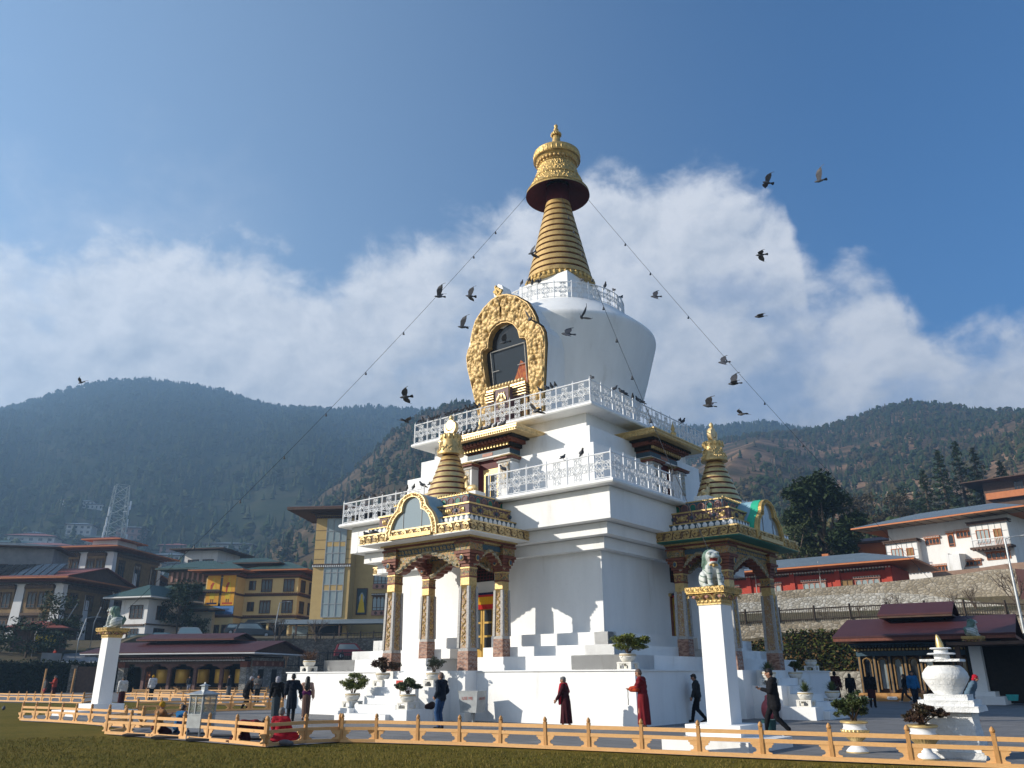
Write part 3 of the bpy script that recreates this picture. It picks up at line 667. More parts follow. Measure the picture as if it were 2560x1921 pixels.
    for i in range(6): m.box(-1.0, .98, -11.25 + i * .42, -8.8, i * .26, (i + 1) * .26 - .003)
    m.obj('staircase', WHITE, P)
    for s in (-1, 1):
        m = MB(); x0, x1 = sorted((s * .98, s * 1.72)); m.box(x0, x1, -11.05, -9.9, 0, .40); m.box(*sorted((s * .98, s * 1.5)), -9.9, -8.8, 0, 1.05); m.obj('stair_flank', WHITE, P)
    # upper shrine doorway between the two terraces
    g = empty('upper_shrine', (0, 0, 0), rot, ST)
    m = MB(); m.box(-2.1, 2.1, -6.05, -4.15, 10.58, 10.80, 0); m.frus((-2.0, 2.0, -5.95, -4.15, 10.80), (-1.2, 1.2, -4.9, -4.15, 11.1), 0); m.box(-2.13, 2.13, -6.08, -4.15, 10.76, 10.82, 0)
    for i in range(36): m.ball((-2.07 + i * .118, -6.06, 10.64), (.05, .03, .05), 5, 0, 4)
    for i in range(15):
        for s in (-1, 1): m.ball((s * 2.11, -6.0 + i * .12, 10.64), (.03, .05, .05), 5, 0, 4)
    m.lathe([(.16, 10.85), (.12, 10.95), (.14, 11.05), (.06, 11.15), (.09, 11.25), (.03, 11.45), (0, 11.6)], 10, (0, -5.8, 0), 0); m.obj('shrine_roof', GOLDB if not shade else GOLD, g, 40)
    m = MB()
    for k, (e, z0, z1) in enumerate(((.0, 10.12, 10.2), (.12, 10.2, 10.36), (.3, 10.36, 10.5), (.5, 10.5, 10.58))): m.box(-1.15 - e, 1.15 + e, -5.25 - e, -4.5, z0, z1, 0 if k % 2 else 1)
    for i in range(15):
        m.box(-1.2 + i * .165, -1.2 + i * .165 + .075, -5.48, -5.3, 10.22, 10.34, 2); m.box(-1.45 + i * .2, -1.45 + i * .2 + .11, -5.72, -5.4, 10.40, 10.49, 1)
    m.obj('shrine_corbel', [DARK, REDBR, GOLD], g)
    m = MB(); m.box(-1.15, 1.15, -5.3, -4.5, 9.92, 10.12, 0); m.box(-1.18, 1.18, -5.33, -4.5, 9.86, 9.92, 1); m.box(-.3, .25, -5.315, -5.3, 9.95, 10.08, 2); m.obj('shrine_lintel', [SLATE, WHITE, PINK], g)
    for s in (-1, 1):
        m = MB(); x0, x1 = sorted((s * .72, s * 1.42)); cx = (x0 + x1) / 2; m.box(x0, x1, -5.5, -4.9, 7.68, 9.62, 0); m.box(x0 + .1, x1 - .1, -5.515, -5.48, 8.6, 9.5, 1)
        m.box(x0 - .04, x1 + .04, -5.55, -4.9, 9.5, 9.56, 3); m.box(x0 - .12, x1 + .12, -5.65, -4.9, 9.62, 9.7, 2); m.frus((x0 - .16, x1 + .16, -5.7, -4.9, 9.7), (x0 + .12, x1 - .12, -5.4, -4.9, 9.86), 4)
        m.obj('shrine_pillar', [WHITE, ORNW, REDBR, GREYW, GOLD], g)
    m = MB(); m.box(-.72, .72, -5.08, -5.04, 7.68, 9.86, 0); m.box(-.42, .42, -5.1, -5.06, 7.7, 9.45, 1); m.box(-.28, .28, -5.12, -5.08, 7.75, 9.2, 2); m.box(-.01, .01, -5.14, -5.1, 7.75, 9.2, 1); m.obj('shrine_door', [MAROON, GOLD, GLASSD], g)
porch(0); porch(math.pi / 2, shade=True); porch(math.pi); porch(-math.pi / 2)
# ---------------------------------------------------------------- ground
def m_lawn():
    t = NT('winter_lawn'); n = t.noise(.35, 5, .6); n2 = t.noise(5, 5, .7); n3 = t.noise(38, 3, .6, t.co((1, 1, 1)))
    c = t.ramp(n2, [(.3, C3(.078, .076, .009)), (.55, C3(.135, .105, .012)), (.75, C3(.21, .145, .022))])
    c = t.mix(t.math('MULTIPLY', t.math('SUBTRACT', n, .42, True), 3.2, True), c, C3(.18, .13, .02)); c = t.mix(t.math('MULTIPLY', n3, .4), c, C3(.075, .068, .008))
    t.base(c, .95, 0, .1); t.bump(t.math('ADD', n3, n2), .05, .8); return t.m
LAWN = m_lawn()
def m_paving():
    t = NT('slate_paving'); b = t.n('ShaderNodeTexBrick'); t.l(t.co((1, 1, 1), (0, 0, .2)), b.inputs['Vector'])
    b.inputs['Scale'].default_value = 1; b.inputs['Brick Width'].default_value = 1.1; b.inputs['Row Height'].default_value = .62; b.inputs['Mortar Size'].default_value = .016; b.inputs['Bias'].default_value = 0
    b.inputs['Color1'].default_value = C3(.15, .15, .15); b.inputs['Color2'].default_value = C3(.22, .215, .21); b.inputs['Mortar'].default_value = C3(.07, .07, .065)
    n = t.noise(1.4, 6, .65); c = t.mix(t.math('MULTIPLY', n, .6), b.outputs[0], C3(.15, .15, .155)); t.base(c, .75, 0, .3); t.bump(t.math('ADD', t.noise(9, 5, .7), t.math('MULTIPLY', b.outputs[1], -2.0)), .02, .5); return t.m
PAVE = m_paving()
def sheet(name, poly, z, m):
    mb = MB(); mb.add([(x, y, z) for x, y in poly], [tuple(range(len(poly)))]); return tag(mb.obj(name, m), kind='structure')
tag(sheet('lawn', [(-160, -150), (120, -150), (120, 160), (-160, 160)], -.02, LAWN), kind='structure')

def grass_strip():
    rg = np.random.default_rng(5); n = 60000; u = rg.uniform(-60, 2620, n); d = 7.5 + 17 * rg.random(n) ** 1.3
    V_ = []; F_ = []; MI = []; k = 0; X0 = np.array([tuple(G(a, b)[:2]) for a, b in ((852, 1858), (2750, 1934), (664, 1872), (265, 1840))])
    for a, q in zip(u, d):
        p = D(a, 1890, q); x, y = p[0], p[1]
        t_ = (x - X0[0, 0]) / (X0[1, 0] - X0[0, 0]); yl = X0[0, 1] + t_ * (X0[1, 1] - X0[0, 1]) if x > X0[2, 0] else X0[2, 1] + (x - X0[2, 0]) / (X0[3, 0] - X0[2, 0]) * (X0[3, 1] - X0[2, 1])
        if y > yl - .12: continue
        for _ in range(2):
            bx, by = x + rg.normal(0, .03), y + rg.normal(0, .03); th = rg.random() * 6.28; w = .006; h = .02 + .03 * rg.random(); lx, ly = rg.normal(0, .018, 2)
            V_ += [(bx - w * math.cos(th), by - w * math.sin(th), -.022), (bx + w * math.cos(th), by + w * math.sin(th), -.022), (bx + lx, by + ly, -.02 + h)]; F_.append((k, k + 1, k + 2)); k += 3; MI.append(int(rg.integers(0, 3)))
    me = bpy.data.meshes.new('grass'); me.from_pydata(V_, [], F_)
    for c in ((.10, .10, .016), (.17, .13, .025), (.24, .18, .05)): me.materials.append(mat('grass_blade', C3(*c), C3(*[x * .7 for x in c]), 3, rough=.9, spec=.1))
    me.polygons.foreach_set('material_index', MI); o = bpy.data.objects.new('grass', me); COL.objects.link(o); o['kind'] = 'stuff'
grass_strip()
# ---------------------------------------------------------------- plaza sheets
GP = lambda pts, z=0.0: [tuple(G(u, v, z)[:2]) for u, v in pts]
front = GP([(2900, 1932), (2499, 1921), (2083, 1904), (1749.8, 1890), (1473.4, 1877), (1148, 1864), (852, 1855), (664, 1868), (265, 1836), (340, 1824), (200, 1810), (52, 1803), (52, 1789), (341, 1785), (520, 1779), (700, 1774), (700, 1768), (520, 1762), (311, 1755), (206, 1759), (0, 1756)])
sheet('plaza', [(60, -12)] + front + [(-62, -4), (-75, 40), (60, 60)], 0, PAVE)
# ---------------------------------------------------------------- low wooden fences
def fence_kit():
    m = MB(); m.box(-.032, .032, -.032, .032, 0, .50); m.box(-.036, .036, -.036, .036, .49, .505)
    m.lathe([(.026, .505), (.042, .525), (.044, .545), (.032, .575), (.012, .60), (0, .605)], 8)
    post = m.mesh('post', PINED, 40)
    m = MB()
    for s in (-1, 1):
        p = [(.03, .25), (.20, .25), (.205, .225), (.17, .205), (.175, .18), (.12, .165), (.10, .13), (.115, .10), (.17, .085), (.17, .06), (.03, .06)]
        m.exy([(s * x, z) for x, z in p], -.012, .012)
    return post, m.mesh('bracket', PINE)
POSTM, BRKM = fence_kit()
def fence(label, pts, group='low wooden fences on the lawn', px=True):
    P = [Vector((*G(u, v)[:2], 0)) if px else Vector((u, v, 0)) for u, v in pts]
    t = thing('wooden_fence', label, 'fence', P[0], 0, group); o0 = P[0]
    for i, p in enumerate(P):
        q = P[min(i + 1, len(P) - 1)] - P[max(i - 1, 0)]; a = math.atan2(q.y, q.x)
        o = bpy.data.objects.new('post', POSTM); COL.objects.link(o); o.parent = t; o.location = p - o0; o.rotation_euler = (random.gauss(0, .012), random.gauss(0, .012), a + random.gauss(0, .02))
        b = bpy.data.objects.new('bracket', BRKM); COL.objects.link(b); b.parent = o
    for name, z0, z1, w in (('top_rail', .385, .455, .02), ('middle_rail', .25, .315, .02), ('bottom_board', .0, .065, .045)):
        m = MB()
        for a, b in zip(P[:-1], P[1:]):
            d = (b - a); L = d.length; n = Vector((-d.y, d.x, 0)).normalized() * w; e = d.normalized() * (.03 if name != 'bottom_board' else -.0)
            A = a + e - o0; B = b - e - o0
            m.add([tuple(A - n + Vector((0, 0, z0))), tuple(B - n + Vector((0, 0, z0))), tuple(B + n + Vector((0, 0, z0))), tuple(A + n + Vector((0, 0, z0))), tuple(A - n + Vector((0, 0, z1))), tuple(B - n + Vector((0, 0, z1))), tuple(B + n + Vector((0, 0, z1))), tuple(A + n + Vector((0, 0, z1)))],
                  [(3, 2, 1, 0), (4, 5, 6, 7), (0, 1, 5, 4), (1, 2, 6, 5), (2, 3, 7, 6), (3, 0, 4, 7)])
        m.obj(name, PINE, t)
    return t
fence('pine fence with scalloped brackets along the front edge of the plaza', [(852, 1856), (939.4, 1856), (1043.4, 1859.5), (1148, 1863), (1250.7, 1867), (1364.9, 1872), (1473.4, 1876.5), (1605.9, 1882), (1749.8, 1888.5), (1908.3, 1895), (2083, 1902.5), (2279.7, 1911), (2499, 1920), (2750, 1931)])
fence('short pine fence beside the red robed sitting person', [(663.9, 1867), (761.5, 1857.5), (848, 1854.5)])
fence('pine fence in front of the kneeling and prostrating worshippers', [(264.8, 1835), (322, 1838), (386.6, 1842), (455.6, 1847), (518, 1852), (588.8, 1858.5), (661, 1866)])
fence('pine fence in front of the white pillar base on the left lawn', [(51.5, 1801), (85, 1802.5), (118, 1804), (151, 1806), (186, 1808.4), (224, 1811), (267.6, 1814), (308, 1816.5), (352, 1819.5)])
fence('short pine fence behind the worshipper in the yellow hat', [(355, 1819), (400, 1815), (447, 1811.5)])
fence('short pine fence joining the worshippers bay on its left side', [(267, 1833), (310, 1826)])
fence('pale pine fence in front of the dark hedge on the far left', [(-30, 1752), (19, 1754), (43, 1754.5), (63, 1755), (84, 1755.5), (103, 1756), (125, 1756.5), (150, 1757.5), (178, 1758), (206, 1759)])
fence('short pine fence running back beside the white pillar shaft', [(208, 1758), (245, 1752)])
fence('pale pine fence passing the person in the white puffer jacket', [(311, 1752.5), (338, 1753), (365, 1754), (396, 1755), (424, 1756), (456, 1757), (490, 1758.5), (519, 1760), (550, 1761), (580, 1762), (620, 1763), (660, 1764), (700, 1765)])
fence('brown fence along the grass strip by the hunched walker', [(341, 1786), (400, 1783.5), (460, 1781.5), (522, 1779.5), (574, 1777.5), (625, 1776), (671, 1775), (705, 1774)])
fence('distant pine fence just in front of the prayer wheel pavilion', [(300, 1729.5), (336, 1729.5), (370, 1729.7), (405, 1730), (440, 1730), (476, 1730.3), (512, 1730.6), (550, 1731), (590, 1731), (630, 1731), (670, 1731)])
fence('second pine fence from the prayer wheel pavilion', [(330, 1740), (364, 1740), (400, 1740.5), (436, 1741), (472, 1741), (508, 1741), (545, 1741.5), (585, 1742), (625, 1742), (665, 1742)])
# ---------------------------------------------------------------- remeshed soft bodies
def blob_mesh(name, prims, voxel, mats, smooth=4, colour=None, disp=None):
    """union of capsules ('c',p0,p1,r0,r1), ellipsoids ('e',c,(rx,ry,rz)[,euler]) and boxes, remeshed to one skin"""
    m = MB()
    for p in prims:
        if p[0] == 'c':
            a, b = Vector(p[1]), Vector(p[2]); n = 10; d = (b - a)
            if d.length < 1e-5: m.ball(a, p[3], 10); continue
            pts = []; rs = []; t = d.normalized()
            for k in range(4): an = math.pi / 2 * (1 - k / 4); pts.append(a - t * p[3] * math.sin(an)); rs.append(max(p[3] * math.cos(an), p[3] * .06))
            pts.append(a); rs.append(p[3]); pts.append(b); rs.append(p[4])
            for k in range(1, 5): an = math.pi / 2 * k / 4; pts.append(b + t * p[4] * math.sin(an)); rs.append(max(p[4] * math.cos(an), p[4] * .06))
            m.tube(pts, rs, n)
        elif p[0] == 'e':
            from mathutils import Euler
            M0 = Matrix.Translation(p[1]) @ (Euler(p[3]).to_matrix().to_4x4() if len(p) > 3 else Matrix())
            m.M = M0; m.ball((0, 0, 0), p[2], 14, None, 9); m.M = None
        elif p[0] == 'loft':
            L = p[1]; n = 20; v = [(c[0] + rx * math.cos(6.28318 * i / n), c[1] + ry * math.sin(6.28318 * i / n), c[2]) for c, rx, ry in L for i in range(n)]
            f = [(k * n + i, k * n + (i + 1) % n, (k + 1) * n + (i + 1) % n, (k + 1) * n + i) for k in range(len(L) - 1) for i in range(n)] + [tuple(reversed(range(n))), tuple(range((len(L) - 1) * n, len(L) * n))]; m.add(v, f)
        elif p[0] == 'l': m.lathe(p[1], 18, p[2] if len(p) > 2 else (0, 0, 0))
    o = m.obj('_tmp', [], None)
    md = o.modifiers.new('r', 'REMESH'); md.mode = 'VOXEL'; md.voxel_size = voxel
    if smooth: ms = o.modifiers.new('s', 'SMOOTH'); ms.iterations = smooth; ms.factor = .5
    dg = bpy.context.evaluated_depsgraph_get(); me = bpy.data.meshes.new_from_object(o.evaluated_get(dg)); me.name = name
    old = o.data; bpy.data.objects.remove(o); bpy.data.meshes.remove(old)
    for q in (mats if isinstance(mats, (list, tuple)) else [mats]): me.materials.append(q)
    nv = len(me.vertices)
    if disp is not None and nv:
        co = np.empty(nv * 3); me.vertices.foreach_get('co', co); co = co.reshape(-1, 3); me.vertices.foreach_set('co', disp(co).ravel())
    if colour is not None and len(me.polygons):
        c = np.empty(len(me.polygons) * 3); me.polygons.foreach_get('center', c); me.polygons.foreach_set('material_index', np.asarray(colour(c.reshape(-1, 3)), dtype=np.int32))
    me.polygons.foreach_set('use_smooth', [True] * len(me.polygons)); me.update(); return me
def mobj(name, me, parent=None, loc=None, rz=None, sc=None):
    o = bpy.data.objects.new(name, me); COL.objects.link(o)
    if parent is not None: o.parent = parent
    if loc is not None: o.location = loc
    if rz is not None: o.rotation_euler = (0, 0, rz)
    if sc is not None: o.scale = (sc, sc, sc)
    return o
# ---------------------------------------------------------------- lion pillars
LIONW = mat('grey_white_painted_stone', C3(.55, .57, .55), C3(.36, .39, .37), 5, rough=.6, bump=.01)
LIONG = mat('dark_green_mane_paint', C3(.075, .14, .11), C3(.13, .20, .16), 6, rough=.6)
LIONR = mat('red_mouth_paint', C3(.30, .05, .04), C3(.22, .03, .03), rough=.5)
def lion_mesh():
    pr = [('e', (0, -.16, .27), (.20, .25, .24)), ('e', (0, .03, .42), (.17, .20, .24)), ('c', (0, -.1, .35), (0, .06, .52), .19, .15),
          ('e', (0, .12, .68), (.165, .165, .165)), ('e', (0, .27, .665), (.10, .08, .055)), ('e', (0, .225, .545), (.085, .085, .035)), ('c', (-.06, .18, .60), (.06, .18, .60), .05, .05), ('e', (0, .29, .70), (.04, .035, .03)),
          ('e', (-.08, .23, .76), (.065, .05, .032)), ('e', (.08, .23, .76), (.065, .05, .032)), ('e', (-.085, .27, .675), (.05, .05, .045)), ('e', (.085, .27, .675), (.05, .05, .045)),
          ('e', (-.15, .06, .73), (.03, .05, .07)), ('e', (.15, .06, .73), (.03, .05, .07)),
          ('c', (-.1, .16, .45), (-.11, .21, .06), .075, .055), ('c', (.1, .16, .45), (.11, .21, .06), .075, .055), ('e', (-.11, .26, .045), (.065, .09, .045)), ('e', (.11, .26, .045), (.065, .09, .045)),
          ('e', (-.19, -.10, .2), (.09, .19, .19)), ('e', (.19, -.10, .2), (.09, .19, .19)), ('e', (-.19, .06, .045), (.06, .13, .045)), ('e', (.19, .06, .045), (.06, .13, .045)),
          ('c', (0, -.36, .16), (.02, -.42, .34), .04, .05), ('c', (.02, -.42, .34), (0, -.37, .48), .05, .015)]
    for k in range(9):
        a = math.pi * (k / 8); pr.append(('c', (.15 * math.cos(a), .02, .66 + .13 * math.sin(a)), (.17 * math.cos(a), -.08, .50 + .12 * math.sin(a)), .055, .04))
    for k in range(6): a = -.9 + k * .36; pr.append(('c', (.16 * math.sin(a), -.06, .60), (.19 * math.sin(a), -.16, .40), .06, .03))
    for i in range(34):
        a = math.pi * (-.25 + 1.5 * (i % 17) / 16); q = .175 if i < 17 else .15; pr.append(('e', (q * math.cos(a), .045 - .10 * (i // 17), .66 + q * math.sin(a)), (.042, .045, .042)))
    def col(c):
        g = ((c[:, 1] < .06) & (c[:, 2] > .42)) | (c[:, 1] < -.36) | ((np.hypot(c[:, 0], c[:, 2] - .66) > .145) & (c[:, 2] > .5) & (c[:, 1] < .14))
        st = (np.sin(c[:, 2] * 52 + c[:, 1] * 20) > .86) & (c[:, 2] < .42) & (np.abs(c[:, 0]) > .05)
        mo = (c[:, 1] > .17) & (np.abs(c[:, 2] - .60) < .034) & (np.abs(c[:, 0]) < .085)
        ey = (np.hypot((np.abs(c[:, 0]) - .08) * .6, c[:, 2] - .722) < .02) & (c[:, 1] > .2)
        r = np.zeros(len(c), int); r[g | st | ey] = 1; r[mo] = 2; return r
    return blob_mesh('lion_body', pr, .014, [LIONW, LIONG, LIONR], 3, col)
LION = lion_mesh()
def lion_collar():
    m = MB(); m.tube([(.13 * math.cos(a), .12 + .09 * math.sin(a), .50) for a in np.linspace(math.pi * .02, math.pi * .98, 12)], .022, 6); m.ball((0, .235, .48), .04, 8); m.ball((-.08, .22, .49), .025, 6); m.ball((.08, .22, .49), .025, 6); return m.mesh('collar', GOLD, 50)
COLLAR = lion_collar()
def pillar(label, x, y, zb, fz, plinth, lion_label):
    t = thing('lion_pillar', label, 'pillar', (x, y, 0), 0, 'white lion pillars around the plaza')
    m = MB(); m.sq(.27, zb, .265, 2.86); m.obj('shaft', WHITE, t)
    m = MB(); m.sq(.62, zb - .22, .62, zb); m.obj('upper_plinth', WHITE, t)
    m = MB(); m.box(*plinth, 0, zb - .22); m.obj('lower_plinth', WHITE, t)
    m = MB(); m.sq(.285, 2.86, .285, 2.89, 2); m.sq(.285, 2.89, .30, 2.97, 0); m.sq(.30, 2.97, .42, 3.10, 1); m.sq(.45, 3.10, .45, 3.13, 0); m.sq(.47, 3.13, .47, 3.235, 0)
    for s in range(4):
        m.M = Matrix.Rotation(s * math.pi / 2, 4, 'Z')
        for i in range(8): scroll_motif(m, lambda a, b: (a, -.475, 3.185 + b), -.41 + i * .117, .09, .011, 1 if i % 2 else -1, 2)
        for i in range(6): m.ball((-.25 + i * .1, -.295, 2.93), (.038, .012, .032), 6, 2, 4)
        for i in range(3): m.tube([(-.31 + i * .31 + .15 * math.cos(q), -.385 - .02 * math.sin(q), 3.0 + .085 * math.sin(q)) for q in np.linspace(0, math.pi, 9)], .014, 4, 2); m.ball((-.31 + i * .31, -.37, 3.03), (.05, .02, .035), 6, 3, 4)
        m.M = None
    m.obj('capital', [OLDG, ORNP, GOLD, PINK], t)
    l = thing('lion_statue', lion_label, 'statue', (x, y, 3.235), fz, 'lion statues on the pillars'); mobj('body', LION, l); mobj('collar', COLLAR, l)
pillar('tall white square pillar standing just behind the front fence', 12.95, -12.5, .42, R(-140), (-.55, 1.28, -1.78, .4), 'white seated lion with green mane and open mouth on the front pillar')
pillar('white square pillar at the left lawn beside the woman in a white sweater', -12.57, -13.72, .42, R(129), (-1.3, 1.0, -1.3, 1.0), 'grey seated lion on the pillar in front of the dark green roofed houses')
pillar('shaded white pillar in front of the right prayer pavilion', 12.3, 18.6, .60, R(-45), (-1.05, 1.05, -1.05, 1.05), 'dark green grey lion above the red roofed pavilion')
# ---------------------------------------------------------------- planters
LEAFG = mat('olive_leaf', C3(.19, .20, .035), C3(.10, .13, .025), 3, rough=.5, spec=.4)
LEAFD = mat('dark_green_leaf', C3(.04, .07, .025), C3(.085, .10, .032), 4, rough=.45, spec=.4)
LEAFR = mat('dark_red_brown_leaf', C3(.085, .036, .024), C3(.06, .05, .025), 4, rough=.5, spec=.4)
LEAFS = mat('grey_green_leaf', C3(.07, .09, .06), C3(.035, .05, .03), 4, rough=.5)
DRYB = mat('dry_brown_twig', C3(.14, .075, .045), C3(.09, .05, .03), 6, rough=.8)
BARK = mat('bark', C3(.07, .05, .035), C3(.12, .09, .065), 8, rough=.9, bump=.02)
SPIKY = mat('spiky_leaf', C3(.05, .085, .03), C3(.10, .12, .04), 4, rough=.5)
SOIL = mat('soil', C3(.03, .02, .014), C3(.05, .035, .02), 20, rough=.95)
def leaf_cloud(m, clumps, n, size, rs, mi=0, flat=.6):
    """small leaf faces spread through clump volumes"""
    cs = [(Vector(c), r) for c, r in clumps]; w = [max(r[0] * r[1] * r[2], 1e-9) ** .6 for _, r in cs]; tot = sum(w)
    for (c, r), q in zip(cs, w):
        for _ in range(max(3, int(n * q / tot))):
            d = Vector((rs.gauss(0, 1), rs.gauss(0, 1), rs.gauss(0, 1)))
            if d.length < 1e-6: continue
            d.normalize(); d *= rs.random() ** .42
            p = c + Vector((d.x * r[0], d.y * r[1], d.z * r[2]))
            a = Vector((rs.gauss(0, 1), rs.gauss(0, 1), rs.gauss(0, flat))).normalized(); b = a.cross(Vector((rs.gauss(0, .4), rs.gauss(0, .4), 1))).normalized()
            s = size * (.6 + .8 * rs.random())
            m.add([tuple(p - a * s), tuple(p + b * s * .42), tuple(p + a * s), tuple(p - b * s * .42)], [(0, 1, 2, 3)], mi)
def bonsai(t, z, w, h, leaf, seed, n=1500, size=.035, lean=0.0):
    rs = random.Random(seed); m = MB(); cl = []
    tips = []
    for i in range(9):
        a = i * 2.4 + rs.random(); q = (.35 + .65 * rs.random()) * w * .42; zz = z + h * (.35 + .5 * rs.random()) * (1.15 - .35 * q / (w * .42)); tips.append((q * math.cos(a) + lean * .3, q * math.sin(a) * .85, zz))
    tips.append((lean * .2, 0, z + h * .85))
    for p in tips:
        m.tube([(rs.gauss(0, .03), rs.gauss(0, .03), z - .05), (p[0] * .35, p[1] * .35, z + (p[2] - z) * .45), p], [.018, .013, .005], 5)
        cl.append((p, (w * .17 * (.8 + .5 * rs.random()), w * .17, h * .15 * (.8 + .5 * rs.random()))))
        for k in range(2): o = Vector(p) + Vector((rs.gauss(0, w * .1), rs.gauss(0, w * .1), rs.gauss(0, h * .08))); cl.append((tuple(o), (w * .10, w * .10, h * .09)))
    m.obj('stem', BARK, t); m = MB(); leaf_cloud(m, cl, n, size, rs); m.obj('foliage', leaf, t)
def spiky(t, z, r, n, seed, m_=None):
    rs = random.Random(seed); m = MB()
    for i in range(n):
        a = rs.random() * 6.283; e = R(15 + 70 * rs.random() ** .7); L = r * (.7 + .4 * rs.random()); d = Vector((math.cos(a) * math.cos(e), math.sin(a) * math.cos(e), math.sin(e))); s = Vector((-math.sin(a), math.cos(a), 0)) * .012
        b = Vector((0, 0, z)); k = b + d * L * .6; q = b + d * L - Vector((0, 0, .03))
        m.add([tuple(b - s), tuple(b + s), tuple(k + s * 1.2), tuple(k - s * 1.2), tuple(q)], [(0, 1, 2, 3), (3, 2, 4)])
    m.obj('foliage', m_ or SPIKY, t)
def bowl_kit():
    m = MB(); m.lathe([(.17, .245), (.21, .27), (.265, .34), (.29, .42), (.285, .47), (.275, .485), (.285, .50), (.285, .53), (.25, .535), (.25, .50), (0, .49)], 24)
    for i in range(6): a = i * 1.047; m.tube([(.295 * math.cos(a + q) * (1 - .06 * math.sin((q + .5) * 3.14)), .295 * math.sin(a + q), .45 - .05 * math.sin((q + .5) * 3.14)) for q in np.linspace(-.45, .45, 6)], .014, 4)
    b = m.mesh('bowl', m_stucco('cream_bowl', (.72, .70, .64), (.5, .47, .4)), 40)
    m = MB(); m.tube([(.291 * math.cos(a), .291 * math.sin(a), .475) for a in np.linspace(0, 2 * math.pi, 25)[:-1]], .016, 5, None, True); g = m.mesh('gilt_band', GOLD, 40)
    m = MB()
    m.box(-.29, .29, -.29, .29, .205, .25); m.box(-.28, .28, -.28, .28, .0, .03)
    for sx in (-1, 1):
        for sy in (-1, 1): m.box(*sorted((sx * .285, sx * .17)), *sorted((sy * .285, sy * .17)), .031, .204)
    for k in range(4):
        m.M = Matrix.Rotation(k * math.pi / 2, 4, 'Z'); m.exy([(-.15, .204), (-.15, .12), (-.11, .15), (-.09, .19), (.09, .19), (.11, .15), (.15, .12), (.15, .204)], -.275, -.235); m.M = None
    s = m.mesh('stand', m_stucco('cream_stand', (.70, .68, .62), (.5, .47, .4)))
    m = MB(); m.lathe([(.24, .495), (0, .51)], 16); so_ = m.mesh('soil', SOIL)
    return b, g, s, so_
BK = bowl_kit()
def planter(label, loc, rz=.0, sc=.86):
    t = thing('planter', label, 'planter', loc, rz, 'white bowl planters on the stupa steps'); t.scale = (sc,) * 3
    for nme, me in zip(('bowl', 'gilt_band', 'stand', 'soil'), BK): mobj(nme, me, t)
    return t
t = planter('planter with an olive green shrub at the foot of the left stairs', (-1.36, -10.62, .40)); bonsai(t, .52, 1.2, .78, LEAFG, 1, 4200, .045)
t = planter('planter with a dark reddish shrub on the upper left stair flank', (-1.25, -9.4, 1.05)); bonsai(t, .52, 1.2, .62, LEAFR, 2, 3800, .045)
t = planter('planter with a round dark green shrub at the right foot of the left stairs', (1.3, -10.62, .40)); bonsai(t, .52, .9, .58, LEAFD, 3, 3600, .045)
t = planter('planter with a sparse grey green shrub on the upper right stair flank', (1.22, -9.4, 1.05)); bonsai(t, .52, .9, .62, LEAFS, 4, 1500, .04)
t = planter('planter with a spreading green shrub on the front corner of the podium', (7.72, -7.72, 1.56)); bonsai(t, .52, 1.45, .72, LEAFG, 5, 5200, .045, .5)
t = planter('planter with dry brown twigs on the far left podium corner', (-7.7, -7.65, 1.56)); rs = random.Random(6); m = MB()
for i in range(90): a = rs.random() * 6.28; e = .3 + rs.random(); p = Vector((.05 * math.cos(a), .05 * math.sin(a), .52)); q = p + Vector((math.cos(a) * math.cos(e), math.sin(a) * math.cos(e), math.sin(e))) * (.3 + .35 * rs.random()); m.tube([p, p.lerp(q, .5) + Vector((rs.gauss(0, .03), rs.gauss(0, .03), 0)), q], [.006, .005, .002], 3)
leaf_cloud(m, [((0, 0, .75), (.42, .42, .2))], 500, .03, rs); m.obj('foliage', DRYB, t)
t = planter('planter with a spiky green plant on the lower near stair flank of the shaded porch', (10.62, -1.3, .40)); spiky(t, .5, .45, 150, 7)
t = planter('planter with a spiky plant on the lower far stair flank of the shaded porch', (10.62, 1.36, .40)); spiky(t, .5, .48, 150, 8)
t = planter('planter with a dark spiky plant on the upper near stair flank of the shaded porch', (9.4, -1.25, 1.05)); spiky(t, .5, .5, 170, 9, LEAFD)
t = planter('planter with a round dark bush on the upper far stair flank of the shaded porch', (9.4, 1.25, 1.05)); bonsai(t, .52, .6, .45, LEAFD, 10, 2200, .045)
planter('empty white bowl planter on the far right podium corner', (7.75, 7.6, 1.56))
def urn(label, u, v, leaf, seed, w, h):
    p = G(u, v); t = thing('urn', label, 'urn', (p[0], p[1], 0), 0, 'gold banded urns behind the fence')
    m = MB(); m.lathe([(.20, 0), (.205, .03), (.16, .08), (.10, .12), (.085, .17), (.10, .2)], 28); m.lathe([(.235, .40), (.20, .44), (.205, .5), (.23, .52)], 28); m.obj('body', WPAINT, t, 50)
    m = MB(); m.lathe([(.208, 0), (.208, .02)], 28); m.obj('gilt_foot', GOLDP, t, 50); m = MB(); m.lathe([(.235, .515), (.255, .53), (.255, .55), (.235, .565), (.21, .56)], 28); m.obj('gilt_rim', GOLDP, t, 50)
    m = MB(); m.lathe([(.095, .19), (.16, .25), (.235, .34), (.255, .395), (.235, .41)], 96, (0, 0, 0), None, lambda a, k: .045 * math.cos(24 * a) if 0 < k < 4 else 0); m.obj('fluted_cup', GOLDP, t, 60)
    m = MB(); m.lathe([(.22, .54), (0, .55)], 16); m.obj('soil', SOIL, t)
    bonsai(t, .55, w, h, leaf, seed, 3600, .036)
urn('white urn with fluted gold cup and a bushy dark green shrub behind the fence', 2145, 1882, LEAFD, 11, .72, .52)
urn('white urn with fluted gold cup and a sparse dark red shrub by the small stupa', 2319, 1899, LEAFR, 12, .72, .36)
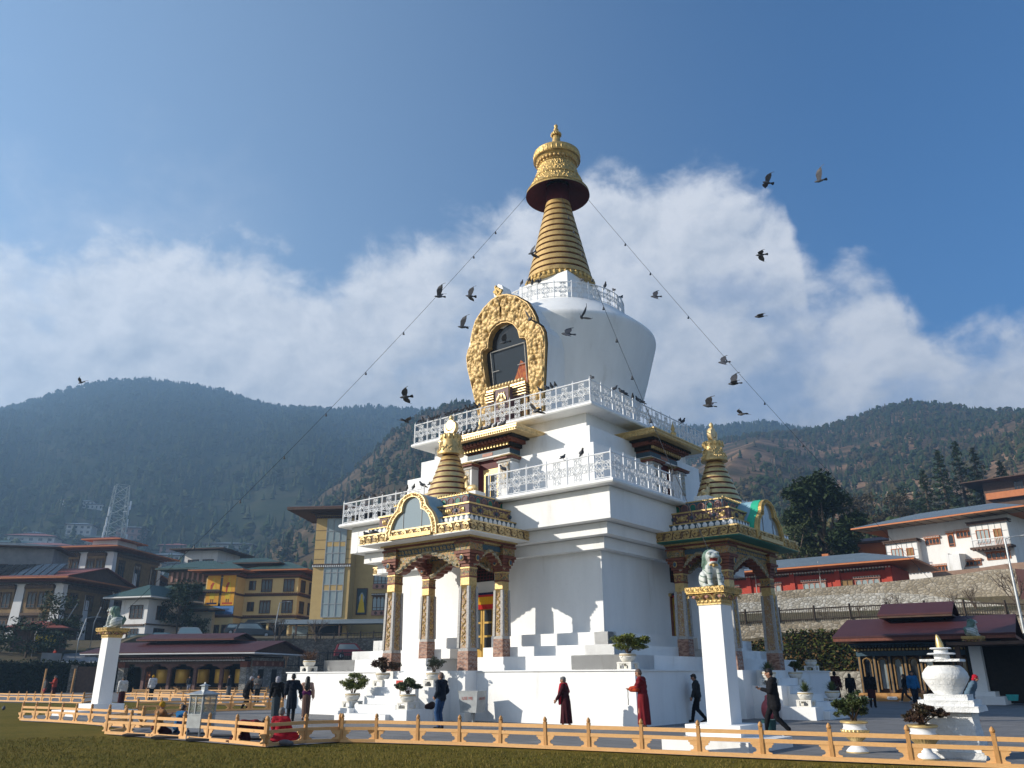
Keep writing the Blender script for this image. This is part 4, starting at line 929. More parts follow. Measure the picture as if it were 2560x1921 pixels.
# ---------------------------------------------------------------- small whitewashed stupa
ss = G(2388, 1897); t = thing('small_stupa', 'small rough whitewashed stupa with a gold horn tip at the right', 'stupa', (ss[0] - .02, ss[1] + .42, 0), .05); t.scale = (1.06, 1.06, 1.09)
def rough_block(m, hx, hy, z0, z1, seed, k=.012):
    bm_ = bmesh.new(); rs = random.Random(seed)
    nx, nz = 14, max(2, int((z1 - z0) / .05)); 
    def P(x, y, z): return (x * hx(z) + rs.gauss(0, k), y * hy(z) + rs.gauss(0, k), z)
    ring = [(-1 + 2 * i / nx, -1) for i in range(nx)] + [(1, -1 + 2 * i / nx) for i in range(nx)] + [(1 - 2 * i / nx, 1) for i in range(nx)] + [(-1, 1 - 2 * i / nx) for i in range(nx)]
    n = len(ring); v = []; f = []
    for j in range(nz + 1):
        z = z0 + (z1 - z0) * j / nz
        for x, y in ring: v.append(P(x, y, z))
    for j in range(nz):
        for i in range(n): f.append((j * n + i, j * n + (i + 1) % n, (j + 1) * n + (i + 1) % n, (j + 1) * n + i))
    f.append(tuple(reversed(range(n)))); f.append(tuple(nz * n + i for i in range(n))); m.add(v, f); bm_.free()
con = lambda a, b, z0, z1: (lambda z: a + (b - a) * (z - z0) / (z1 - z0))
m = MB(); rough_block(m, con(.47, .47, 0, .1), con(.47, .47, 0, .1), 0, .10, 1); rough_block(m, con(.42, .345, .1, .70), con(.42, .345, .1, .70), .10, .70, 2, .008); m.obj('base', BRICKW, t, 40)
for e, z0, z1, s in ((.495, .70, .79, 3), (.43, .79, .88, 4), (.335, .88, .965, 5)):
    m = MB(); rough_block(m, con(e, e, z0, z1), con(e, e, z0, z1), z0, z1, s, .006); m.obj('step', BRICKW, t, 40)
m = MB(); rs = random.Random(4); m.lathe([(.21, .965), (.25, 1.03), (.30, 1.11), (.35, 1.19), (.365, 1.24), (.355, 1.30), (.31, 1.37), (.25, 1.425), (.0, 1.43)], 40, (0, 0, 0), None, lambda a, k: rs.gauss(0, .016)); m.obj('dome', BRICKW, t, 50)
m = MB(); m.sq(.13, 1.42, .13, 1.49, 1); rough_block(m, con(.315, .315, 1.485, 1.525), con(.315, .315, 1.485, 1.525), 1.485, 1.525, 6, .004); m.obj('neck', [BRICKW, DARK], t)
m = MB(); W_ = lambda a, k: rs.gauss(0, .01); m.lathe([(.125, 1.525), (.125, 1.60), (.12, 1.60)], 24, (0, 0, 0), None, W_); m.lathe([(.22, 1.60), (.235, 1.612), (.21, 1.628), (0, 1.635)], 24); m.lathe([(.115, 1.63), (.115, 1.69)], 24, (0, 0, 0), None, W_); m.lathe([(.165, 1.69), (.178, 1.70), (.16, 1.715), (0, 1.72)], 24); m.obj('disc_stack', BRICKW, t, 50)
m = MB(); m.tube([(.0, 0, 1.71), (-.003, 0, 1.77), (-.012, 0, 1.85), (-.022, 0, 1.91), (-.028, 0, 1.935)], [.062, .06, .045, .025, .006], 14); m.obj('gold_tip', GOLDP, t, 60)
# ---------------------------------------------------------------- small court things
b = G(487, 1849); t = thing('butter_lamp_cabinet', 'grey glazed metal lamp cabinet with a pointed lid on thin legs', 'lamp cabinet', (b[0], b[1] + .1, 0), .2); t.scale = (.74,) * 3
m = MB(); m.box(-.3, .3, -.3, .3, .34, .74); m.box(-.31, .31, -.31, .31, .72, .76); m.box(-.31, .31, -.31, .31, 1.28, 1.33)
for sx in (-1, 1):
    for sy in (-1, 1): m.box(*sorted((sx * .3, sx * .26)), *sorted((sy * .3, sy * .26)), .76, 1.28)
m.box(-.02, .02, -.305, -.28, .76, 1.28); m.obj('body', GREYP, t)
m = MB(); m.box(-.26, .26, -.27, -.262, .76, 1.28); m.box(.262, .27, -.26, .26, .76, 1.28); m.box(-.27, -.262, -.26, .26, .76, 1.28); m.box(-.26, .26, .262, .27, .76, 1.28)
tg = NT('clear_glass'); tg.base(C3(.75, .8, .8), .05, 0, .5); tg.b.inputs['Transmission Weight'].default_value = .9; tg.b.inputs['IOR'].default_value = 1.05; m.obj('glass_pane', tg.m, t)
m = MB(); m.frus((-.38, .38, -.38, .38, 1.33), (-.38, .38, -.38, .38, 1.36)); m.frus((-.37, .37, -.37, .37, 1.36), (-.08, .08, -.08, .08, 1.47)); m.sq(.075, 1.47, .075, 1.60); m.sq(.12, 1.60, .12, 1.615); m.sq(.11, 1.615, .02, 1.67); m.sq(.02, 1.67, .015, 1.71); m.obj('lid', STEEL, t)
for sx in (-1, 1):
    for sy in (-1, 1): m = MB(); m.tube([(sx * .27, sy * .27, 0), (sx * .27, sy * .27, .34)], .018, 6); m.obj('leg', STEEL, t)
t = thing('rubbish_bin', 'grey tapered metal bin with red lettering on a single leg', 'bin', (2.75, -9.15, 0), .15)
m = MB(); m.frus((-.30, .30, -.25, .25, .30), (-.36, .36, -.28, .28, .92)); m.box(-.37, .37, -.29, .29, .92, .945); m.obj('box', GREYP, t)
m = MB(); m.box(.02, .10, -.12, .0, 0, .30); m.tube([(-.1, .1, 0), (-.1, .1, .3)], .02, 5); m.obj('leg', GREYP, t)
def text_mesh(name, s, size, m_, parent, loc, rot=(math.pi / 2, 0, 0), ext=.002, align='CENTER'):
    c = bpy.data.curves.new('txt', 'FONT'); c.body = s; c.size = size; c.extrude = ext; c.align_x = align; o = bpy.data.objects.new('txt', c); COL.objects.link(o)
    dg = bpy.context.evaluated_depsgraph_get(); me = bpy.data.meshes.new_from_object(o.evaluated_get(dg)); bpy.data.objects.remove(o); me.materials.append(m_)
    q = bpy.data.objects.new(name, me); COL.objects.link(q); q.parent = parent; q.location = loc; q.rotation_euler = rot; return q
REDP = mat('faded_red_paint', C3(.42, .10, .08), C3(.32, .12, .10), 20, rough=.7)
text_mesh('lettering', 'USE ME', .13, REDP, t, (-.02, -.282, .68), (math.pi / 2 + .05, 0, 0)); text_mesh('lettering', 'USE ME', .11, REDP, t, (.355, 0, .68), (math.pi / 2, 0, math.pi / 2))
t = thing('stake_sign', 'small red sign on a thin stake by the left stairs', 'sign', (.5, -10.2, .0)); m = MB(); m.box(-.015, .015, -.01, .01, .52, 1.1); m.obj('stake', DRYB, t); m = MB(); m.box(-.19, .13, -.02, -.01, 1.0, 1.26); m.obj('board', mat('red_sign_board', C3(.52, .06, .04), C3(.42, .04, .03), rough=.6), t)
t = thing('rag_bundle', 'dark red brown cloth bundle beside the round shrub planter', 'cloth', (1.66, -9.98, .40)); mobj('bundle', blob_mesh('bundle', [('e', (0, 0, .08), (.2, .12, .1)), ('e', (.08, .02, .13), (.12, .1, .1)), ('e', (-.1, 0, .05), (.1, .1, .06))], .02, mat('dark_cloth', C3(.035, .015, .012), C3(.02, .01, .01), rough=.9), 2), t)
m = MB(); p = G(1925, 1831); q = mobj('bucket', MB().lathe([(.15, 0), (.19, .30), (.195, .305), (.18, .30), (.145, .02), (0, .02)], 24).mesh('bucket', mat('teal_green_plastic', C3(.02, .07, .075), C3(.02, .06, .065), rough=.45), 40), None, (p[0], p[1], 0)); tag(q, 'dark teal plastic bucket at the base of the front pillar', 'bucket')
p = G(1922, 1800); t = blob_mesh('bag', [('e', (0, 0, .3), (.22, .2, .33)), ('e', (.06, 0, .2), (.22, .2, .2)), ('c', (0, 0, .58), (-.03, 0, .72), .09, .03), ('c', (-.03, 0, .72), (.05, .02, .78), .04, .015)], .02, mat('pink_red_plastic', C3(.50, .10, .10), C3(.42, .08, .09), 9, rough=.35, bump=.02, bscale=14), 2); tag(mobj('plastic_bag', t, None, (p[0], p[1], 0)), 'full pink red plastic rubbish bag near the front pillar', 'bag')
t = thing('notice_slab', 'grey slab leaning on the fence at the far left lawn', 'slab', tuple(G(117, 1803)[:2]) + (.0,), .3); m = MB(); m.exy([(-.11, .05), (-.04, .46), (.06, .46), (.11, .40), (.03, .03)], -.03, .03); m.obj('slab', SLATE, t)
for k, (u, v, s) in enumerate(((745, 1849, .5), (712, 1870 - 6, .4))):
    p = G(u, v); tag(mobj('cloth_heap', blob_mesh('cloth', [('e', (0, 0, .06), (.22, .12, .07)), ('e', (.12, .03, .05), (.14, .1, .06)), ('e', (-.14, 0, .05), (.1, .1, .05))], .02, mat('grey_cloth', C3(.16, .15, .15), C3(.10, .09, .09), rough=.9), 2), None, (p[0], p[1], 0), 0, .9), ['grey folded cloth lying beyond the short fence', 'grey cloth beside the red robed sitting person'][k], 'cloth')
for k, (u, v) in enumerate(((470, 1847), (560, 1853), (395, 1841))):
    p = G(u, v); m = MB(); m.box(-1.0, 1.0, -.3, .3, .0, .05); tag(m.obj('prayer_board', mat('dark_prayer_board', C3(.05, .04, .035), C3(.09, .075, .06), 4, rough=.6), None, None, (p[0] - .2, p[1] + .35, 0), .9), ['dark prostration board left of the lamp cabinet', 'dark prostration board under the bowing person', 'dark prostration board under the yellow hat worshipper'][(k + 0) % 3], 'board', 'prostration boards')
# ---------------------------------------------------------------- people
def fab(n, c, k=.7): return mat(n, c, C3(*[x * k for x in c[:3]]), 9, rough=.9, spec=.15, bump=.008, bscale=40)
SKIN = mat('tan_skin', C3(.36, .19, .12), C3(.30, .15, .09), 14, rough=.55)
LIPS = mat('lip_tone', C3(.25, .09, .07), rough=.5)
HAIRB = mat('black_hair', C3(.012, .010, .009), C3(.02, .017, .015), 30, rough=.5)
HAIRG = mat('grey_hair', C3(.16, .15, .15), C3(.09, .085, .08), 30, rough=.6)
STUB = mat('shaved_scalp', C3(.12, .075, .055), C3(.09, .06, .045), 20, rough=.6)
F = dict(maroon=fab('maroon_cloth', C3(.17, .014, .018)), dmaroon=fab('dark_maroon_cloth', C3(.05, .010, .014)), red=fab('red_scarf_cloth', C3(.42, .015, .03)), orange=fab('orange_red_cloth', C3(.40, .05, .012)),
         black=fab('black_cloth', C3(.010, .010, .012)), char=fab('charcoal_cloth', C3(.028, .03, .034)), navy=fab('navy_blue_cloth', C3(.012, .018, .03)), jean=fab('blue_denim', C3(.03, .07, .16)), dgho=fab('dark_blue_black_wool', C3(.008, .012, .022)),
         greyk=fab('grey_blue_skirt_cloth', C3(.05, .065, .075)), peach=fab('peach_silk', C3(.50, .30, .22)), purple=fab('purple_cloth', C3(.10, .018, .09)), brownk=fab('woven_brown_skirt', C3(.13, .08, .065)), white=fab('white_knit', C3(.62, .61, .60)), tan=fab('tan_coat_cloth', C3(.26, .13, .055)), yellow=fab('mustard_knit', C3(.50, .27, .02)), blue=fab('bright_blue_cloth', C3(.02, .13, .30)), dred=fab('brick_red_jacket', C3(.30, .04, .025)), pink=fab('pink_red_cloth', C3(.42, .05, .07)), grey=fab('grey_cloth_wear', C3(.12, .12, .12)), denim=fab('pale_denim', C3(.10, .16, .22)), lgrey=fab('light_grey_cap', C3(.34, .34, .38)), red2=fab('bright_red_robe', C3(.34, .012, .025)), shoe=fab('dark_shoe', C3(.02, .018, .016)), wshoe=fab('pale_shoe', C3(.4, .4, .4)), teal=fab('teal_cuff', C3(.10, .45, .38)), violet=fab('violet_cloth', C3(.12, .06, .22)))
V = Vector
def ik(a, b, l1, l2, hint):
    a, b = V(a), V(b); d = b - a; L = min(d.length, (l1 + l2) * .995); d.normalize(); b = a + d * L
    x = (l1 * l1 - l2 * l2 + L * L) / (2 * L); h = math.sqrt(max(0, l1 * l1 - x * x)); n = V(hint); n = (n - d * n.dot(d))
    n = n.normalized() if n.length > 1e-4 else V((0, -1, 0)); return a + d * x + n * h, b
def skeleton(kind='stand', stride=0.0, lean=0.0, handL=None, handR=None, headtilt=0.0, turn=0.0):
    J = {}
    if kind in ('stand',):
        J['pel'] = V((0, 0, .93))
        for s, nme in ((-1, 'L'), (1, 'R')):
            st = stride * s; hip = V((s * .09, 0, .90)); J['hip' + nme] = hip
            ank = V((s * .085, st, .085 + (max(0, -st) * .28))); k, ank = ik(hip, ank, .42, .42, (0, 1, 0)); J['kn' + nme], J['an' + nme] = k, ank
            J['toe' + nme] = ank + V((s * .02, .15, -.045 - (max(0, -st) * .30)))
    elif kind == 'sit':
        J['pel'] = V((0, 0, .14))
        for s, nme in ((-1, 'L'), (1, 'R')):
            J['hip' + nme] = V((s * .1, 0, .14)); J['kn' + nme] = V((s * .38, .25, .16)); J['an' + nme] = V((-s * .08, .38, .09)); J['toe' + nme] = V((-s * .2, .40, .07))
    elif kind == 'kneel':
        J['pel'] = V((0, 0, .28))
        for s, nme in ((-1, 'L'), (1, 'R')):
            J['hip' + nme] = V((s * .09, 0, .28)); J['kn' + nme] = V((s * .13, .40, .10)); J['an' + nme] = V((s * .09, -.02, .08)); J['toe' + nme] = V((s * .08, -.18, .05))
    elif kind == 'bow':
        J['pel'] = V((0, 0, .46))
        for s, nme in ((-1, 'L'), (1, 'R')):
            J['hip' + nme] = V((s * .09, 0, .46)); J['kn' + nme] = V((s * .13, .14, .09)); J['an' + nme] = V((s * .09, -.28, .08)); J['toe' + nme] = V((s * .08, -.43, .05))
    c, sn = math.cos(lean), math.sin(lean)
    up = lambda y, z, x=0.0: J['pel'] + V((x, y * c + z * sn, -y * sn + z * c))
    J['wai'] = up(0, .16); J['che'] = up(.0, .36); J['nek'] = up(-.005, .53)
    for s, nme in ((-1, 'L'), (1, 'R')): J['sh' + nme] = up(-.01, .475, s * .175)
    hl = lean * .6 + headtilt; J['hea'] = J['nek'] + V((math.sin(turn) * .02, .02 + .115 * math.sin(hl), .125 * math.cos(hl))); J['hl'] = hl; J['turn'] = turn
    for s, nme, h in ((-1, 'L', handL), (1, 'R', handR)):
        sh = J['sh' + nme]
        tgt = (J['pel'] + V((s * .25, .06 - stride * s * .5, -.06))) if h is None else (J['pel'] + V(h))
        if kind == 'bow' and h is None: tgt = V((s * .17, .78, .07))
        e, w = ik(sh, tgt, .28, .25, (s * .5, -.9, -.25)); J['el' + nme], J['wr' + nme] = e, w
    return J
def hand_prims(J, n, s):
    w, e = J['wr' + n], J['el' + n]; d = (w - e).normalized(); side = V((0, 1, 0)) - d * d.y
    side = side.normalized() if side.length > .2 else V((0, 0, 1)); nor = d.cross(side).normalized() * (-s)
    pr = [('c', w, w + d * .045, .026, .034), ('c', w + d * .045 - side * .02, w + d * .075 + side * .02, .026, .026)]
    for i, L in enumerate((.062, .074, .068, .052)):
        b = w + d * .085 + side * (.030 - .020 * i); m1 = b + d * L * .5 + nor * .010; t = m1 + d * L * .38 + nor * .028; pr += [('c', b, m1, .0105, .0095), ('c', m1, t, .0095, .008)]
    b = w + d * .03 + side * .032; m1 = b + side * .028 + d * .028; pr += [('c', b, m1, .013, .011), ('c', m1, m1 + d * .032 + nor * .01, .011, .009)]
    return pr
def body_prims(J):
    pr = [('c', J['pel'], J['wai'], .125, .115), ('c', J['wai'], J['che'], .115, .13), ('c', J['che'] + V((-.07, 0, .02)), J['che'] + V((.07, 0, .02)), .115, .115), ('c', J['shL'], J['shR'], .062, .062), ('c', J['nek'] - V((0, 0, .05)), J['hea'], .055, .052)]
    for s, n in ((-1, 'L'), (1, 'R')):
        pr += [('c', J['sh' + n], J['el' + n], .052, .040), ('c', J['el' + n], J['wr' + n], .040, .027), ('c', J['hip' + n], J['kn' + n], .085, .056), ('c', J['kn' + n], J['an' + n], .054, .036), ('c', J['an' + n] - V((0, 0, .03)), J['toe' + n], .036, .028)] + hand_prims(J, n, s)
    return pr
def head_frame(J):
    M = Matrix.Translation(J['hea']) @ Matrix.Rotation(J['turn'], 4, 'Z') @ Matrix.Rotation(-J['hl'], 4, 'X'); return M
def head_prims(J):
    M = head_frame(J); e = (-J['hl'], 0, J['turn']); P = lambda x, y, z: M @ V((x, y, z)); E_ = M.to_euler(); E_ = tuple(E_)
    return [('e', P(0, -.01, .035), (.078, .095, .092), E_), ('e', P(0, .02, -.03), (.062, .072, .078), E_), ('e', P(0, .055, -.075), (.035, .03, .028), E_),
            ('c', P(0, .088, .03), P(0, .108, -.012), .010, .015), ('e', P(-.082, .0, .0), (.012, .024, .034), E_), ('e', P(.082, .0, .0), (.012, .024, .034), E_),
            ('e', P(-.036, .072, -.02), (.028, .022, .022), E_), ('e', P(.036, .072, -.02), (.028, .022, .022), E_), ('c', P(-.045, .078, .035), P(.045, .078, .035), .015, .015), ('c', P(-.022, .083, -.048), P(.022, .083, -.048), .011, .011)]
def person(label, u=None, v=None, face=0.0, h=1.68, kind='stand', pose=None, wear=(), hair='short', haircol=None, group=None, loc=None, fine=True, extras=None, dz=0.0):
    """face: 0 walks away from the camera, 90 to the photo's left, -90 to its right, 180 towards it"""
    p = np.array(loc) if loc is not None else G(u, v); az = math.atan2(p[0] - CP[0], p[1] - CP[1])
    t = thing('person', label, 'person', (p[0], p[1], (p[2] if loc is not None else 0) + dz), -az + R(face), group); s = h / 1.68 * .88; t.scale = (s, s, s)
    J = skeleton(kind, **(pose or {})); M = head_frame(J); Mi = np.array(M.inverted())
    def col(c):
        q = (np.c_[c, np.ones(len(c))] @ Mi.T)[:, :3]; r = np.zeros(len(c), int)
        eye = (np.hypot(np.abs(q[:, 0]) - .034, q[:, 2] - .012) < .012) & (q[:, 1] > .05); brow = (np.abs(np.abs(q[:, 0]) - .036) < .024) & (np.abs(q[:, 2] - .036) < .006) & (q[:, 1] > .06)
        lip = (np.abs(q[:, 0]) < .026) & (np.abs(q[:, 2] + .05) < .008) & (q[:, 1] > .07); r[eye | brow] = 1; r[lip] = 2; return r
    mobj('body', blob_mesh('body', body_prims(J) + head_prims(J), .0085 if fine else .014, [SKIN, HAIRB, LIPS], 2, col), t)
    hm = haircol or HAIRB; P = lambda x, y, z: M @ V((x, y, z)); E_ = tuple(M.to_euler())
    def cut(c): return c
    if hair == 'short': hp = [('e', P(0, -.018, .052), (.086, .100, .092), E_), ('e', P(0, -.055, .0), (.078, .058, .075), E_), ('c', P(-.05, .065, .09), P(.05, .065, .09), .026, .026)]
    elif hair == 'shaved': hp = [('e', P(0, -.016, .044), (.081, .096, .090), E_), ('e', P(0, -.055, .0), (.070, .050, .07), E_)]
    elif hair == 'bob': hp = [('e', P(0, -.02, .05), (.092, .104, .095), E_), ('e', P(0, -.045, -.03), (.092, .07, .10), E_)]
    elif hair == 'bun': hp = [('e', P(0, -.02, .05), (.088, .100, .092), E_), ('e', P(0, -.11, -.01), (.055, .05, .055), E_)]
    elif hair == 'long': hp = [('e', P(0, -.02, .05), (.092, .104, .095), E_), ('c', P(0, -.05, 0), J['che'] + V((0, -.13, .0)), .10, .12), ('c', J['che'] + V((0, -.13, .05)), J['wai'] + V((0, -.12, .10)), .125, .05)]
    elif hair == 'beanie': hp = [('e', P(0, -.016, .058), (.094, .106, .098), E_), ('c', P(-.05, -.01, .02), P(.05, -.01, .02), .06, .06), ('e', P(0, 0, .15), (.03, .03, .025), E_)]
    elif hair == 'cap': hp = [('e', P(0, -.02, .05), (.090, .102, .094), E_), ('e', P(0, -.06, -.01), (.082, .06, .085), E_)]
    elif hair == 'scarf': hp = [('e', P(0, -.025, .045), (.100, .108, .10), E_), ('e', P(0, -.05, -.05), (.10, .08, .10), E_)]
    mobj({'beanie': 'knitted_hat', 'cap': 'cap', 'scarf': 'head_scarf'}.get(hair, 'hair'), blob_mesh('hair', hp, .011, hm, 2), t)
    for w in wear:
        k, m_ = w[0], F[w[1]] if isinstance(w[1], str) else w[1]; g = w[2] if len(w) > 2 else {}
        pr = []; disp = None; vox = .014; nme = k
        if k in ('jacket', 'coat', 'puffer'):
            b = .030 if k != 'puffer' else .052
            pr = [('c', J['pel'] + V((-.04, 0, .02)), J['wai'] + V((-.02, 0, 0)), .125 + b, .115 + b), ('c', J['pel'] + V((.04, 0, .02)), J['wai'] + V((.02, 0, 0)), .125 + b, .115 + b), ('c', J['wai'], J['che'], .118 + b, .13 + b), ('c', J['che'] + V((-.06, 0, .02)), J['che'] + V((.06, 0, .02)), .112 + b, .112 + b), ('c', J['shL'], J['shR'], .066 + b, .066 + b), ('c', J['nek'] - V((0, 0, .07)), J['nek'] - V((0, -.005, .005)), .085, .072)]
            if k == 'coat': pr += [('c', J['wai'], J['hip' + n] + (J['kn' + n] - J['hip' + n]) * .35 + V((0, -.02, 0)), .16, .145) for n in 'LR']
            for n in 'LR': pr += [('c', J['sh' + n], J['el' + n], .060 + b, .048 + b * .8), ('c', J['el' + n], J['wr' + n] + (J['el' + n] - J['wr' + n]).normalized() * .015, .050 + b * .8, .040 + b * .4)]
            if g.get('hood'): pr += [('e', J['nek'] + V((0, -.09, -.03)), (.11, .06, .07))]
            disp = lambda c: c + np.c_[np.sin(c[:, 2] * 55 + c[:, 0] * 20), np.cos(c[:, 2] * 48 + c[:, 1] * 25), 0 * c[:, 0]] * (.004 if k != 'puffer' else .008)
        elif k == 'top':
            pr = [('c', J['wai'], J['che'], .132, .148), ('c', J['che'] + V((-.06, 0, .02)), J['che'] + V((.06, 0, .02)), .125, .125), ('c', J['shL'], J['shR'], .082, .082)] + [('c', J['sh' + n], J['el' + n], .078, .072) for n in 'LR'] + [('c', J['el' + n], J['wr' + n], .074, .064) for n in 'LR']
        elif k == 'trousers':
            pr = [('c', J['pel'], J['wai'] + V((0, 0, -.06)), .14, .13)]
            for n in 'LR': pr += [('c', J['hip' + n], J['kn' + n], .102, .076), ('c', J['kn' + n], J['an' + n] + V((0, 0, .02)), .078, .062)]
            disp = lambda c: c + np.c_[0 * c[:, 0], np.sin(c[:, 2] * 60 + c[:, 0] * 30), 0 * c[:, 0]] * .004
        elif k in ('skirt', 'robe', 'gho'):
            z1 = {'skirt': .14, 'robe': .15, 'gho': .46}[k] if kind == 'stand' else .06
            if kind == 'stand':
                bot = (J['anL'] + J['anR']) / 2; bot = V((bot.x, bot.y, z1)); wd = g.get('w', .15) / .15; sp = abs(J['anL'].y - J['anR'].y) * .5 * .5
                top = J['wai'] + V((0, 0, .05)); L = []
                for q in range(9):
                    f = q / 8; c = J['pel'].lerp(bot, max(0, (f - .2) / .8)) if f > .2 else top.lerp(J['pel'], f / .2)
                    w_ = 1 + (wd - 1) * f
                    L.append((tuple(c), (.142 + .045 * min(1, f * 4) + (.012 * f if k == 'robe' else 0)) * w_, (.125 + .04 * min(1, f * 4) + sp * max(0, f - .2) * .8) * w_))
                pr.append(('loft', L))
                amp = .022 if k != 'skirt' else .008
                disp = lambda c: c + (np.c_[c[:, 0], c[:, 1] - bot.y * .5, 0 * c[:, 0]] / (np.hypot(c[:, 0], c[:, 1]) + .02)[:, None]) * (np.sin(np.arctan2(c[:, 1] - bot.y * .5, c[:, 0]) * 9 + c[:, 2] * 3) * amp * np.clip((1.0 - c[:, 2]) / .8, 0, 1))[:, None]
            else:
                pr = [('c', J['pel'], J['wai'], .17, .15)] + [('c', J['hip' + n], J['kn' + n], .135, .115) for n in 'LR'] + [('c', J['kn' + n], J['an' + n], .115, .08) for n in 'LR'] + [('c', J['knL'], J['knR'], .09, .09)]
                if kind == 'sit': pr += [('e', (0, .1, .07), (.48, .36, .085)), ('e', (0, -.05, .12), (.28, .2, .14))]
            vox = .017
        elif k in ('wrap', 'shawl'):
            pr = [('c', J['wai'] + V((0, 0, -.05)), J['che'], .150, .158), ('c', J['che'] + V((-.08, 0, .03)), J['che'] + V((.08, 0, .03)), .125, .125), ('c', J['shL'], J['shR'], .095, .095)] + [('c', J['sh' + n], J['el' + n], .095, .092) for n in 'LR'] + [('c', J['el' + n], J['el' + n].lerp(J['wr' + n], .55), .09, .085) for n in 'LR'] + [('c', J['shL'], J['elR'], .07, .08), ('c', J['nek'] + V((-.05, -.02, -.04)), J['nek'] + V((.05, -.02, -.04)), .07, .07)]
            disp = lambda c: c + (np.c_[c[:, 0], c[:, 1], 0 * c[:, 0]] / (np.hypot(c[:, 0], c[:, 1]) + .03)[:, None]) * (np.sin(c[:, 2] * 42 + c[:, 0] * 34 + np.sin(c[:, 1] * 20)) * .011)[:, None]
            vox = .015
        elif k == 'scarf':
            n_ = J['nek']; pr = [('c', n_ + V((.07 * math.cos(a), .07 * math.sin(a), -.01)), n_ + V((.07 * math.cos(a + .7), .07 * math.sin(a + .7), -.01)), .062, .062) for a in np.arange(0, 6.2, .7)] + [('c', n_ + V((-.06, .09, -.02)), J['wai'] + V((-.13, .17, .06)), .07, .075), ('c', J['wai'] + V((-.13, .17, .06)), J['pel'] + V((-.12, .20, -.12)), .075, .05), ('c', n_ + V((.05, .1, -.02)), J['che'] + V((.08, .18, -.1)), .065, .05), ('c', n_ + V((.06, -.06, .0)), J['che'] + V((.10, -.14, -.08)), .07, .05)]
        elif k == 'sleeves':
            pr = [('c', J['el' + n], J['wr' + n] + (J['el' + n] - J['wr' + n]).normalized() * .05, .10, .085) for n in 'LR']
        elif k == 'sash': pr = [('c', J['wai'] + V((-.06, 0, -.03)), J['wai'] + V((.06, 0, -.03)), .15, .15)]
        elif k == 'shoes': pr = [('c', J['an' + n] - V((0, .02, .03)), J['toe' + n], .048, .040) for n in 'LR']
        elif k == 'bag':
            c = J['pel'] + V(g.get('at', (.3, 0, .1))); pr = [('e', c, (.07, .15, .13)), ('c', c + V((0, .1, .08)), J['shL' if c.x < 0 else 'shR'] + V((0, .07, .07)), .012, .012), ('c', c + V((0, -.1, .08)), J['shL' if c.x < 0 else 'shR'] + V((0, -.07, .07)), .012, .012)]; vox = .012
        elif k == 'phone': c = J['wrL'] + V((.0, .10, .03)); pr = [('e', c, (.035, .07, .012))]; vox = .008
        elif k == 'beads': w0 = J['wrL']; pr = [('e', w0 + V((.012 * math.sin(i), .07, -.04 - .035 * i)), (.016, .016, .016)) for i in range(12)]; vox = .007
        mobj(nme, blob_mesh(nme, pr, vox if fine else vox * 1.4, m_, 3, None, disp), t)
    return t
person('elderly woman in a dark maroon robe and red scarf walking left beside the podium', 1416, 1821, 80, 1.52, pose=dict(stride=.14, lean=.12, handL=(-.2, .32, -.02), handR=(.26, .02, -.08)), wear=[('robe', 'dmaroon'), ('jacket', 'dmaroon'), ('scarf', 'red'), ('shoes', 'shoe')], hair='short', haircol=HAIRG)
person('monk in maroon and orange robes holding beads at the podium corner', 1612, 1826, 75, 1.75, pose=dict(stride=.06, lean=.08, handL=(-.10, .36, .20), handR=(.08, .34, .20), headtilt=.35), wear=[('robe', 'maroon'), ('wrap', 'maroon'), ('sleeves', 'orange'), ('beads', 'shoe'), ('shoes', 'dmaroon')], hair='shaved', haircol=STUB)
person('young man in a charcoal jacket walking behind the front pillar', 1748, 1808, 85, 1.60, pose=dict(stride=.24, lean=.06, headtilt=.3), wear=[('jacket', 'char'), ('trousers', 'black'), ('shoes', 'shoe')])
person('young man in a hooded black coat striding left past the pillar with a phone', 1944, 1842, 95, 1.72, pose=dict(stride=.30, lean=.04, handL=(-.05, .30, .26), headtilt=.2), wear=[('coat', 'black', dict(hood=1)), ('trousers', 'black'), ('shoes', 'wshoe'), ('phone', 'shoe')])
person('man in a navy hooded jacket and blue jeans standing before the stairs', 1100, 1824, 50, 1.66, pose=dict(handL=(-.17, .10, .04), handR=(.17, .10, .04), headtilt=.05), wear=[('jacket', 'navy', dict(hood=1)), ('trousers', 'jean'), ('shoes', 'shoe')], hair='shaved', haircol=STUB)
person('woman with a pale headcap, black top and grey skirt walking away', 686, 1801, 5, 1.55, pose=dict(stride=.08, handR=(.30, .0, -.10)), wear=[('skirt', 'greyk', dict(w=.13)), ('jacket', 'black'), ('shoes', 'shoe')], hair='scarf', haircol=F['lgrey'])
person('man in a knee length dark robe and dark socks walking away', 725, 1805, 0, 1.64, pose=dict(stride=.17, handR=(.28, .1, .05)), wear=[('gho', 'dgho'), ('wrap', 'dgho'), ('trousers', 'black'), ('shoes', 'shoe'), ('bag', 'navy', dict(at=(.33, .02, -.02)))])
person('woman with long dark hair, peach jacket and woven ankle length skirt walking away', 762, 1802, -8, 1.55, pose=dict(stride=.10, handR=(.26, .02, -.02)), wear=[('skirt', 'brownk', dict(w=.12)), ('top', 'peach'), ('sash', 'purple'), ('shoes', 'brownk')], hair='long')
person('hunched elder in black with a pale grey cap stooping along the grass strip', 610, 1775.5, -70, 1.60, pose=dict(stride=.10, lean=.42, handR=(.12, .34, -.05)), wear=[('coat', 'black'), ('trousers', 'black'), ('shoes', 'shoe')], hair='cap', haircol=F['lgrey'])
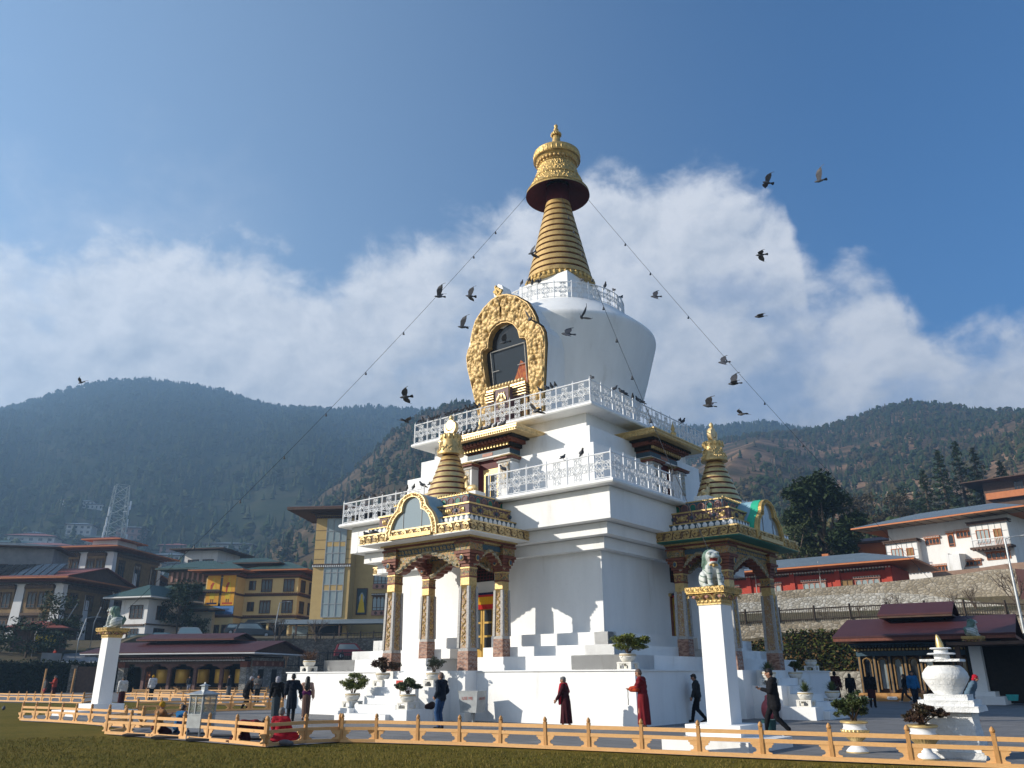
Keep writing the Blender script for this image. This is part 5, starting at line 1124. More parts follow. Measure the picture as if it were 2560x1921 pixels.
person('person in a grey top with a brown shoulder bag standing by the stone end wall', 641, 1757, 170, 1.66, pose=dict(handL=(-.08, .3, .2), handR=(.08, .3, .2)), wear=[('jacket', 'grey'), ('trousers', 'black'), ('bag', 'tan', dict(at=(.33, .0, .12))), ('shoes', 'shoe')], fine=False)
person('dark dressed man standing at the fourth prayer wheel', 569.5, 1745, 60, 1.66, wear=[('jacket', 'char'), ('robe', 'grey'), ('shoes', 'shoe')], fine=False)
person('person in a bright red robe sitting cross legged with their back turned', 698, 1857, -15, 1.5, 'sit', pose=dict(handL=(-.2, .3, .06), handR=(.2, .3, .06)), wear=[('robe', 'red2'), ('shawl', 'red2')], hair='short', haircol=HAIRG)
person('person in maroon bowed down to the ground behind the fence', 603, 1856, -85, 1.45, 'bow', pose=dict(lean=1.55), wear=[('robe', 'dmaroon'), ('shawl', 'dmaroon'), ('jacket', 'maroon')], hair='short', haircol=HAIRB)
person('worshipper in a mustard knitted hat and tan coat kneeling with joined hands', 388, 1841, -55, 1.42, 'kneel', pose=dict(lean=.18, handL=(-.03, .46, .36), handR=(.03, .46, .36)), wear=[('robe', 'dmaroon'), ('jacket', 'tan')], hair='beanie', haircol=F['yellow'])
person('kneeling worshipper in a bright blue jacket half hidden by the lamp cabinet', 441, 1838, -45, 1.3, 'kneel', pose=dict(lean=.30, handL=(-.03, .42, .2), handR=(.03, .42, .2)), wear=[('trousers', 'jean'), ('jacket', 'blue')], hair='short')
person('dark haired woman in a white sweater and maroon skirt beside the left pillar', 300, 1768, 20, 1.55, pose=dict(lean=.1), wear=[('skirt', 'dmaroon'), ('puffer', 'white')], hair='bun', fine=False)
person('person in a white puffer jacket and yellow knitted hat behind the fences', 376, 1751, 10, 1.66, pose=dict(stride=.05, handR=(.12, .3, .3)), wear=[('puffer', 'white'), ('trousers', 'black'), ('shoes', 'shoe')], hair='beanie', haircol=F['yellow'], fine=False)
person('person in a dark striped top and pale trousers before the second prayer wheel', 470, 1733, 175, 1.62, wear=[('jacket', 'char'), ('trousers', 'lgrey'), ('shoes', 'shoe')], fine=False)
person('person in a brick red jacket standing near the dark hedge', 130, 1748, 100, 1.66, pose=dict(handL=(-.05, .28, .25)), wear=[('puffer', 'dred'), ('robe', 'dmaroon')], haircol=HAIRG, fine=False)
person('person in a dark top and pink red trousers at the far left fence', 108, 1748, 100, 1.50, pose=dict(lean=.1), wear=[('jacket', 'grey'), ('trousers', 'pink')], hair='bob', fine=False)
person('larger of the two dark robed people walking away by the shaded stairs', 2096, 1767, -5, 1.72, pose=dict(stride=.08), wear=[('robe', 'dmaroon'), ('shawl', 'dmaroon')], hair='cap', haircol=F['black'])
person('slimmer of the two dark robed people by the shaded stairs', 2133, 1764, 0, 1.62, pose=dict(stride=.1), wear=[('robe', 'black', dict(w=.13)), ('jacket', 'black')], hair='bob')
person('person in a black jacket and maroon skirt walking past the carved windows', 2184, 1770, -10, 1.66, pose=dict(stride=.12), wear=[('gho', 'dmaroon'), ('puffer', 'black'), ('trousers', 'black'), ('shoes', 'shoe')], hair='cap', haircol=F['black'])
person('dark clothed walker striding left in front of the prayer pavilion', 2268, 1757, 95, 1.58, pose=dict(stride=.28), wear=[('jacket', 'black'), ('trousers', 'char'), ('shoes', 'wshoe')], hair='bob', fine=False)
person('man in a bright blue jacket walking in front of the prayer pavilion', 2291, 1768, -160, 1.74, pose=dict(stride=.10), wear=[('jacket', 'blue'), ('trousers', 'navy'), ('shoes', 'shoe')])
person('person in a red headscarf and pale denim robe bending behind the small stupa', 2434, 1803, -100, 1.62, pose=dict(lean=.55, stride=.08), wear=[('coat', 'denim'), ('robe', 'denim')], hair='scarf', haircol=F['red'])
person('person in violet standing in the dark opening at the far right', 2551, 1752, 90, 1.6, wear=[('jacket', 'violet'), ('trousers', 'black')], fine=False)
# ---------------------------------------------------------------- pigeons
PIG = mat('slate_grey_feather', C3(.045, .05, .06), C3(.09, .095, .11), 30, rough=.7); PIGD = mat('dark_feather', C3(.018, .019, .023), C3(.03, .03, .035), 30, rough=.7); PIGL = mat('pale_underwing', C3(.10, .10, .11), C3(.06, .06, .07), 20, rough=.7)
def pig_col(c): r = np.zeros(len(c), int); r[(c[:, 1] > .075) | (c[:, 1] < -.12)] = 1; return r
PERCH = blob_mesh('pigeon', [('c', (0, -.05, .10), (0, .03, .15), .045, .062), ('c', (0, .03, .15), (0, .075, .225), .05, .032), ('e', (0, .09, .238), (.030, .036, .030)), ('c', (0, .12, .235), (0, .145, .228), .008, .003), ('c', (0, -.08, .085), (0, -.20, .03), .036, .018), ('c', (-.015, .01, .10), (-.02, .02, .0), .008, .006), ('c', (.015, .01, .10), (.02, .02, .0), .008, .006), ('e', (-.045, -.03, .13), (.018, .10, .045)), ('e', (.045, -.03, .13), (.018, .10, .045))], .0075, [PIG, PIGD], 1, pig_col)
PERCH2 = blob_mesh('pigeon', [('e', (0, 0, .085), (.07, .12, .075)), ('e', (0, .09, .155), (.032, .042, .034)), ('c', (0, .06, .10), (0, .09, .15), .045, .032), ('c', (0, .125, .15), (0, .15, .145), .008, .003), ('c', (0, -.09, .08), (0, -.21, .05), .036, .02), ('c', (-.02, .0, .05), (-.02, .01, .0), .008, .006), ('c', (.02, .0, .05), (.02, .01, .0), .008, .006)], .0075, [PIG, PIGD], 1, pig_col)
def flyer(up, sweep):
    m = MB(); m.lathe([(.002, -.15), (.028, -.12), (.05, -.02), (.055, .03), (.035, .09), (.033, .12), (.018, .15), (.004, .172)], 10); m.v = [(x, z, y) for x, y, z in m.v]
    m.add([(-.018, -.12, .0), (.018, -.12, .0), (.065, -.245, -.0), (.0, -.265, 0), (-.065, -.245, -.0), (-.018, -.12, .012), (.018, -.12, .012), (.065, -.245, .006), (0, -.265, .006), (-.065, -.245, .006)], [(0, 1, 2, 3, 4), (9, 8, 7, 6, 5), (0, 4, 9, 5), (1, 6, 7, 2), (4, 3, 8, 9), (3, 2, 7, 8), (0, 5, 6, 1)], 1)
    for s in (-1, 1):
        st = [(0.03, .07, -.06), (.14, .095, -.055), (.22, .07 - sweep * .3, -.06), (.30, .0 - sweep, -.075), (.345, -.07 - sweep * 1.5, -.09)]
        v = []
        for i, (x, ft, bk) in enumerate(st):
            zz = up * (x - .03) * (1 - .25 * x / .345); th = .012 * (1 - i / 5) + .002; b = min(bk - (.045 if i in (1, 2) else 0) - sweep * x, ft - .015)
            v += [(s * x, ft, .02 + zz), (s * x, b, .01 + zz), (s * x, ft, .02 + zz + th), (s * x, b, .01 + zz + th * .4)]
        f = []
        for i in range(4):
            a, b = 4 * i, 4 * i + 4; f += [(a, b, b + 1, a + 1), (a + 2, a + 3, b + 3, b + 2), (a, a + 2, b + 2, b), (a + 1, b + 1, b + 3, a + 3)]
        f += [(16, 17, 19, 18), (0, 1, 3, 2)]; m.add(v, f[:], 2); 
    return m.mesh('pigeon', [PIG, PIGD, PIGL], 50)
FLY = [flyer(.25, .05), flyer(.9, .08), flyer(-.35, .06), flyer(1.6, .1)]
def bird(u, v, d, k, yaw, roll, label, sc=1.0):
    p = D(u, v, d); o = bpy.data.objects.new('pigeon', FLY[k]); COL.objects.link(o); o.location = p; o.rotation_euler = (R(random.uniform(-8, 14)), R(roll), R(yaw)); o.scale = (sc * .92,) * 3
    return tag(o, label, 'bird', 'flying pigeons')
BZ = 1.15732
for u, v, d, k, yaw, roll, lab in ((1657, 395, 24, 1, 140, 30, 'flying pigeon left of the topmost right one'), (1770, 391, 24, 3, 100, 20, 'flying pigeon with raised wings highest at the right in open blue sky'), (1643, 551, 25, 2, 110, 15, 'flying pigeon against blue sky between the two tall clouds'), (1415, 641, 26, 0, 115, -55, 'flying pigeon just right of the ring railing'), (1641, 684, 24, 0, 115, -20, 'flying pigeon at the right far above the cable'), (1562, 783, 25, 0, 110, -50, 'flying pigeon right of the drum above the right cable'), (1585, 829, 22, 1, 110, -40, 'flying pigeon with upright wing just right of the cable'), (1530, 877, 22, 1, 110, 0, 'flying pigeon left of the right cable near the hill'), (1602, 895, 26, 0, 80, 5, 'flying pigeon seen edge on crossing the right cable'), (1225, 722, 20, 0, 115, -45, 'large flying pigeon in front of the grey drum'), (1145, 690, 20, 0, 60, 40, 'flying pigeon across the gilded niche frame'), (1256, 686, 26, 3, 20, 70, 'small pale flying pigeon in front of the drum top'), (948, 641, 25, 3, 130, 10, 'flying pigeon left of the niche crest'), (1015, 640, 25, 1, 130, 40, 'flying pigeon touching the left cable'), (998, 707, 26, 3, 130, 20, 'small flying pigeon left of the niche frame'), (875, 858, 22, 0, 120, 35, 'flying pigeon above the dark ridge at the left'), (877, 910, 26, 0, 0, 0, 'flying pigeon seen edge on left of the upper railing'), (1158, 888, 21, 0, 70, 25, 'flying pigeon in front of the upper railing'), (1090, 740, 26, 1, 120, 10, 'flying pigeon in front of the niche glass'), (1148, 547, 28, 3, 90, 60, 'pigeon fluttering at the left edge of the spire'), (175, 827, 45, 1, 120, 0, 'tiny flying bird above the far left ridge')):
    bird(u * BZ, v * BZ, d, k, yaw, roll, lab)
def perch(x, y, z, rz, label, group, k=0):
    o = bpy.data.objects.new('pigeon', PERCH if k == 0 else PERCH2); COL.objects.link(o); o.location = (x, y, z); o.rotation_euler = (0, 0, rz); s = random.uniform(.92, 1.12); o.scale = (s,) * 3
    return tag(o, label, 'bird', group)
rb = random.Random(12)
for x in (-4.5, -4.32, -3.9, -3.7, -3.5, -3.32, -2.9, -2.72, -2.3, -1.9, -1.62, -1.45, -1.3, -1.1, -.9, 2.4, 2.75, 3.0, 3.2): perch(x, -4.86, 12.345, rb.uniform(-.8, .8) + (math.pi if rb.random() < .6 else 0), 'grey pigeon perched on the upper terrace railing facing the sunny side', 'pigeons on the upper railing')
for y in (-4.7, -3.0, -2.5, -2.2, -1.6, -1.2, -.8, 2.6, 2.9): perch(4.86, y, 12.345, rb.uniform(0, 6.28), 'grey pigeon perched on the shaded side of the upper terrace railing', 'pigeons on the shaded upper railing')
for x, y in ((-1.55, -6.98), (5.0, -6.98), (5.8, -6.98), (2.2, -6.98), (-2.1, -6.98), (-2.6, -6.98), (-3.0, -6.98), (-3.4, -6.98), (-4.5, -6.98), (-5.1, -6.98), (-5.6, -6.98), (-6.0, -6.98)): perch(x, y, 8.62, rb.uniform(0, 6.28), 'grey pigeon perched on the lower terrace railing', 'pigeons on the lower railing')
for i in range(13): perch(-1.75 + i * .265 + rb.uniform(-.05, .05), -5.95 + .04 * rb.random(), 10.82, rb.uniform(1.2, 2.0) + math.pi, 'grey pigeon in the row on the golden shrine roof', 'pigeons on the golden shrine roof')
for i in range(13):
    a = R(rb.uniform(190, 380)); perch(AX[0] + 3.12 * math.cos(a), AX[1] + 3.12 * math.sin(a), 18.555, rb.uniform(0, 6.28), 'grey pigeon perched on the ring railing under the spire', 'pigeons on the ring railing')
for x, y, z in ((-1.1, -1.55, 19.7), (-.6, -1.6, 19.7), (-1.5, -1.0, 19.7), (.2, -1.55, 19.7)): perch(x, y - .0, z - .0, rb.uniform(0, 6.28), 'grey pigeon on the edge of the square neck below the spire', 'pigeons on the square neck')
for x, y in ((-2.62, -9.35), (-2.3, -9.4), (-2.1, -9.38)): perch(x, y, 6.425, rb.uniform(0, 6.28), 'dark pigeon on the left corner of the gilded porch roof', 'pigeons on the porch roof', 1)
p = G(7 * BZ, 1535 * BZ); perch(p[0], p[1], 0, R(60), 'dark pigeon standing alone on the lawn at the far left', 'pigeon on the lawn', 1); p = G(22 * BZ * .9, 1537 * BZ)
# ---------------------------------------------------------------- cables with bells
BELL = mat('dull_bell_metal', C3(.10, .10, .10), C3(.06, .06, .06), rough=.4, metal=.4)
def cable(label, a, b, n, sag):
    a, b = V(a), V(b); t = thing('cable', label, 'cable', a, 0, 'stay cables with bells'); P = [(b - a) * (i / 30) - V((0, 0, sag * 4 * (i / 30) * (1 - i / 30))) for i in range(31)]
    m = MB(); m.tube(P, .009, 5); m.obj('wire', BLACK, t)
    for i in range(n):
        q = P[int(3 + i * 26 / n)]; m = MB(); m.lathe([(.004, 0), (.02, -.03), (.04, -.10), (.055, -.15), (0, -.14)], 8, tuple(q)); m.obj('bell', BELL, t)
rim = lambda a: (AX[0] + 1.62 * math.cos(R(a)), AX[1] + 1.62 * math.sin(R(a)), 25.16)
cable('long stay cable with bells from the canopy to the left lion pillar', rim(222), (-12.2, -13.4, 4.0), 9, .5)
cable('stay cable with bells from the canopy to the front lion', (AX[0] + .62, AX[1] - .55, 24.6), (12.95, -12.5, 4.0), 9, .4)
cable('long stay cable with bells from the canopy to the right lion pillar', rim(48), (12.3, 18.6, 4.0), 9, .5)
# ---------------------------------------------------------------- valley floor and slopes
def polar_surface(name, m_, az0, az1, na, ds, zf, kind='structure'):
    v = []; f = []; nd = len(ds)
    for i in range(na):
        a = az0 + (az1 - az0) * i / (na - 1)
        for d in ds: v.append((CP[0] + d * math.sin(a), CP[1] + d * math.cos(a), zf(a, d)))
    for i in range(na - 1):
        for j in range(nd - 1): f.append((i * nd + j, (i + 1) * nd + j, (i + 1) * nd + j + 1, i * nd + j + 1))
    m = MB(); m.add(v, f); return tag(m.obj(name, m_, None, 60), kind=kind)
AZ = lambda u: math.atan2(*(ray(u, 1600)[:2]))
LP0 = [(0, -.06), (96, -.06), (99, 2.3), (122, 5.8), (128, 6.1), (170, 7.5), (250, 12), (400, 26), (700, 60), (1200, 90)]
LP = [(0, -.06), (100, -.06), (103.5, .2), (104.6, .5), (105.2, 5.7), (110, 6.25), (128, 6.3), (170, 7.5), (250, 12), (400, 26), (700, 60), (1200, 90)]
RP = [(0, -.06), (58, -.06), (61, .6), (70, 3.5), (71.9, 3.7), (72.2, 5.6), (76, 6.4), (79, 6.8), (81.5, 8.6), (88, 9.0), (110, 10.0), (135, 13), (155, 20.5), (178, 26.5), (215, 31.5), (250, 37), (320, 54), (600, 100), (1000, 130)]
azc0, azc1 = AZ(1000), AZ(1600); azl0, azl1 = AZ(240), AZ(330)
def land(a, d):
    t = min(1, max(0, (a - azc0) / (azc1 - azc0))); t = t * t * (3 - 2 * t)
    q = min(1, max(0, (a - azl0) / (azl1 - azl0))); lp = (1 - q) * np.interp(d, *zip(*LP0)) + q * np.interp(d, *zip(*LP))
    return (1 - t) * lp + t * np.interp(d, *zip(*RP)) - .0
def m_slope():
    t = NT('dry_slope_ground'); n = t.noise(.25, 6, .65); n2 = t.noise(2.2, 5, .7)
    c = t.ramp(n, [(.3, C3(.07, .075, .035)), (.5, C3(.13, .105, .065)), (.7, C3(.17, .135, .095))]); c = t.mix(t.math('MULTIPLY', n2, .5), c, C3(.06, .055, .03)); t.base(c, .95, 0, .1); t.bump(n2, .3, .6); return t.m
SLOPE = m_slope()
polar_surface('valley_ground', SLOPE, AZ(-500), AZ(3060), 110, [40, 57, 58, 60, 61, 66, 70, 71.9, 72.2, 76, 79, 81.5, 88, 96, 99, 100, 103.5, 104.6, 105.2, 110, 115, 122, 128, 135, 145, 155, 165, 178, 195, 215, 250, 320, 400, 550, 700, 1000], land)
# ---------------------------------------------------------------- hills
def fbm(x, y, seed, o=5):
    r = np.random.default_rng(seed); z = 0; a = 1.0
    for k in range(o):
        for _ in range(3):
            th = r.random() * 6.28; ph = r.random() * 6.28; z = z + a * np.sin((x * math.cos(th) + y * math.sin(th)) * 2 ** k + ph) / 3
        a *= .55
    return z
PROF = {}
def hill_hit(u, v, key, d0=385):
    az, dd, zz = PROF[key]; a = math.atan2(*(ray(u, v)[:2])); i = int(np.clip(np.searchsorted(az, a), 1, len(az) - 1)); col = zz[i]
    for d in np.arange(d0, 1490, 4):
        if np.interp(d, dd, col) >= D(u, v, d)[2]: return float(d)
    return 900.0
def hill(name, ridge, dr, df, zfoot, m_, seed, gul, pw=1.1, na=170, ns=70):
    A = []; Z = []
    for (u, v) in ridge:
        a, e = azel(u * BZ, v * BZ); A.append(a); Z.append(CP[2] + dr * math.tan(e))
    az = np.linspace(A[0], A[-1], na); zr = np.interp(az, A, Z)
    s = np.r_[np.linspace(0, 1, ns), 1.06, 1.2, 1.5]
    aa, ss = np.meshgrid(az, s, indexing='ij'); d = df + (dr - df) * ss
    zz = zfoot + (zr[:, None] - zfoot) * np.where(ss <= 1, np.minimum(ss, 1) ** pw, 1 - (ss - 1) * .7)
    n = fbm(aa * dr / 90, ss * 2.4, seed) ; env = np.clip(np.sin(np.clip(ss, 0, 1) * math.pi), 0, 1); rid = 1 - np.abs(np.sin(aa * dr / 150 + .8 * fbm(aa * 5, ss * 1.5, seed + 1, 3)))
    zz = zz + env * (n * gul * .5 + rid * gul)
    X = CP[0] + d * np.sin(aa); Y = CP[1] + d * np.cos(aa)
    k = s.size; v = np.stack([X, Y, zz], -1).reshape(-1, 3); f = [(i * k + j, (i + 1) * k + j, (i + 1) * k + j + 1, i * k + j + 1) for i in range(na - 1) for j in range(k - 1)]
    m = MB(); m.v = [tuple(q) for q in v]; m.f = f; m.m = [0] * len(f); tag(m.obj(name, m_, None, 180), kind='structure')
    H_ = X[:, :ns + 1], Y[:, :ns + 1], zz[:, :ns + 1]; PROF[name + str(seed)] = (az, d[0, :ns], zz[:, :ns]); return H_
def m_hill(name, c1, c2, c3, sc):
    t = NT(name); n = t.noise(sc, 8, .68); n2 = t.noise(sc * 7, 5, .7); c = t.ramp(n, [(.36, C3(*c1)), (.52, C3(*c2)), (.66, C3(*c3))]); c = t.mix(t.math('MULTIPLY', n2, .5), c, C3(*c1)); t.base(c, 1, 0, 0); return t.m
HA = hill('hill', [(-330, 960), (-160, 930), (0, 890), (60, 876), (130, 852), (200, 834), (300, 823), (400, 833), (480, 849), (550, 873), (620, 885), (720, 889), (800, 882), (880, 888), (960, 892), (1100, 900), (1300, 930), (1560, 925), (1640, 915), (1800, 940), (2000, 990)], 1500, 380, 25, m_hill('far_forest_floor', (.028, .042, .022), (.045, .055, .028), (.085, .075, .045), .012), 3, 26)
HB = hill('hill', [(380, 1290), (430, 1235), (520, 1205), (560, 1187), (620, 1135), (650, 1112), (700, 1064), (740, 1040), (800, 985), (850, 935), (905, 900), (960, 880), (1000, 870), (1150, 890), (1300, 950), (1450, 1010), (1560, 1060)], 620, 200, 8, m_hill('dry_hillside_floor', (.045, .042, .022), (.11, .075, .045), (.17, .11, .065), .03), 5, 9)
def m_hillC():
    t = NT('brown_green_hillside'); n = t.noise(.016, 8, .66); n2 = t.noise(.11, 5, .7); n3 = t.noise(.012, 6, .7, t.co((1, 1, 2.5)))
    c = t.ramp(n, [(.34, C3(.045, .055, .022)), (.46, C3(.11, .08, .045)), (.55, C3(.33, .19, .11)), (.70, C3(.42, .28, .17))]); c = t.mix(t.math('MULTIPLY', n2, .45), c, C3(.05, .05, .025)); t.base(c, 1, 0, 0); return t.m
HCM = m_hillC()
HC = hill('hill', [(1380, 1050), (1500, 985), (1560, 955), (1620, 945), (1700, 940), (1760, 930), (1800, 922), (1850, 905), (1900, 886), (1970, 873), (2060, 881), (2130, 893), (2212, 893), (2320, 885), (2500, 870), (2700, 880)], 950, 240, 24, HCM, 9, 20)
SCARP = m_hill('sandy_scarp', (.34, .24, .14), (.48, .37, .23), (.28, .17, .09), .06)
# ---------------------------------------------------------------- woods on the hills
def tree_template(kind):
    m = MB(); rs = random.Random(kind)
    if kind == 0:
        for z0, z1, r in ((.10, .45, .20), (.30, .70, .155), (.55, 1.0, .10)):
            n = 7; v = [(r * (.75 + .5 * rs.random()) * math.cos(6.283 * i / n), r * (.75 + .5 * rs.random()) * math.sin(6.283 * i / n), z0 + .06 * rs.random()) for i in range(n)] + [(0, 0, z1)]; m.add(v, [(i, (i + 1) % n, n) for i in range(n)])
        m.tube([(0, 0, -.1), (0, 0, .3)], [.02, .015], 4)
    else:
        for i in range(5):
            a = i * 1.9; q = .16 if i < 4 else 0; m.ball((q * math.cos(a), q * math.sin(a), .38 + .12 * i), (.20, .20, .17), 6, None, 4); k = len(m.v)
        m.v = [(x * (1 + .22 * rs.gauss(0, 1)), y * (1 + .22 * rs.gauss(0, 1)), z * (1 + .05 * rs.gauss(0, 1))) for x, y, z in m.v]; m.tube([(0, 0, -.1), (0, 0, .4)], [.03, .02], 4)
    return np.array(m.v), m.f
TT = [tree_template(0), tree_template(1)]
def wood(name, pts, hs, kinds, mats, label=None):
    V_ = []; F_ = []; MI = []; b = 0; rg = np.random.default_rng(len(pts))
    for (x, y, z), h, k in zip(pts, hs, kinds):
        tv, tf = TT[k]; a = rg.random() * 6.28; c, s = math.cos(a), math.sin(a); w = h * (.8 + .5 * rg.random())
        V_.append(np.c_[x + (tv[:, 0] * c - tv[:, 1] * s) * w, y + (tv[:, 0] * s + tv[:, 1] * c) * w, z + tv[:, 2] * h]); F_ += [tuple(q + b for q in f) for f in tf]; mi = rg.integers(0, len(mats)); MI += [mi] * len(tf); b += len(tv)
    me = bpy.data.meshes.new(name); me.from_pydata(np.concatenate(V_).tolist(), [], F_)
    for q in mats: me.materials.append(q)
    me.polygons.foreach_set('material_index', MI); o = bpy.data.objects.new(name, me); COL.objects.link(o); o['kind'] = 'stuff'; return o
FT = [mat('pine_a', C3(.036, .058, .024), C3(.046, .066, .026), .05, rough=1, spec=.05), mat('pine_b', C3(.042, .060, .024), C3(.056, .070, .028), .05, rough=1, spec=.05), mat('pine_c', C3(.050, .062, .025), C3(.062, .068, .03), .05, rough=1, spec=.05)]
FTB = FT[:2] + [mat('dry_scrub', C3(.085, .075, .035), C3(.075, .06, .03), .2, rough=1, spec=.05)]
def scatter(H, n, seed, h0, h1, dens, kfrac, smin=0.03, smax=1.0, ridge=.12):
    X, Y, Z = H; rg = np.random.default_rng(seed); na, ns = X.shape; P = []; hs = []; ks = []
    while len(P) < n:
        i = rg.random() * (na - 1.001)
        s = smin + (smax - smin) * (1 - rg.random() ** 1.5) if rg.random() > ridge else .985 + .015 * rg.random()
        j = s * (ns - 1.001); i0, j0 = int(i), int(j); fi, fj = i - i0, j - j0
        q = [(1 - fi) * ((1 - fj) * M_[i0, j0] + fj * M_[i0, j0 + 1]) + fi * ((1 - fj) * M_[i0 + 1, j0] + fj * M_[i0 + 1, j0 + 1]) for M_ in (X, Y, Z)]
        if s < .97 and rg.random() > dens(i / na, s, q): continue
        P.append((q[0], q[1], q[2] - .4)); hs.append(h0 + (h1 - h0) * rg.random() ** 1.3); ks.append(0 if rg.random() > kfrac else 1)
    return P, hs, ks
dn = lambda sc, seed, lo: (lambda i, s, q: np.clip(lo + fbm(np.array(q[0] / sc), np.array(q[1] / sc), seed, 4) * .55 + .25, .03, 1))
wood('distant_forest', *scatter(HA, 21000, 1, 6.5, 12, dn(160, 2, .42), .15), FT)
wood('hillside_forest', *scatter(HB, 5600, 2, 2.5, 6.5, dn(60, 4, .3), .35), FTB)
wood('hillside_forest', *scatter(HC, 8000, 3, 3.5, 7.5, lambda i, s, q: np.clip(.10 + 1.9 * max(0, s - .55) + fbm(np.array(q[0] / 70), np.array(q[1] / 70), 6, 4) * .75, .015, 1), .3), FTB)
rg_ = np.random.default_rng(8); P_ = []
for _ in range(520): a_ = rg_.uniform(AZ(1640), AZ(2760)); d_ = 126 + 118 * rg_.random(); P_.append((CP[0] + d_ * math.sin(a_), CP[1] + d_ * math.cos(a_), land(a_, d_) - .2))
wood('hillside_forest', P_, [2.2 + 3.4 * rg_.random() for _ in P_], [1 if rg_.random() < .7 else 0 for _ in P_], FTB)
# pale quarried scarp on the right hill
def scarp(pts, d0, seed):
    rs = np.random.default_rng(seed); m = MB(); n = 40; us = np.linspace(0, 1, n); P = np.array(pts, float); L = np.r_[0, np.cumsum(np.hypot(*np.diff(P[:, :2], axis=0).T))]; L /= L[-1]
    v = []; k = 7
    for t in us:
        u = np.interp(t, L, P[:, 0]); v0 = np.interp(t, L, P[:, 1]); hgt = np.interp(t, L, P[:, 2]) * (.75 + .5 * rs.random())
        for j in range(k):
            q = j / (k - 1); v0 = v0 if j else v0 - 24; v.append(tuple(D(u * BZ, (v0 - hgt * q + rs.normal(0, 1.2)) * BZ, hill_hit(u * BZ, (v0 - hgt * q) * BZ, 'hill9', 245) + (8 if q in (0, 1) else -4) + rs.normal(0, 1.5))))
    m.add(v, [(i * k + j, (i + 1) * k + j, (i + 1) * k + j + 1, i * k + j + 1) for i in range(n - 1) for j in range(k - 1)]); return tag(m.obj('scarp', SCARP), kind='structure')
scarp([(1850, 1108, 4), (1880, 1104, 14), (1930, 1100, 22), (1980, 1094, 20), (2030, 1085, 28), (2060, 1078, 20)], 300, 1); scarp([(1660, 1020, 5), (1672, 1035, 30), (1682, 1050, 6)], 520, 3)
# ---------------------------------------------------------------- nearer trees
def tree(label, u, v, d, h, w, kind, leaf, seed, n=2600, size=None, group='trees on the slopes', name='tree'):
    k_ = 1.0
    if d == 300: d2 = hill_hit(u, v, 'hill5' if u > 600 else 'hill3', 210 if u > 600 else 385); k_ = d2 / d; d = d2; h *= k_; w *= k_
    p = D(u, v, d); rs = random.Random(seed)
    if u > 1600: zg = land(math.atan2(p[0] - CP[0], p[1] - CP[1]), d); h += max(0, p[2] - zg); p[2] = zg
    t = thing(name, label, 'tree', (p[0], p[1], p[2]), 0, group); size = (size or h * .028) * 1.25; n = int(n * 1.4)
    m = MB(); cl = []
    if kind == 'conifer':
        m.tube([(0, 0, -.5), (0, 0, h * .5), (0, 0, h * .96)], [h * .022, h * .013, .01], 6)
        for i in range(46):
            f = (i + .5) / 46; z = h * (.10 + .88 * f); r = w * .5 * (1 - f) ** .8 * (.7 + .5 * rs.random()); a = i * 2.4 + rs.random(); e = (r * math.cos(a), r * math.sin(a), z - r * .25)
            m.tube([(0, 0, z), e], [h * .006, h * .002], 3)
            for q in (.45, .75, 1): cl.append(((e[0] * q, e[1] * q, z - r * .25 * q), (w * .07 + r * .16, w * .07 + r * .16, h * .022)))
        cl.append(((0, 0, h * .97), (w * .03, w * .03, h * .04)))
    else:
        m.tube([(0, 0, -.5), (rs.gauss(0, .1), 0, h * .25), (rs.gauss(0, .2), 0, h * .5)], [h * .035, h * .028, h * .016], 7)
        for i in range(15):
            a = i * 2.4; f = rs.random(); z = h * (.28 + .62 * f); r = w * .42 * (1.05 - .65 * abs(f - .25)) * (.6 + .5 * rs.random()); e = (r * math.cos(a), r * math.sin(a), z); m.tube([(0, 0, h * (.2 + .3 * f)), (e[0] * .5, e[1] * .5, (z + h * .35) / 2), e], [h * .016, h * .01, h * .003], 4); cl.append((e, (w * .19, w * .19, h * .11)))
            for q in range(2): cl.append((tuple(V(e) + V((rs.gauss(0, w * .1), rs.gauss(0, w * .1), rs.gauss(0, h * .06)))), (w * .12, w * .12, h * .07)))
        cl.append(((0, 0, h * .88), (w * .18, w * .18, h * .1)))
    m.obj('trunk', BARK, t); m = MB(); leaf_cloud(m, cl, n, size, rs); m.obj('crown', leaf, t); return t
TLD = [mat('tree_leaf_dark', C3(.025, .042, .016), C3(.04, .06, .022), .7, rough=.7, spec=.2), mat('tree_leaf_mid', C3(.045, .06, .02), C3(.07, .08, .028), .7, rough=.7, spec=.2), mat('tree_leaf_brown', C3(.10, .075, .04), C3(.075, .065, .035), .7, rough=.8, spec=.1)]
tree('big dark bushy evergreen tree behind the red walled building', 2085, 1530, 108, 15.8, 10.0, 'round', TLD[0], 1, 11000, .26)
tree('olive bush below the big evergreen at the roof edge', 2005, 1520, 104, 10, 7, 'round', TLD[1], 2, 1800, .16)
tree('dark conifer standing behind the white building roof, leftmost', 2325, 1290, 170, 9, 6, 'conifer', TLD[0], 3, 1800, .2)
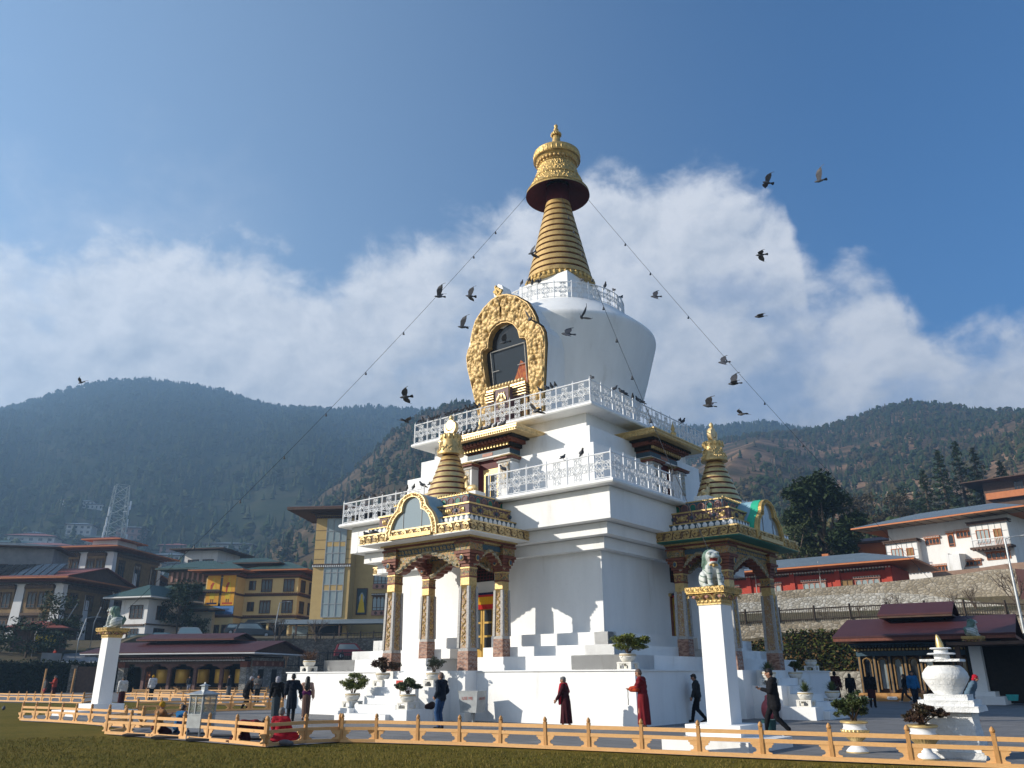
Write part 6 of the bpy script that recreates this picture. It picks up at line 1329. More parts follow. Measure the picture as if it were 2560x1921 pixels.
for i, (u, v, h, w, k, m_, lab) in enumerate(((2372, 1285, 13, 7.5, 'conifer', 0, 'tall dark conifer behind the white building roof'), (2420, 1280, 14.5, 8, 'conifer', 0, 'tallest dark conifer behind the white building roof'), (2462, 1275, 13, 7, 'conifer', 1, 'dark conifer just left of the timber house'), (2530, 1300, 12, 6, 'conifer', 1, 'young fir in front of the timber house'), (2508, 1300, 9, 5, 'conifer', 1, 'small fir beside the timber house'), (2240, 1325, 8, 10, 'round', 2, 'brownish round tree above the white building left end'), (2180, 1335, 9, 9, 'round', 2, 'bare brown tree behind the big evergreen'), (2130, 1340, 9, 9, 'round', 2, 'bare brown tree above the dark evergreen'), (2275, 1300, 9, 9, 'round', 0, 'dark round tree above the white roof'), (2040, 1360, 8, 9, 'round', 2, 'brown tree left of the big evergreen'), (1985, 1350, 7, 9, 'round', 1, 'green brown tree behind the porch roof corner'))):
    tree(lab, u, v, 178 + i * 3, h, w, k, TLD[m_], 20 + i, 1700, .24)
tree('dark conifer between the white house and the yellow building', 440, 1600, 122, 8.2, 5.6, 'round', TLD[0], 40, 2600, .17)
tree('bush beside the white house', 490, 1605, 121, 3.6, 3.2, 'round', TLD[1], 41, 900, .13)
tree('dark bush below the carved building at the far left', 130, 1632, 112, 7, 5.5, 'round', TLD[1], 42, 2000, .16)
tree('wide dark bush behind the hedge at the far left', 60, 1655, 106, 4.2, 8.0, 'round', TLD[0], 43, 2300, .16)
tree('dark fir on the hillside left of the hotel tower', 716, 1410, 300, 11, 7, 'conifer', TLD[0], 44, 1100, .4)
tree('dark fir beside the telecom tower', 345, 1400, 300, 11, 7, 'conifer', TLD[0], 45, 1100, .4)
tree('second dark fir beside the telecom tower', 362, 1402, 300, 10, 6, 'conifer', TLD[0], 46, 1100, .4)
# ---------------------------------------------------------------- walls, hedges
def m_stone(name, c1, c2, c3, sc, mort=(.18, .165, .14)):
    t = NT(name); vec = t.co((1, 1, 1.5)); v = t.vor(sc, 'F1', vec, 1); e = t.vor(sc, 'DISTANCE_TO_EDGE', vec); n = t.noise(.25, 5, .6)
    sp = t.n('ShaderNodeSeparateColor'); t.l(v, sp.inputs[0]); c = t.ramp(sp.outputs[0], [(.1, C3(*c1)), (.5, C3(*c2)), (.9, C3(*c3))]); c = t.mix(t.math('LESS_THAN', e, .05), c, C3(*mort)); c = t.mix(t.math('MULTIPLY', n, .5), c, C3(*[x * .8 for x in c1]))
    t.base(c, .9, 0, .15); t.bump(e, .1, .7); return t.m
STONE = m_stone('tan_field_stone', (.30, .25, .18), (.40, .34, .25), (.52, .46, .37), 3.0); STONEP = m_stone('pale_field_stone', (.40, .37, .31), (.54, .51, .45), (.64, .62, .57), 3.0); STONEG = m_stone('grey_brown_stone', (.12, .105, .08), (.18, .16, .13), (.25, .225, .19), 2.8, (.08, .07, .055)); STONEW = m_stone('grey_pilaster_stone', (.22, .21, .19), (.34, .33, .30), (.45, .44, .41), 3.2)
def wall_px(name, label, tops, bots, d, th, m_, cat='wall', ds=None):
    """upright wall whose top and foot follow pixel lines at horizontal distances ds"""
    m = MB(); n = len(tops); ds = ds or [d] * n; v = []
    for (u, vt), (_, vb), q in zip(tops, bots, ds):
        a = D(u, vt, q); b = D(u, vb, q); dr = np.array([a[0] - CP[0], a[1] - CP[1], 0]); dr /= np.linalg.norm(dr)
        v += [(a[0], a[1], b[2]), (a[0], a[1], a[2]), tuple(np.array((a[0], a[1], a[2])) + dr * th), tuple(np.array((a[0], a[1], b[2])) + dr * th)]
    f = []
    for i in range(n - 1):
        for k in range(4): f.append((4 * i + k, 4 * i + (k + 1) % 4, 4 * i + 4 + (k + 1) % 4, 4 * i + 4 + k))
    f += [(0, 1, 2, 3), tuple(4 * (n - 1) + k for k in (3, 2, 1, 0))]; m.add(v, f); return tag(m.obj(name, m_), label, cat)
wall_px('retaining_wall', 'long dark stone retaining wall below the yellow buildings', [(590, 1600), (700, 1600), (800, 1597), (1000, 1596), (1120, 1594)], [(590, 1760)] * 5, 104, 1.0, STONEG)
wall_px('retaining_wall', 'short stone wall beside the white pillar and ramp', [(215, 1622), (250, 1618), (330, 1612), (590, 1605)], [(215, 1720)] * 4, 106, .8, STONEG)
wall_px('retaining_wall', 'upper tan stone retaining wall under the red building and white building', [(1780, 1490), (1840, 1487), (2000, 1474), (2145, 1462), (2300, 1447), (2400, 1436), (2480, 1424), (2620, 1420)], [(1780, 1600)] * 8, 80, 1.2, STONE)
wall_px('retaining_wall', 'pale stone retaining wall behind the railing and bare bushes', [(1780, 1512), (1900, 1505), (2050, 1490), (2145, 1484), (2250, 1482), (2330, 1490), (2420, 1502), (2520, 1515), (2620, 1520)], [(1780, 1600)] * 9, 77, 1.0, STONEP)
wall_px('retaining_wall', 'low tan stone wall under the railing behind the right pavilion', [(1780, 1563), (1900, 1556), (2100, 1545), (2300, 1536), (2450, 1530), (2620, 1525)], [(1780, 1640)] * 6, 72, 1.0, STONE)
wall_px('parapet_wall', 'reddish parapet wall in front of the white building', [(2330, 1432), (2450, 1420), (2530, 1408), (2640, 1400)], [(2330, 1470)] * 4, 92, .5, mat('reddish_plaster', C3(.34, .22, .16), C3(.27, .18, .13), 3, rough=.9))
wall_px('block_wall', 'pale block wall behind the dark robed people', [(1900, 1681), (2100, 1679), (2160, 1679)], [(1900, 1760)] * 3, 56, .4, m_stone('pale_block', (.36, .34, .29), (.44, .42, .36), (.5, .48, .42), 2.6))
def hedge(label, px, d, th, n, size, mats, seed, name='hedge'):
    rs = random.Random(seed); t = thing(name, label, 'hedge', tuple(D(px[0][0], 1700, d)[:2]) + (0,)); o = V(t.location); m = MB(); k = len(px)
    for i in range(n):
        f = rs.random() * (k - 1.001); a = int(f); q = f - a; u = px[a][0] * (1 - q) + px[a + 1][0] * q; vt = px[a][1] * (1 - q) + px[a + 1][1] * q; vb = px[a][2] * (1 - q) + px[a + 1][2] * q
        w = rs.random() ** .8; vv = vb + (vt - vb) * w + rs.gauss(0, 1.5); dep = d + (th * w if th else 0) + rs.gauss(0, .35); p = V(D(u, vv, dep)) - o
        A = V((rs.gauss(0, 1), rs.gauss(0, 1), rs.gauss(0, .7))).normalized(); B = A.cross(V((rs.gauss(0, .5), rs.gauss(0, .5), 1))).normalized(); s = size * (.6 + .8 * rs.random())
        m.add([tuple(p - A * s), tuple(p + B * s * .5), tuple(p + A * s), tuple(p - B * s * .5)], [(0, 1, 2, 3)], rs.randrange(len(mats)))
    m.obj('foliage', mats, t); m = MB()
    for i in range(k - 1):
        q = [V(D(px[i][0], px[i][1] + 6, d + .5 + th)) - o, V(D(px[i + 1][0], px[i + 1][1] + 6, d + .5 + th)) - o, V(D(px[i + 1][0], px[i + 1][2], d + .5)) - o, V(D(px[i][0], px[i][2], d + .5)) - o]; m.add([tuple(x) for x in q] + [tuple(x + V((-.4, .9, 0))) for x in q], [(0, 1, 2, 3), (7, 6, 5, 4), (0, 4, 5, 1), (1, 5, 6, 2), (2, 6, 7, 3), (3, 7, 4, 0)])
    m.obj('stems', mat('hedge_core', C3(.018, .022, .010), C3(.03, .03, .015), 1.5, rough=1), t)
HL = [mat('hedge_leaf_dark', C3(.012, .022, .009), C3(.02, .03, .012), 1, rough=.8, spec=.1), mat('hedge_leaf_mid', C3(.02, .03, .012), C3(.03, .04, .015), 1, rough=.8, spec=.1)]
hedge('tall dark clipped hedge along the left end of the lawn', [(-120, 1654, 1745), (0, 1652, 1745), (130, 1650, 1740), (250, 1656, 1738), (335, 1662, 1736)], 93, 0, 7000, .16, HL, 1)
CLB = [mat('ivy_green', C3(.05, .065, .015), C3(.085, .095, .02), .8, rough=.8, spec=.1), mat('ivy_dark', C3(.02, .03, .01), C3(.035, .045, .015), .8, rough=.8, spec=.1), mat('ivy_brown', C3(.13, .07, .025), C3(.09, .06, .025), .8, rough=.8, spec=.1)]
hedge('bank of green and brown creepers left of the right pavilion', [(1840, 1620, 1700), (1960, 1577, 1690), (2060, 1574, 1688), (2140, 1580, 1688), (2260, 1600, 1690), (2400, 1600, 1690), (2500, 1600, 1690), (2640, 1590, 1690)], 60, 5, 11000, .13, CLB, 2, 'creeper_bank')
# railing on the low wall
def steel_rail(label, top, d, hgt, nb, m_, group=None):
    P = [V(D(u, v, d)) for u, v in top]; t = thing('railing', label, 'railing', P[0], 0, group); o = P[0]; m = MB(); L = [0]
    for a, b in zip(P[:-1], P[1:]): L.append(L[-1] + (b - a).length)
    at = lambda s: (lambda i: P[i].lerp(P[i + 1], (s - L[i]) / max(1e-6, L[i + 1] - L[i])))(max(0, min(len(P) - 2, int(np.searchsorted(L, s)) - 1))) - o
    m.tube([at(L[-1] * i / 40) for i in range(41)], .05, 4); m.tube([at(L[-1] * i / 40) - V((0, 0, hgt * .85)) for i in range(41)], .04, 4); m.obj('rail', m_, t)
    m = MB()
    for i in range(nb): q = at(L[-1] * i / (nb - 1)); m.tube([q, q - V((0, 0, hgt))], .022, 4)
    tag(m.obj('baluster', m_, t), kind='stuff')
    for i in range(10): m = MB(); q = at(L[-1] * i / 9); m.tube([q + V((0, 0, .25)), q - V((0, 0, hgt))], .09, 4); m.obj('rail_post', m_, t)
DW = mat('dark_weathered_timber', C3(.05, .038, .028), C3(.075, .055, .04), 4, rough=.8)
steel_rail('dark picket railing along the stone terraces behind the right pavilion', [(1780, 1537), (1900, 1529), (2100, 1518), (2300, 1510), (2420, 1507), (2520, 1510), (2620, 1512)], 71.9, .95, 150, DW)
steel_rail('dark picket fence in front of the stone wall by the white steps', [(640, 1632), (760, 1633), (850, 1632), (960, 1632)], 100, 1.6, 60, BLACK)
steel_rail('dark parapet rail on the wall below the hotel', [(700, 1588), (800, 1586), (900, 1583), (1000, 1581)], 104.3, .7, 40, DW)
def twigs(label, u, v, d, h, seed, n=40, group='bare bushes on the terraces'):
    p = D(u, v, d); rs = random.Random(seed); t = thing('bare_bush', label, 'bush', tuple(p), 0, group); m = MB()
    def br(a, dr, L, r, k):
        b = a + dr * L; m.tube([a, a.lerp(b, .5) + V((rs.gauss(0, L * .06), rs.gauss(0, L * .06), 0)), b], [r, r * .8, r * .55], 3)
        if k:
            for _ in range(3): br(a.lerp(b, .5 + .5 * rs.random()), (dr + V((rs.gauss(0, .45), rs.gauss(0, .45), rs.gauss(.15, .3)))).normalized(), L * .62, r * .55, k - 1)
    for i in range(5): br(V((0, 0, -.1)), V((rs.gauss(0, .35), rs.gauss(0, .35), 1)).normalized(), h * .42, h * .018, 3)
    m.obj('branches', BARK, t)
for i, (u, v, h, lab) in enumerate(((2247, 1537, 2.3, 'bare bush in front of the pale wall above the pavilion roof'), (2440, 1520, 2.4, 'bare bush behind the right lion statue'), (2060, 1548, 1.2, 'low bare bush at the left of the terrace railing'), (2150, 1540, 1.2, 'small bare bush on the terrace'), (2385, 1515, 1.5, 'bare bush right of the pavilion ridge'), (2540, 1505, 3.4, 'bare creeper tangle at the far right wall'))): twigs(lab, u, v, 73.5, h, 60 + i)
twigs('bare shrub tangle left of the white steps', 715, 1668, 98, 3.2, 70); twigs('bare shrub in front of the hotel awning', 790, 1602, 103.2, 3.6, 71); twigs('bare shrub beside the lamp post below the yellow building', 690, 1605, 103.2, 3.6, 72)
# ---------------------------------------------------------------- buildings
YEL = mat('yellow_plaster', C3(.70, .53, .25), C3(.64, .48, .22), 1.5, rough=.85); YELD = mat('ochre_plaster', C3(.54, .38, .16), C3(.49, .34, .14), 1.2, rough=.85); CREAM = mat('cream_plaster', C3(.60, .54, .40), C3(.52, .46, .34), 1.2, rough=.85)
WHP = m_stucco('house_white_plaster', (.72, .71, .69), (.5, .47, .42)); REDP2 = mat('red_plaster', C3(.42, .065, .04), C3(.36, .05, .035), 1.2, rough=.85); BROWNT = mat('brown_timber', C3(.075, .045, .032), C3(.11, .065, .045), 3, rough=.75); TIMB = mat('carved_timber', C3(.15, .09, .05), C3(.08, .05, .032), 4, rough=.75); OCH = mat('ochre_timber_panel', C3(.27, .17, .07), C3(.19, .115, .05), 2, rough=.75)
GREYC = mat('grey_concrete', C3(.26, .26, .26), C3(.20, .20, .20), 1, rough=.9); BLUEG = mat('blue_grey_plaster', C3(.16, .19, .22), C3(.12, .15, .18), 1, rough=.9); ORANGE = mat('orange_fascia_paint', C3(.50, .17, .06), C3(.42, .14, .05), 2, rough=.6); PINKW = mat('pink_brown_plaster', C3(.38, .22, .16), C3(.32, .18, .13), 1, rough=.9)
def m_roof(name, c1, c2):
    t = NT(name); w = t.n('ShaderNodeTexWave'); w.inputs['Scale'].default_value = 5; t.l(t.co(), w.inputs['Vector']); n = t.noise(.5, 5, .7); c = t.ramp(n, [(.3, C3(*c1)), (.7, C3(*c2))]); t.base(c, .55, 0, .3); t.bump(w.outputs[0], .03, .5); return t.m
RGREEN = m_roof('green_sheet_roof', (.035, .075, .065), (.05, .095, .082)); RGREY = m_roof('blue_grey_sheet_roof', (.13, .17, .20), (.17, .21, .245)); RMAR = m_roof('maroon_sheet_roof', (.060, .017, .018), (.085, .023, .023)); RRED = m_roof('red_sheet_roof', (.24, .06, .04), (.30, .085, .055)); RBRN = m_roof('brown_sheet_roof', (.08, .03, .028), (.11, .045, .04)); RDKG = m_roof('dark_grey_sheet_roof', (.06, .075, .08), (.09, .10, .105))
SOFF = mat('pale_soffit_board', C3(.42, .33, .24), C3(.36, .28, .20), 1, rough=.8)
def site(u, v, d, phi=0.0):
    p = D(u, v, d); az = math.atan2(p[0] - CP[0], p[1] - CP[1]); return tuple(p), -az + phi
_win = {}
def window_mesh(w, h, style, frame, glass):
    key = (round(w, 2), round(h, 2), style, frame.name, glass.name)
    if key in _win: return _win[key]
    m = MB(); t = .07 * min(1.0, h); m.box(-w / 2, w / 2, -.02, .05, 0, h, 1)
    for x0, x1, z0, z1 in ((-w / 2 - t, w / 2 + t, -t, 0), (-w / 2 - t, w / 2 + t, h, h + t), (-w / 2 - t, -w / 2, 0, h), (w / 2, w / 2 + t, 0, h)): m.box(x0, x1, -.10, .05, z0, z1, 0)
    n = max(1, int(round(w / .55)))
    for i in range(1, n): x = -w / 2 + w * i / n; m.box(x - .04, x + .04, -.07, .0, 0, h, 0)
    if style in ('arch', 'carved'):
        for i in range(n):
            x0 = -w / 2 + w * i / n; x1 = x0 + w / n; m.box(x0, x0 + .12, -.055, 0, h * .82, h, 0); m.box(x1 - .12, x1, -.055, 0, h * .82, h, 0); m.box(x0, x1, -.05, 0, h * .93, h, 0)
        m.box(-w / 2, w / 2, -.06, 0, h * .16, h * .20, 0)
    if style == 'carved':
        m.box(-w / 2 - .2, w / 2 + .2, -.25, .05, h + t, h + t + .12, 0); k = int((w + .4) / .22)
        for i in range(k): x = -w / 2 - .2 + (w + .4) * (i + .2) / k; m.box(x, x + .12, -.32, -.1, h + t + .12, h + t + .24, 2)
        m.box(-w / 2 - .2, w / 2 + .2, -.35, .05, h + t + .24, h + t + .30, 0)
    if style == 'grid': 
        for q in range(1, 3): m.box(-w / 2, w / 2, -.05, 0, h * q / 3 - .02, h * q / 3 + .02, 0)
    _win[key] = m.mesh('window', [frame, glass, WHP]); return _win[key]
def win(par, x, y, z, w, h, face='front', style='plain', frame=None, glass=None):
    o = bpy.data.objects.new('window', window_mesh(w, h, style, frame or BROWNT, glass or GLASSD)); COL.objects.link(o); o.parent = par; o.location = (x, y, z)
    o.rotation_euler = (0, 0, {'front': 0, 'right': math.pi / 2, 'left': -math.pi / 2}[face]); return o
def dentils(m, x0, x1, y, z, mi, step=.3, dz=.14, dy=.22):
    n = max(1, int((x1 - x0) / step))
    for i in range(n): a = x0 + (x1 - x0) * (i + .2) / n; m.box(a, a + (x1 - x0) / n * .55, y - dy, y, z, z + dz, mi)
def dentils_y(m, x, y0, y1, z, mi, step=.3, dz=.14, dx=.22):
    n = max(1, int((y1 - y0) / step))
    for i in range(n): a = y0 + (y1 - y0) * (i + .2) / n; m.box(x, x + dx, a, a + (y1 - y0) / n * .55, z, z + dz, mi)
def roof_part(par, kind, x0, x1, y0, y1, z, rise, top, edge, soff=None, th=.18, name='roof'):
    m = MB(); cx, cy = (x0 + x1) / 2, (y0 + y1) / 2
    m.box(x0, x1, y0, y1, z, z + th, 1); e = .03; x0 -= e; x1 += e; y0 -= e; y1 += e; z1 = z + th + .004
    if kind == 'hip':
        k = min((y1 - y0), (x1 - x0)) / 2; a = x0 + k; b = x1 - k
        m.add([(x0, y0, z1), (x1, y0, z1), (x1, y1, z1), (x0, y1, z1), (a, cy, z1 + rise), (b, cy, z1 + rise)] if (x1 - x0) >= (y1 - y0) else [(x0, y0, z1), (x1, y0, z1), (x1, y1, z1), (x0, y1, z1), (cx, y0 + k, z1 + rise), (cx, y1 - k, z1 + rise)], [(0, 1, 5, 4), (1, 2, 5), (2, 3, 4, 5), (3, 0, 4), (0, 3, 2, 1)] if (x1 - x0) >= (y1 - y0) else [(0, 1, 4), (1, 2, 5, 4), (2, 3, 5), (3, 0, 4, 5), (0, 3, 2, 1)], 0)
    elif kind == 'gx':   # ridge along x
        m.exx([(y0, z1), (cy, z1 + rise), (y1, z1), (y1, z1 + .1), (cy, z1 + rise + .1), (y0, z1 + .1)], x0, x1, 0); m.exx([(y0 + .3, z1), (cy, z1 + rise), (y1 - .3, z1)], x0 + .6, x1 - .6, 2)
    elif kind == 'shed': m.exx([(y0, z1), (y1, z1 + rise), (y1, z1 + rise + .1), (y0, z1 + .1)], x0, x1, 0)
    return m.obj(name, [top, edge, soff or BROWNT], par)
def block(par, name, x0, x1, y0, y1, z0, z1, m_): m = MB(); m.box(x0, x1, y0, y1, z0, z1); return m.obj(name, m_, par)
# yellow three storey office building with banners
L_, rz = site(576, 1606, 125, -.46); B = thing('office_building', 'bright yellow three storey office building with two tall orange banners', 'building', L_, rz); z = 0
block(B, 'wall', -4.7, 0, 0, 6, -2, 9.6, YEL); block(B, 'wall', .01, 8.2, 2.6, 12, -2, 9.6, YEL)
m = MB()
for zz in (3.35, 6.45): m.box(-4.82, .12, -.12, 6.1, zz, zz + .28, 0); m.box(.12, 8.32, 2.48, 12, zz, zz + .28, 0); dentils(m, -4.8, .1, -.1, zz + .29, 1); dentils(m, .2, 8.3, 2.5, zz + .29, 1); dentils_y(m, 8.3, 2.5, 10, zz + .29, 1)
for k in range(3): e = .15 + .22 * k; m.box(-4.7 - e, e, -e, 6, 9.0 + .22 * k, 9.2 + .22 * k, k % 2); m.box(e, 8.2 + e, 2.6 - e, 12, 9.0 + .22 * k, 9.2 + .22 * k, k % 2)
m.obj('cornice', [BROWNT, REDBR], B)
roof_part(B, 'hip', -6.8, 1.6, -1.8, 9, 9.75, 1.5, RGREEN, ORANGE); roof_part(B, 'hip', -.2, 10, 1.0, 14, 9.95, 1.7, RGREEN, ORANGE); block(B, 'wall', -4, 3.6, 3.5, 8, 10.6, 11.2, BROWNT); roof_part(B, 'hip', -5.5, 5, 2.5, 10, 11.2, 1.1, RGREEN, BROWNT)
for zz in (4.1, 7.1):
    for x in (3.4, 6.8): win(B, x, 2.58, zz, 1.5, 1.7, style='arch')
    win(B, 1.2, 2.58, zz + .3, .9, 1.2)
    for y in (4.3, 7.6): win(B, 8.22, y, zz, 1.5, 1.6, 'right', 'arch')
win(B, -3.1, -.02, .6, 2.2, 1.7, style='arch'); win(B, -.95, -.02, .6, 1.1, 1.7, style='arch'); win(B, -3.1, -.02, 3.95, 2.0, 1.3); win(B, -.95, -.02, 3.95, 1.1, 1.3); win(B, -2.25, -.02, 7.2, .7, 1.6); win(B, .02, 1.3, .9, 1.0, 1.4, 'right'); win(B, 1.3, 2.58, .7, 1.0, 1.6)
m = MB(); m.frus((1.5, 8.6, .6, 2.6, 2.6), (1.5, 8.6, 1.6, 2.6, 3.15)); m.obj('porch_canopy', RDKG, B); block(B, 'doorway', 3.2, 7.4, 2.5, 2.59, 0, 2.5, DARK)
for x in (4.8, 7.9): m = MB(); m.box(x - .14, x + .14, .9, 1.15, -1, 2.6); m.obj('porch_post', YEL, B)
BANY = mat('banner_orange', C3(.72, .30, .02), C3(.78, .42, .04), .8, rough=.8); BANF = mat('banner_robe_red', C3(.48, .05, .02), C3(.42, .08, .02), 2, rough=.8); BANYL = mat('banner_robe_yellow', C3(.75, .52, .04), C3(.68, .45, .03), 2, rough=.8)
Bm = Matrix.Translation(L_) @ Matrix.Rotation(rz, 4, 'Z')
for k, (x, lab) in enumerate(((-3.45, 'orange banner with a robed figure nearest the left edge of the yellow building'), (-1.1, 'orange banner with a standing robed figure near the corner of the yellow building'))):
    w = Bm @ V((x, -.12, 5.0)); t = thing('banner', lab, 'banner', w, rz, 'banners on the yellow building'); t.scale = (.86, 1, 1); m = MB(); m.box(-1.15, 1.15, -.05, 0, 0, 4.5); m.obj('cloth', BANY, t)
    m = MB(); m.exy([(-.45, .9), (-.5, 2.2), (-.25, 3.2), (.0, 3.45), (.3, 3.2), (.5, 2.1), (.4, .9)], -.065, -.052, 0); m.exy([(-.45, 1.9), (-.5, 2.8), (-.2, 3.25), (.2, 3.2), (-.1, 2.6), (-.2, 1.9)], -.075, -.066, 1); m.lathe([(0, -.006), (.2, -.005), (.2, .005), (0, .006)], 10); q = len(m.v) - 40; m.v[q:] = [(a * .9 + (.0), c - .06, b * 1.2 + 3.68) for a, b, c in m.v[q:]]; m.box(-.25, -.1, -.06, -.052, .4, .9, 2); m.box(.1, .25, -.06, -.052, .4, .9, 2); m.obj('figure', [BANYL, BANF, BROWNT], t)
    m = MB(); m.box(-.9, .9, -.058, -.051, .18, .42, 0); m.obj('caption_band', BANF if k else NAVY, t)
w = Bm @ V((-2.35, -.14, 2.75 + .88)); t = thing('sign_board', 'blue sign board with a round emblem on the yellow building', 'sign', w, rz); t.scale = (.8, 1, .95); m = MB(); m.box(-2.9, 2.9, -.05, 0, 0, 1.35); m.obj('board', mat('sign_blue', C3(.10, .24, .50), C3(.09, .21, .46), 1, rough=.6), t)
m = MB(); m.ball((-2.25, -.06, .68), (.5, .03, .5), 20); m.obj('emblem', BANY, t); m = MB(); m.ball((-2.25, -.09, .68), (.16, .03, .16), 10); m.obj('emblem_core', BANF, t)
rs = random.Random(4); m = MB(); x = -.9
for i in range(15):
    w_ = .10 + .12 * rs.random(); m.box(x, x + w_, -.062, -.051, .88, .93); m.box(x + w_ * .3, x + w_ * .5, -.062, -.051, .72 + .06 * rs.random(), .88); m.box(x, x + w_ * .25, -.062, -.051, .93, 1.02 + .08 * rs.random()); x += w_ + .03
m.obj('upper_lettering', DARK, t); text_mesh('lower_lettering', 'Bhutan Insurance Limited', .40, DARK, t, (.55, -.055, .22))
# ochre hotel with the glass bay
L_, rz = site(864, 1602, 113, -.30); H_ = thing('hotel', 'tall ochre hotel with a glazed stair bay and projecting brown roof', 'building', L_, rz)
block(H_, 'wall', -5.2, 0, 0, 6, -4, 16.6, YELD); block(H_, 'wall', .01, 16, 2.2, 10, -2, 15, YELD)
m = MB(); m.box(-3.6, -.8, -.06, .0, 3.0, 16.1, 0)
for i in range(4): x = -3.6 + 2.8 * i / 3; m.box(x - .05, x + .05, -.12, -.061, 3.0, 16.1, 1)
for zz in (3.0, 4.7, 6.4, 7.2, 8.8, 9.5, 9.9, 11.4, 13.0, 14.4, 16.1): m.box(-3.6, -.8, -.12, -.061, zz - .05, zz + .05, 1)
m.obj('glazed_bay', [CURT, GREYP], H_)
m = MB(); m.box(-3.5, -.9, -.075, -.062, 6.45, 7.15); m.box(-3.5, -.9, -.075, -.062, 12.3, 12.9); m.obj('spandrel_panel', YELD, H_)
m = MB(); dentils(m, -5.3, .1, 0, 9.55, 0, .3, .25, .3); m.box(-5.3, .1, -.35, 0, 9.82, 9.95, 1); dentils(m, -5.3, .1, 0, 16.2, 1, .3, .25, .5); dentils_y(m, 0, 0, 6, 16.2, 1)
for k in range(3): e = .3 + .35 * k; m.box(-5.2 - e, e, -e, 6, 16.6 + .24 * k, 16.8 + .24 * k, 1)
for zz in (10.6, 11.9, 13.2, 14.5): m.box(-5.22, -3.65, -.03, 0, zz, zz + .05, 1); m.box(-.75, .01, -.03, 0, zz, zz + .05, 1)
m.obj('cornice', [WHP, BROWNT], H_)
roof_part(H_, 'shed', -8.6, 4, -2.6, 8, 17.0, .4, RBRN, BROWNT, th=.3)
for zz in (3.4, 6.9, 10.4):
    win(H_, 4.1, 2.18, zz + .6, 2.6, 1.8, style='carved', frame=TIMB, glass=CURT); win(H_, 10.5, 2.18, zz + .6, 2.6, 1.8, style='carved', frame=TIMB, glass=CURT)
    m = MB(); m.box(2.7, 5.5, 1.95, 2.19, zz - .1, zz + .5, 0)
    for i in range(3): m.ball((3.3 + i * .8, 1.94, zz + .2), (.22, .03, .22), 4, 1, 4)
    m.obj('window_apron', [PINK, BROWNT], H_)
m = MB(); m.frus((-8.5, 16, -2.6, 0, 2.0), (-8.5, 16, -.2, .0, 2.7)); m.obj('awning', RGREY, H_); block(H_, 'shopfront', -7.5, -5.3, .3, 1, -1, 1.9, CURT); block(H_, 'shopfront', 4.5, 13, 2.1, 2.19, .1, 1.9, GLASSD); block(H_, 'shopfront', -4.2, -.6, -.08, -.01, .0, 1.9, DARK)
for x in (-6.0, -.2, 6, 12): m = MB(); m.box(x - .1, x + .1, -2.4, -2.2, -1, 2.05); m.obj('awning_post', BROWNT, H_)
q = Matrix.Translation(L_) @ Matrix.Rotation(rz, 4, 'Z'); t = thing('wall_picture', 'framed painted panel of a standing figure on the ochre hotel', 'picture', q @ V((1.25, 2.1, 3.4)), rz); m = MB(); m.box(-.75, .75, -.08, 0, 0, 3.5); m.obj('frame', BROWNT, t); m = MB(); m.box(-.62, .62, -.10, -.081, .12, 3.38); m.obj('panel', mat('dark_teal_picture', C3(.03, .055, .065), C3(.05, .08, .09), 1, rough=.6), t); m = MB(); m.exy([(-.5, .3), (-.3, 1.6), (-.12, 2.2), (-.15, 2.7), (.12, 2.7), (.14, 2.1), (.32, 1.5), (.5, .3)], -.12, -.101, 0); m.exy([(-.3, 1.6), (-.4, 2.3), (-.1, 2.9), (.1, 2.9), (.38, 2.3), (.3, 1.6)], -.115, -.1005, 1); m.obj('figure', [BANYL, mat('pale_figure', C3(.4, .42, .45), rough=.7)], t)
# white house with green roofs
L_, rz = site(357, 1608, 121, -.72); t = thing('white_house', 'small white two storey house with green sheet roof below the carved buildings', 'house', L_, rz)
block(t, 'wall', -4.4, 0, 0, 7, -2, 5.6, WHP); roof_part(t, 'hip', -6.2, 1.6, -1.6, 9, 5.7, 1.9, RGREEN, WHP); block(t, 'wall', -4.2, -.2, -.25, 0, 2.2, 2.4, BROWNT)
win(t, -1.8, -.02, 3.2, 1.9, 1.6, style='grid'); win(t, .02, 2.6, 3.1, 1.7, 1.7, 'right'); win(t, .02, 2.6, .4, 1.9, 1.5, 'right'); win(t, -2.0, -.02, .2, 1.6, 1.6); m = MB(); m.box(-.1, .12, -.1, 7, 2.3, 2.5); m.obj('string_course', TIMB, t)
L_, rz = site(430, 1608, 128, -.5); t = thing('green_roofed_house', 'long low house with two tiers of green roof behind the white house', 'house', L_, rz); block(t, 'wall', -6, 5.5, 0, 7, -2, 4.2, CREAM); roof_part(t, 'hip', -8.5, 7, -2, 9, 4.3, 1.2, RGREEN, BROWNT); block(t, 'wall', -4, 4, 1.5, 6, 5, 7.0, BROWNT); roof_part(t, 'hip', -6, 6, .3, 8, 7.0, 1.5, RGREEN, BROWNT); block(t, 'wall', -3, 5, 2, 7, 8.3, 10.3, TIMB); roof_part(t, 'hip', -4.6, 6.6, .8, 9, 10.3, 1.5, RGREEN, RGREEN)
for i in range(9): m = MB(); m.box(-2.6 + i * .8, -2.3 + i * .8, 1.93, 2.0, 8.6, 10.0); m.obj('slat_screen', PINK, t)
for x in (-3.5, 0, 3): win(t, x, -.02, 1.2, 1.6, 1.6)
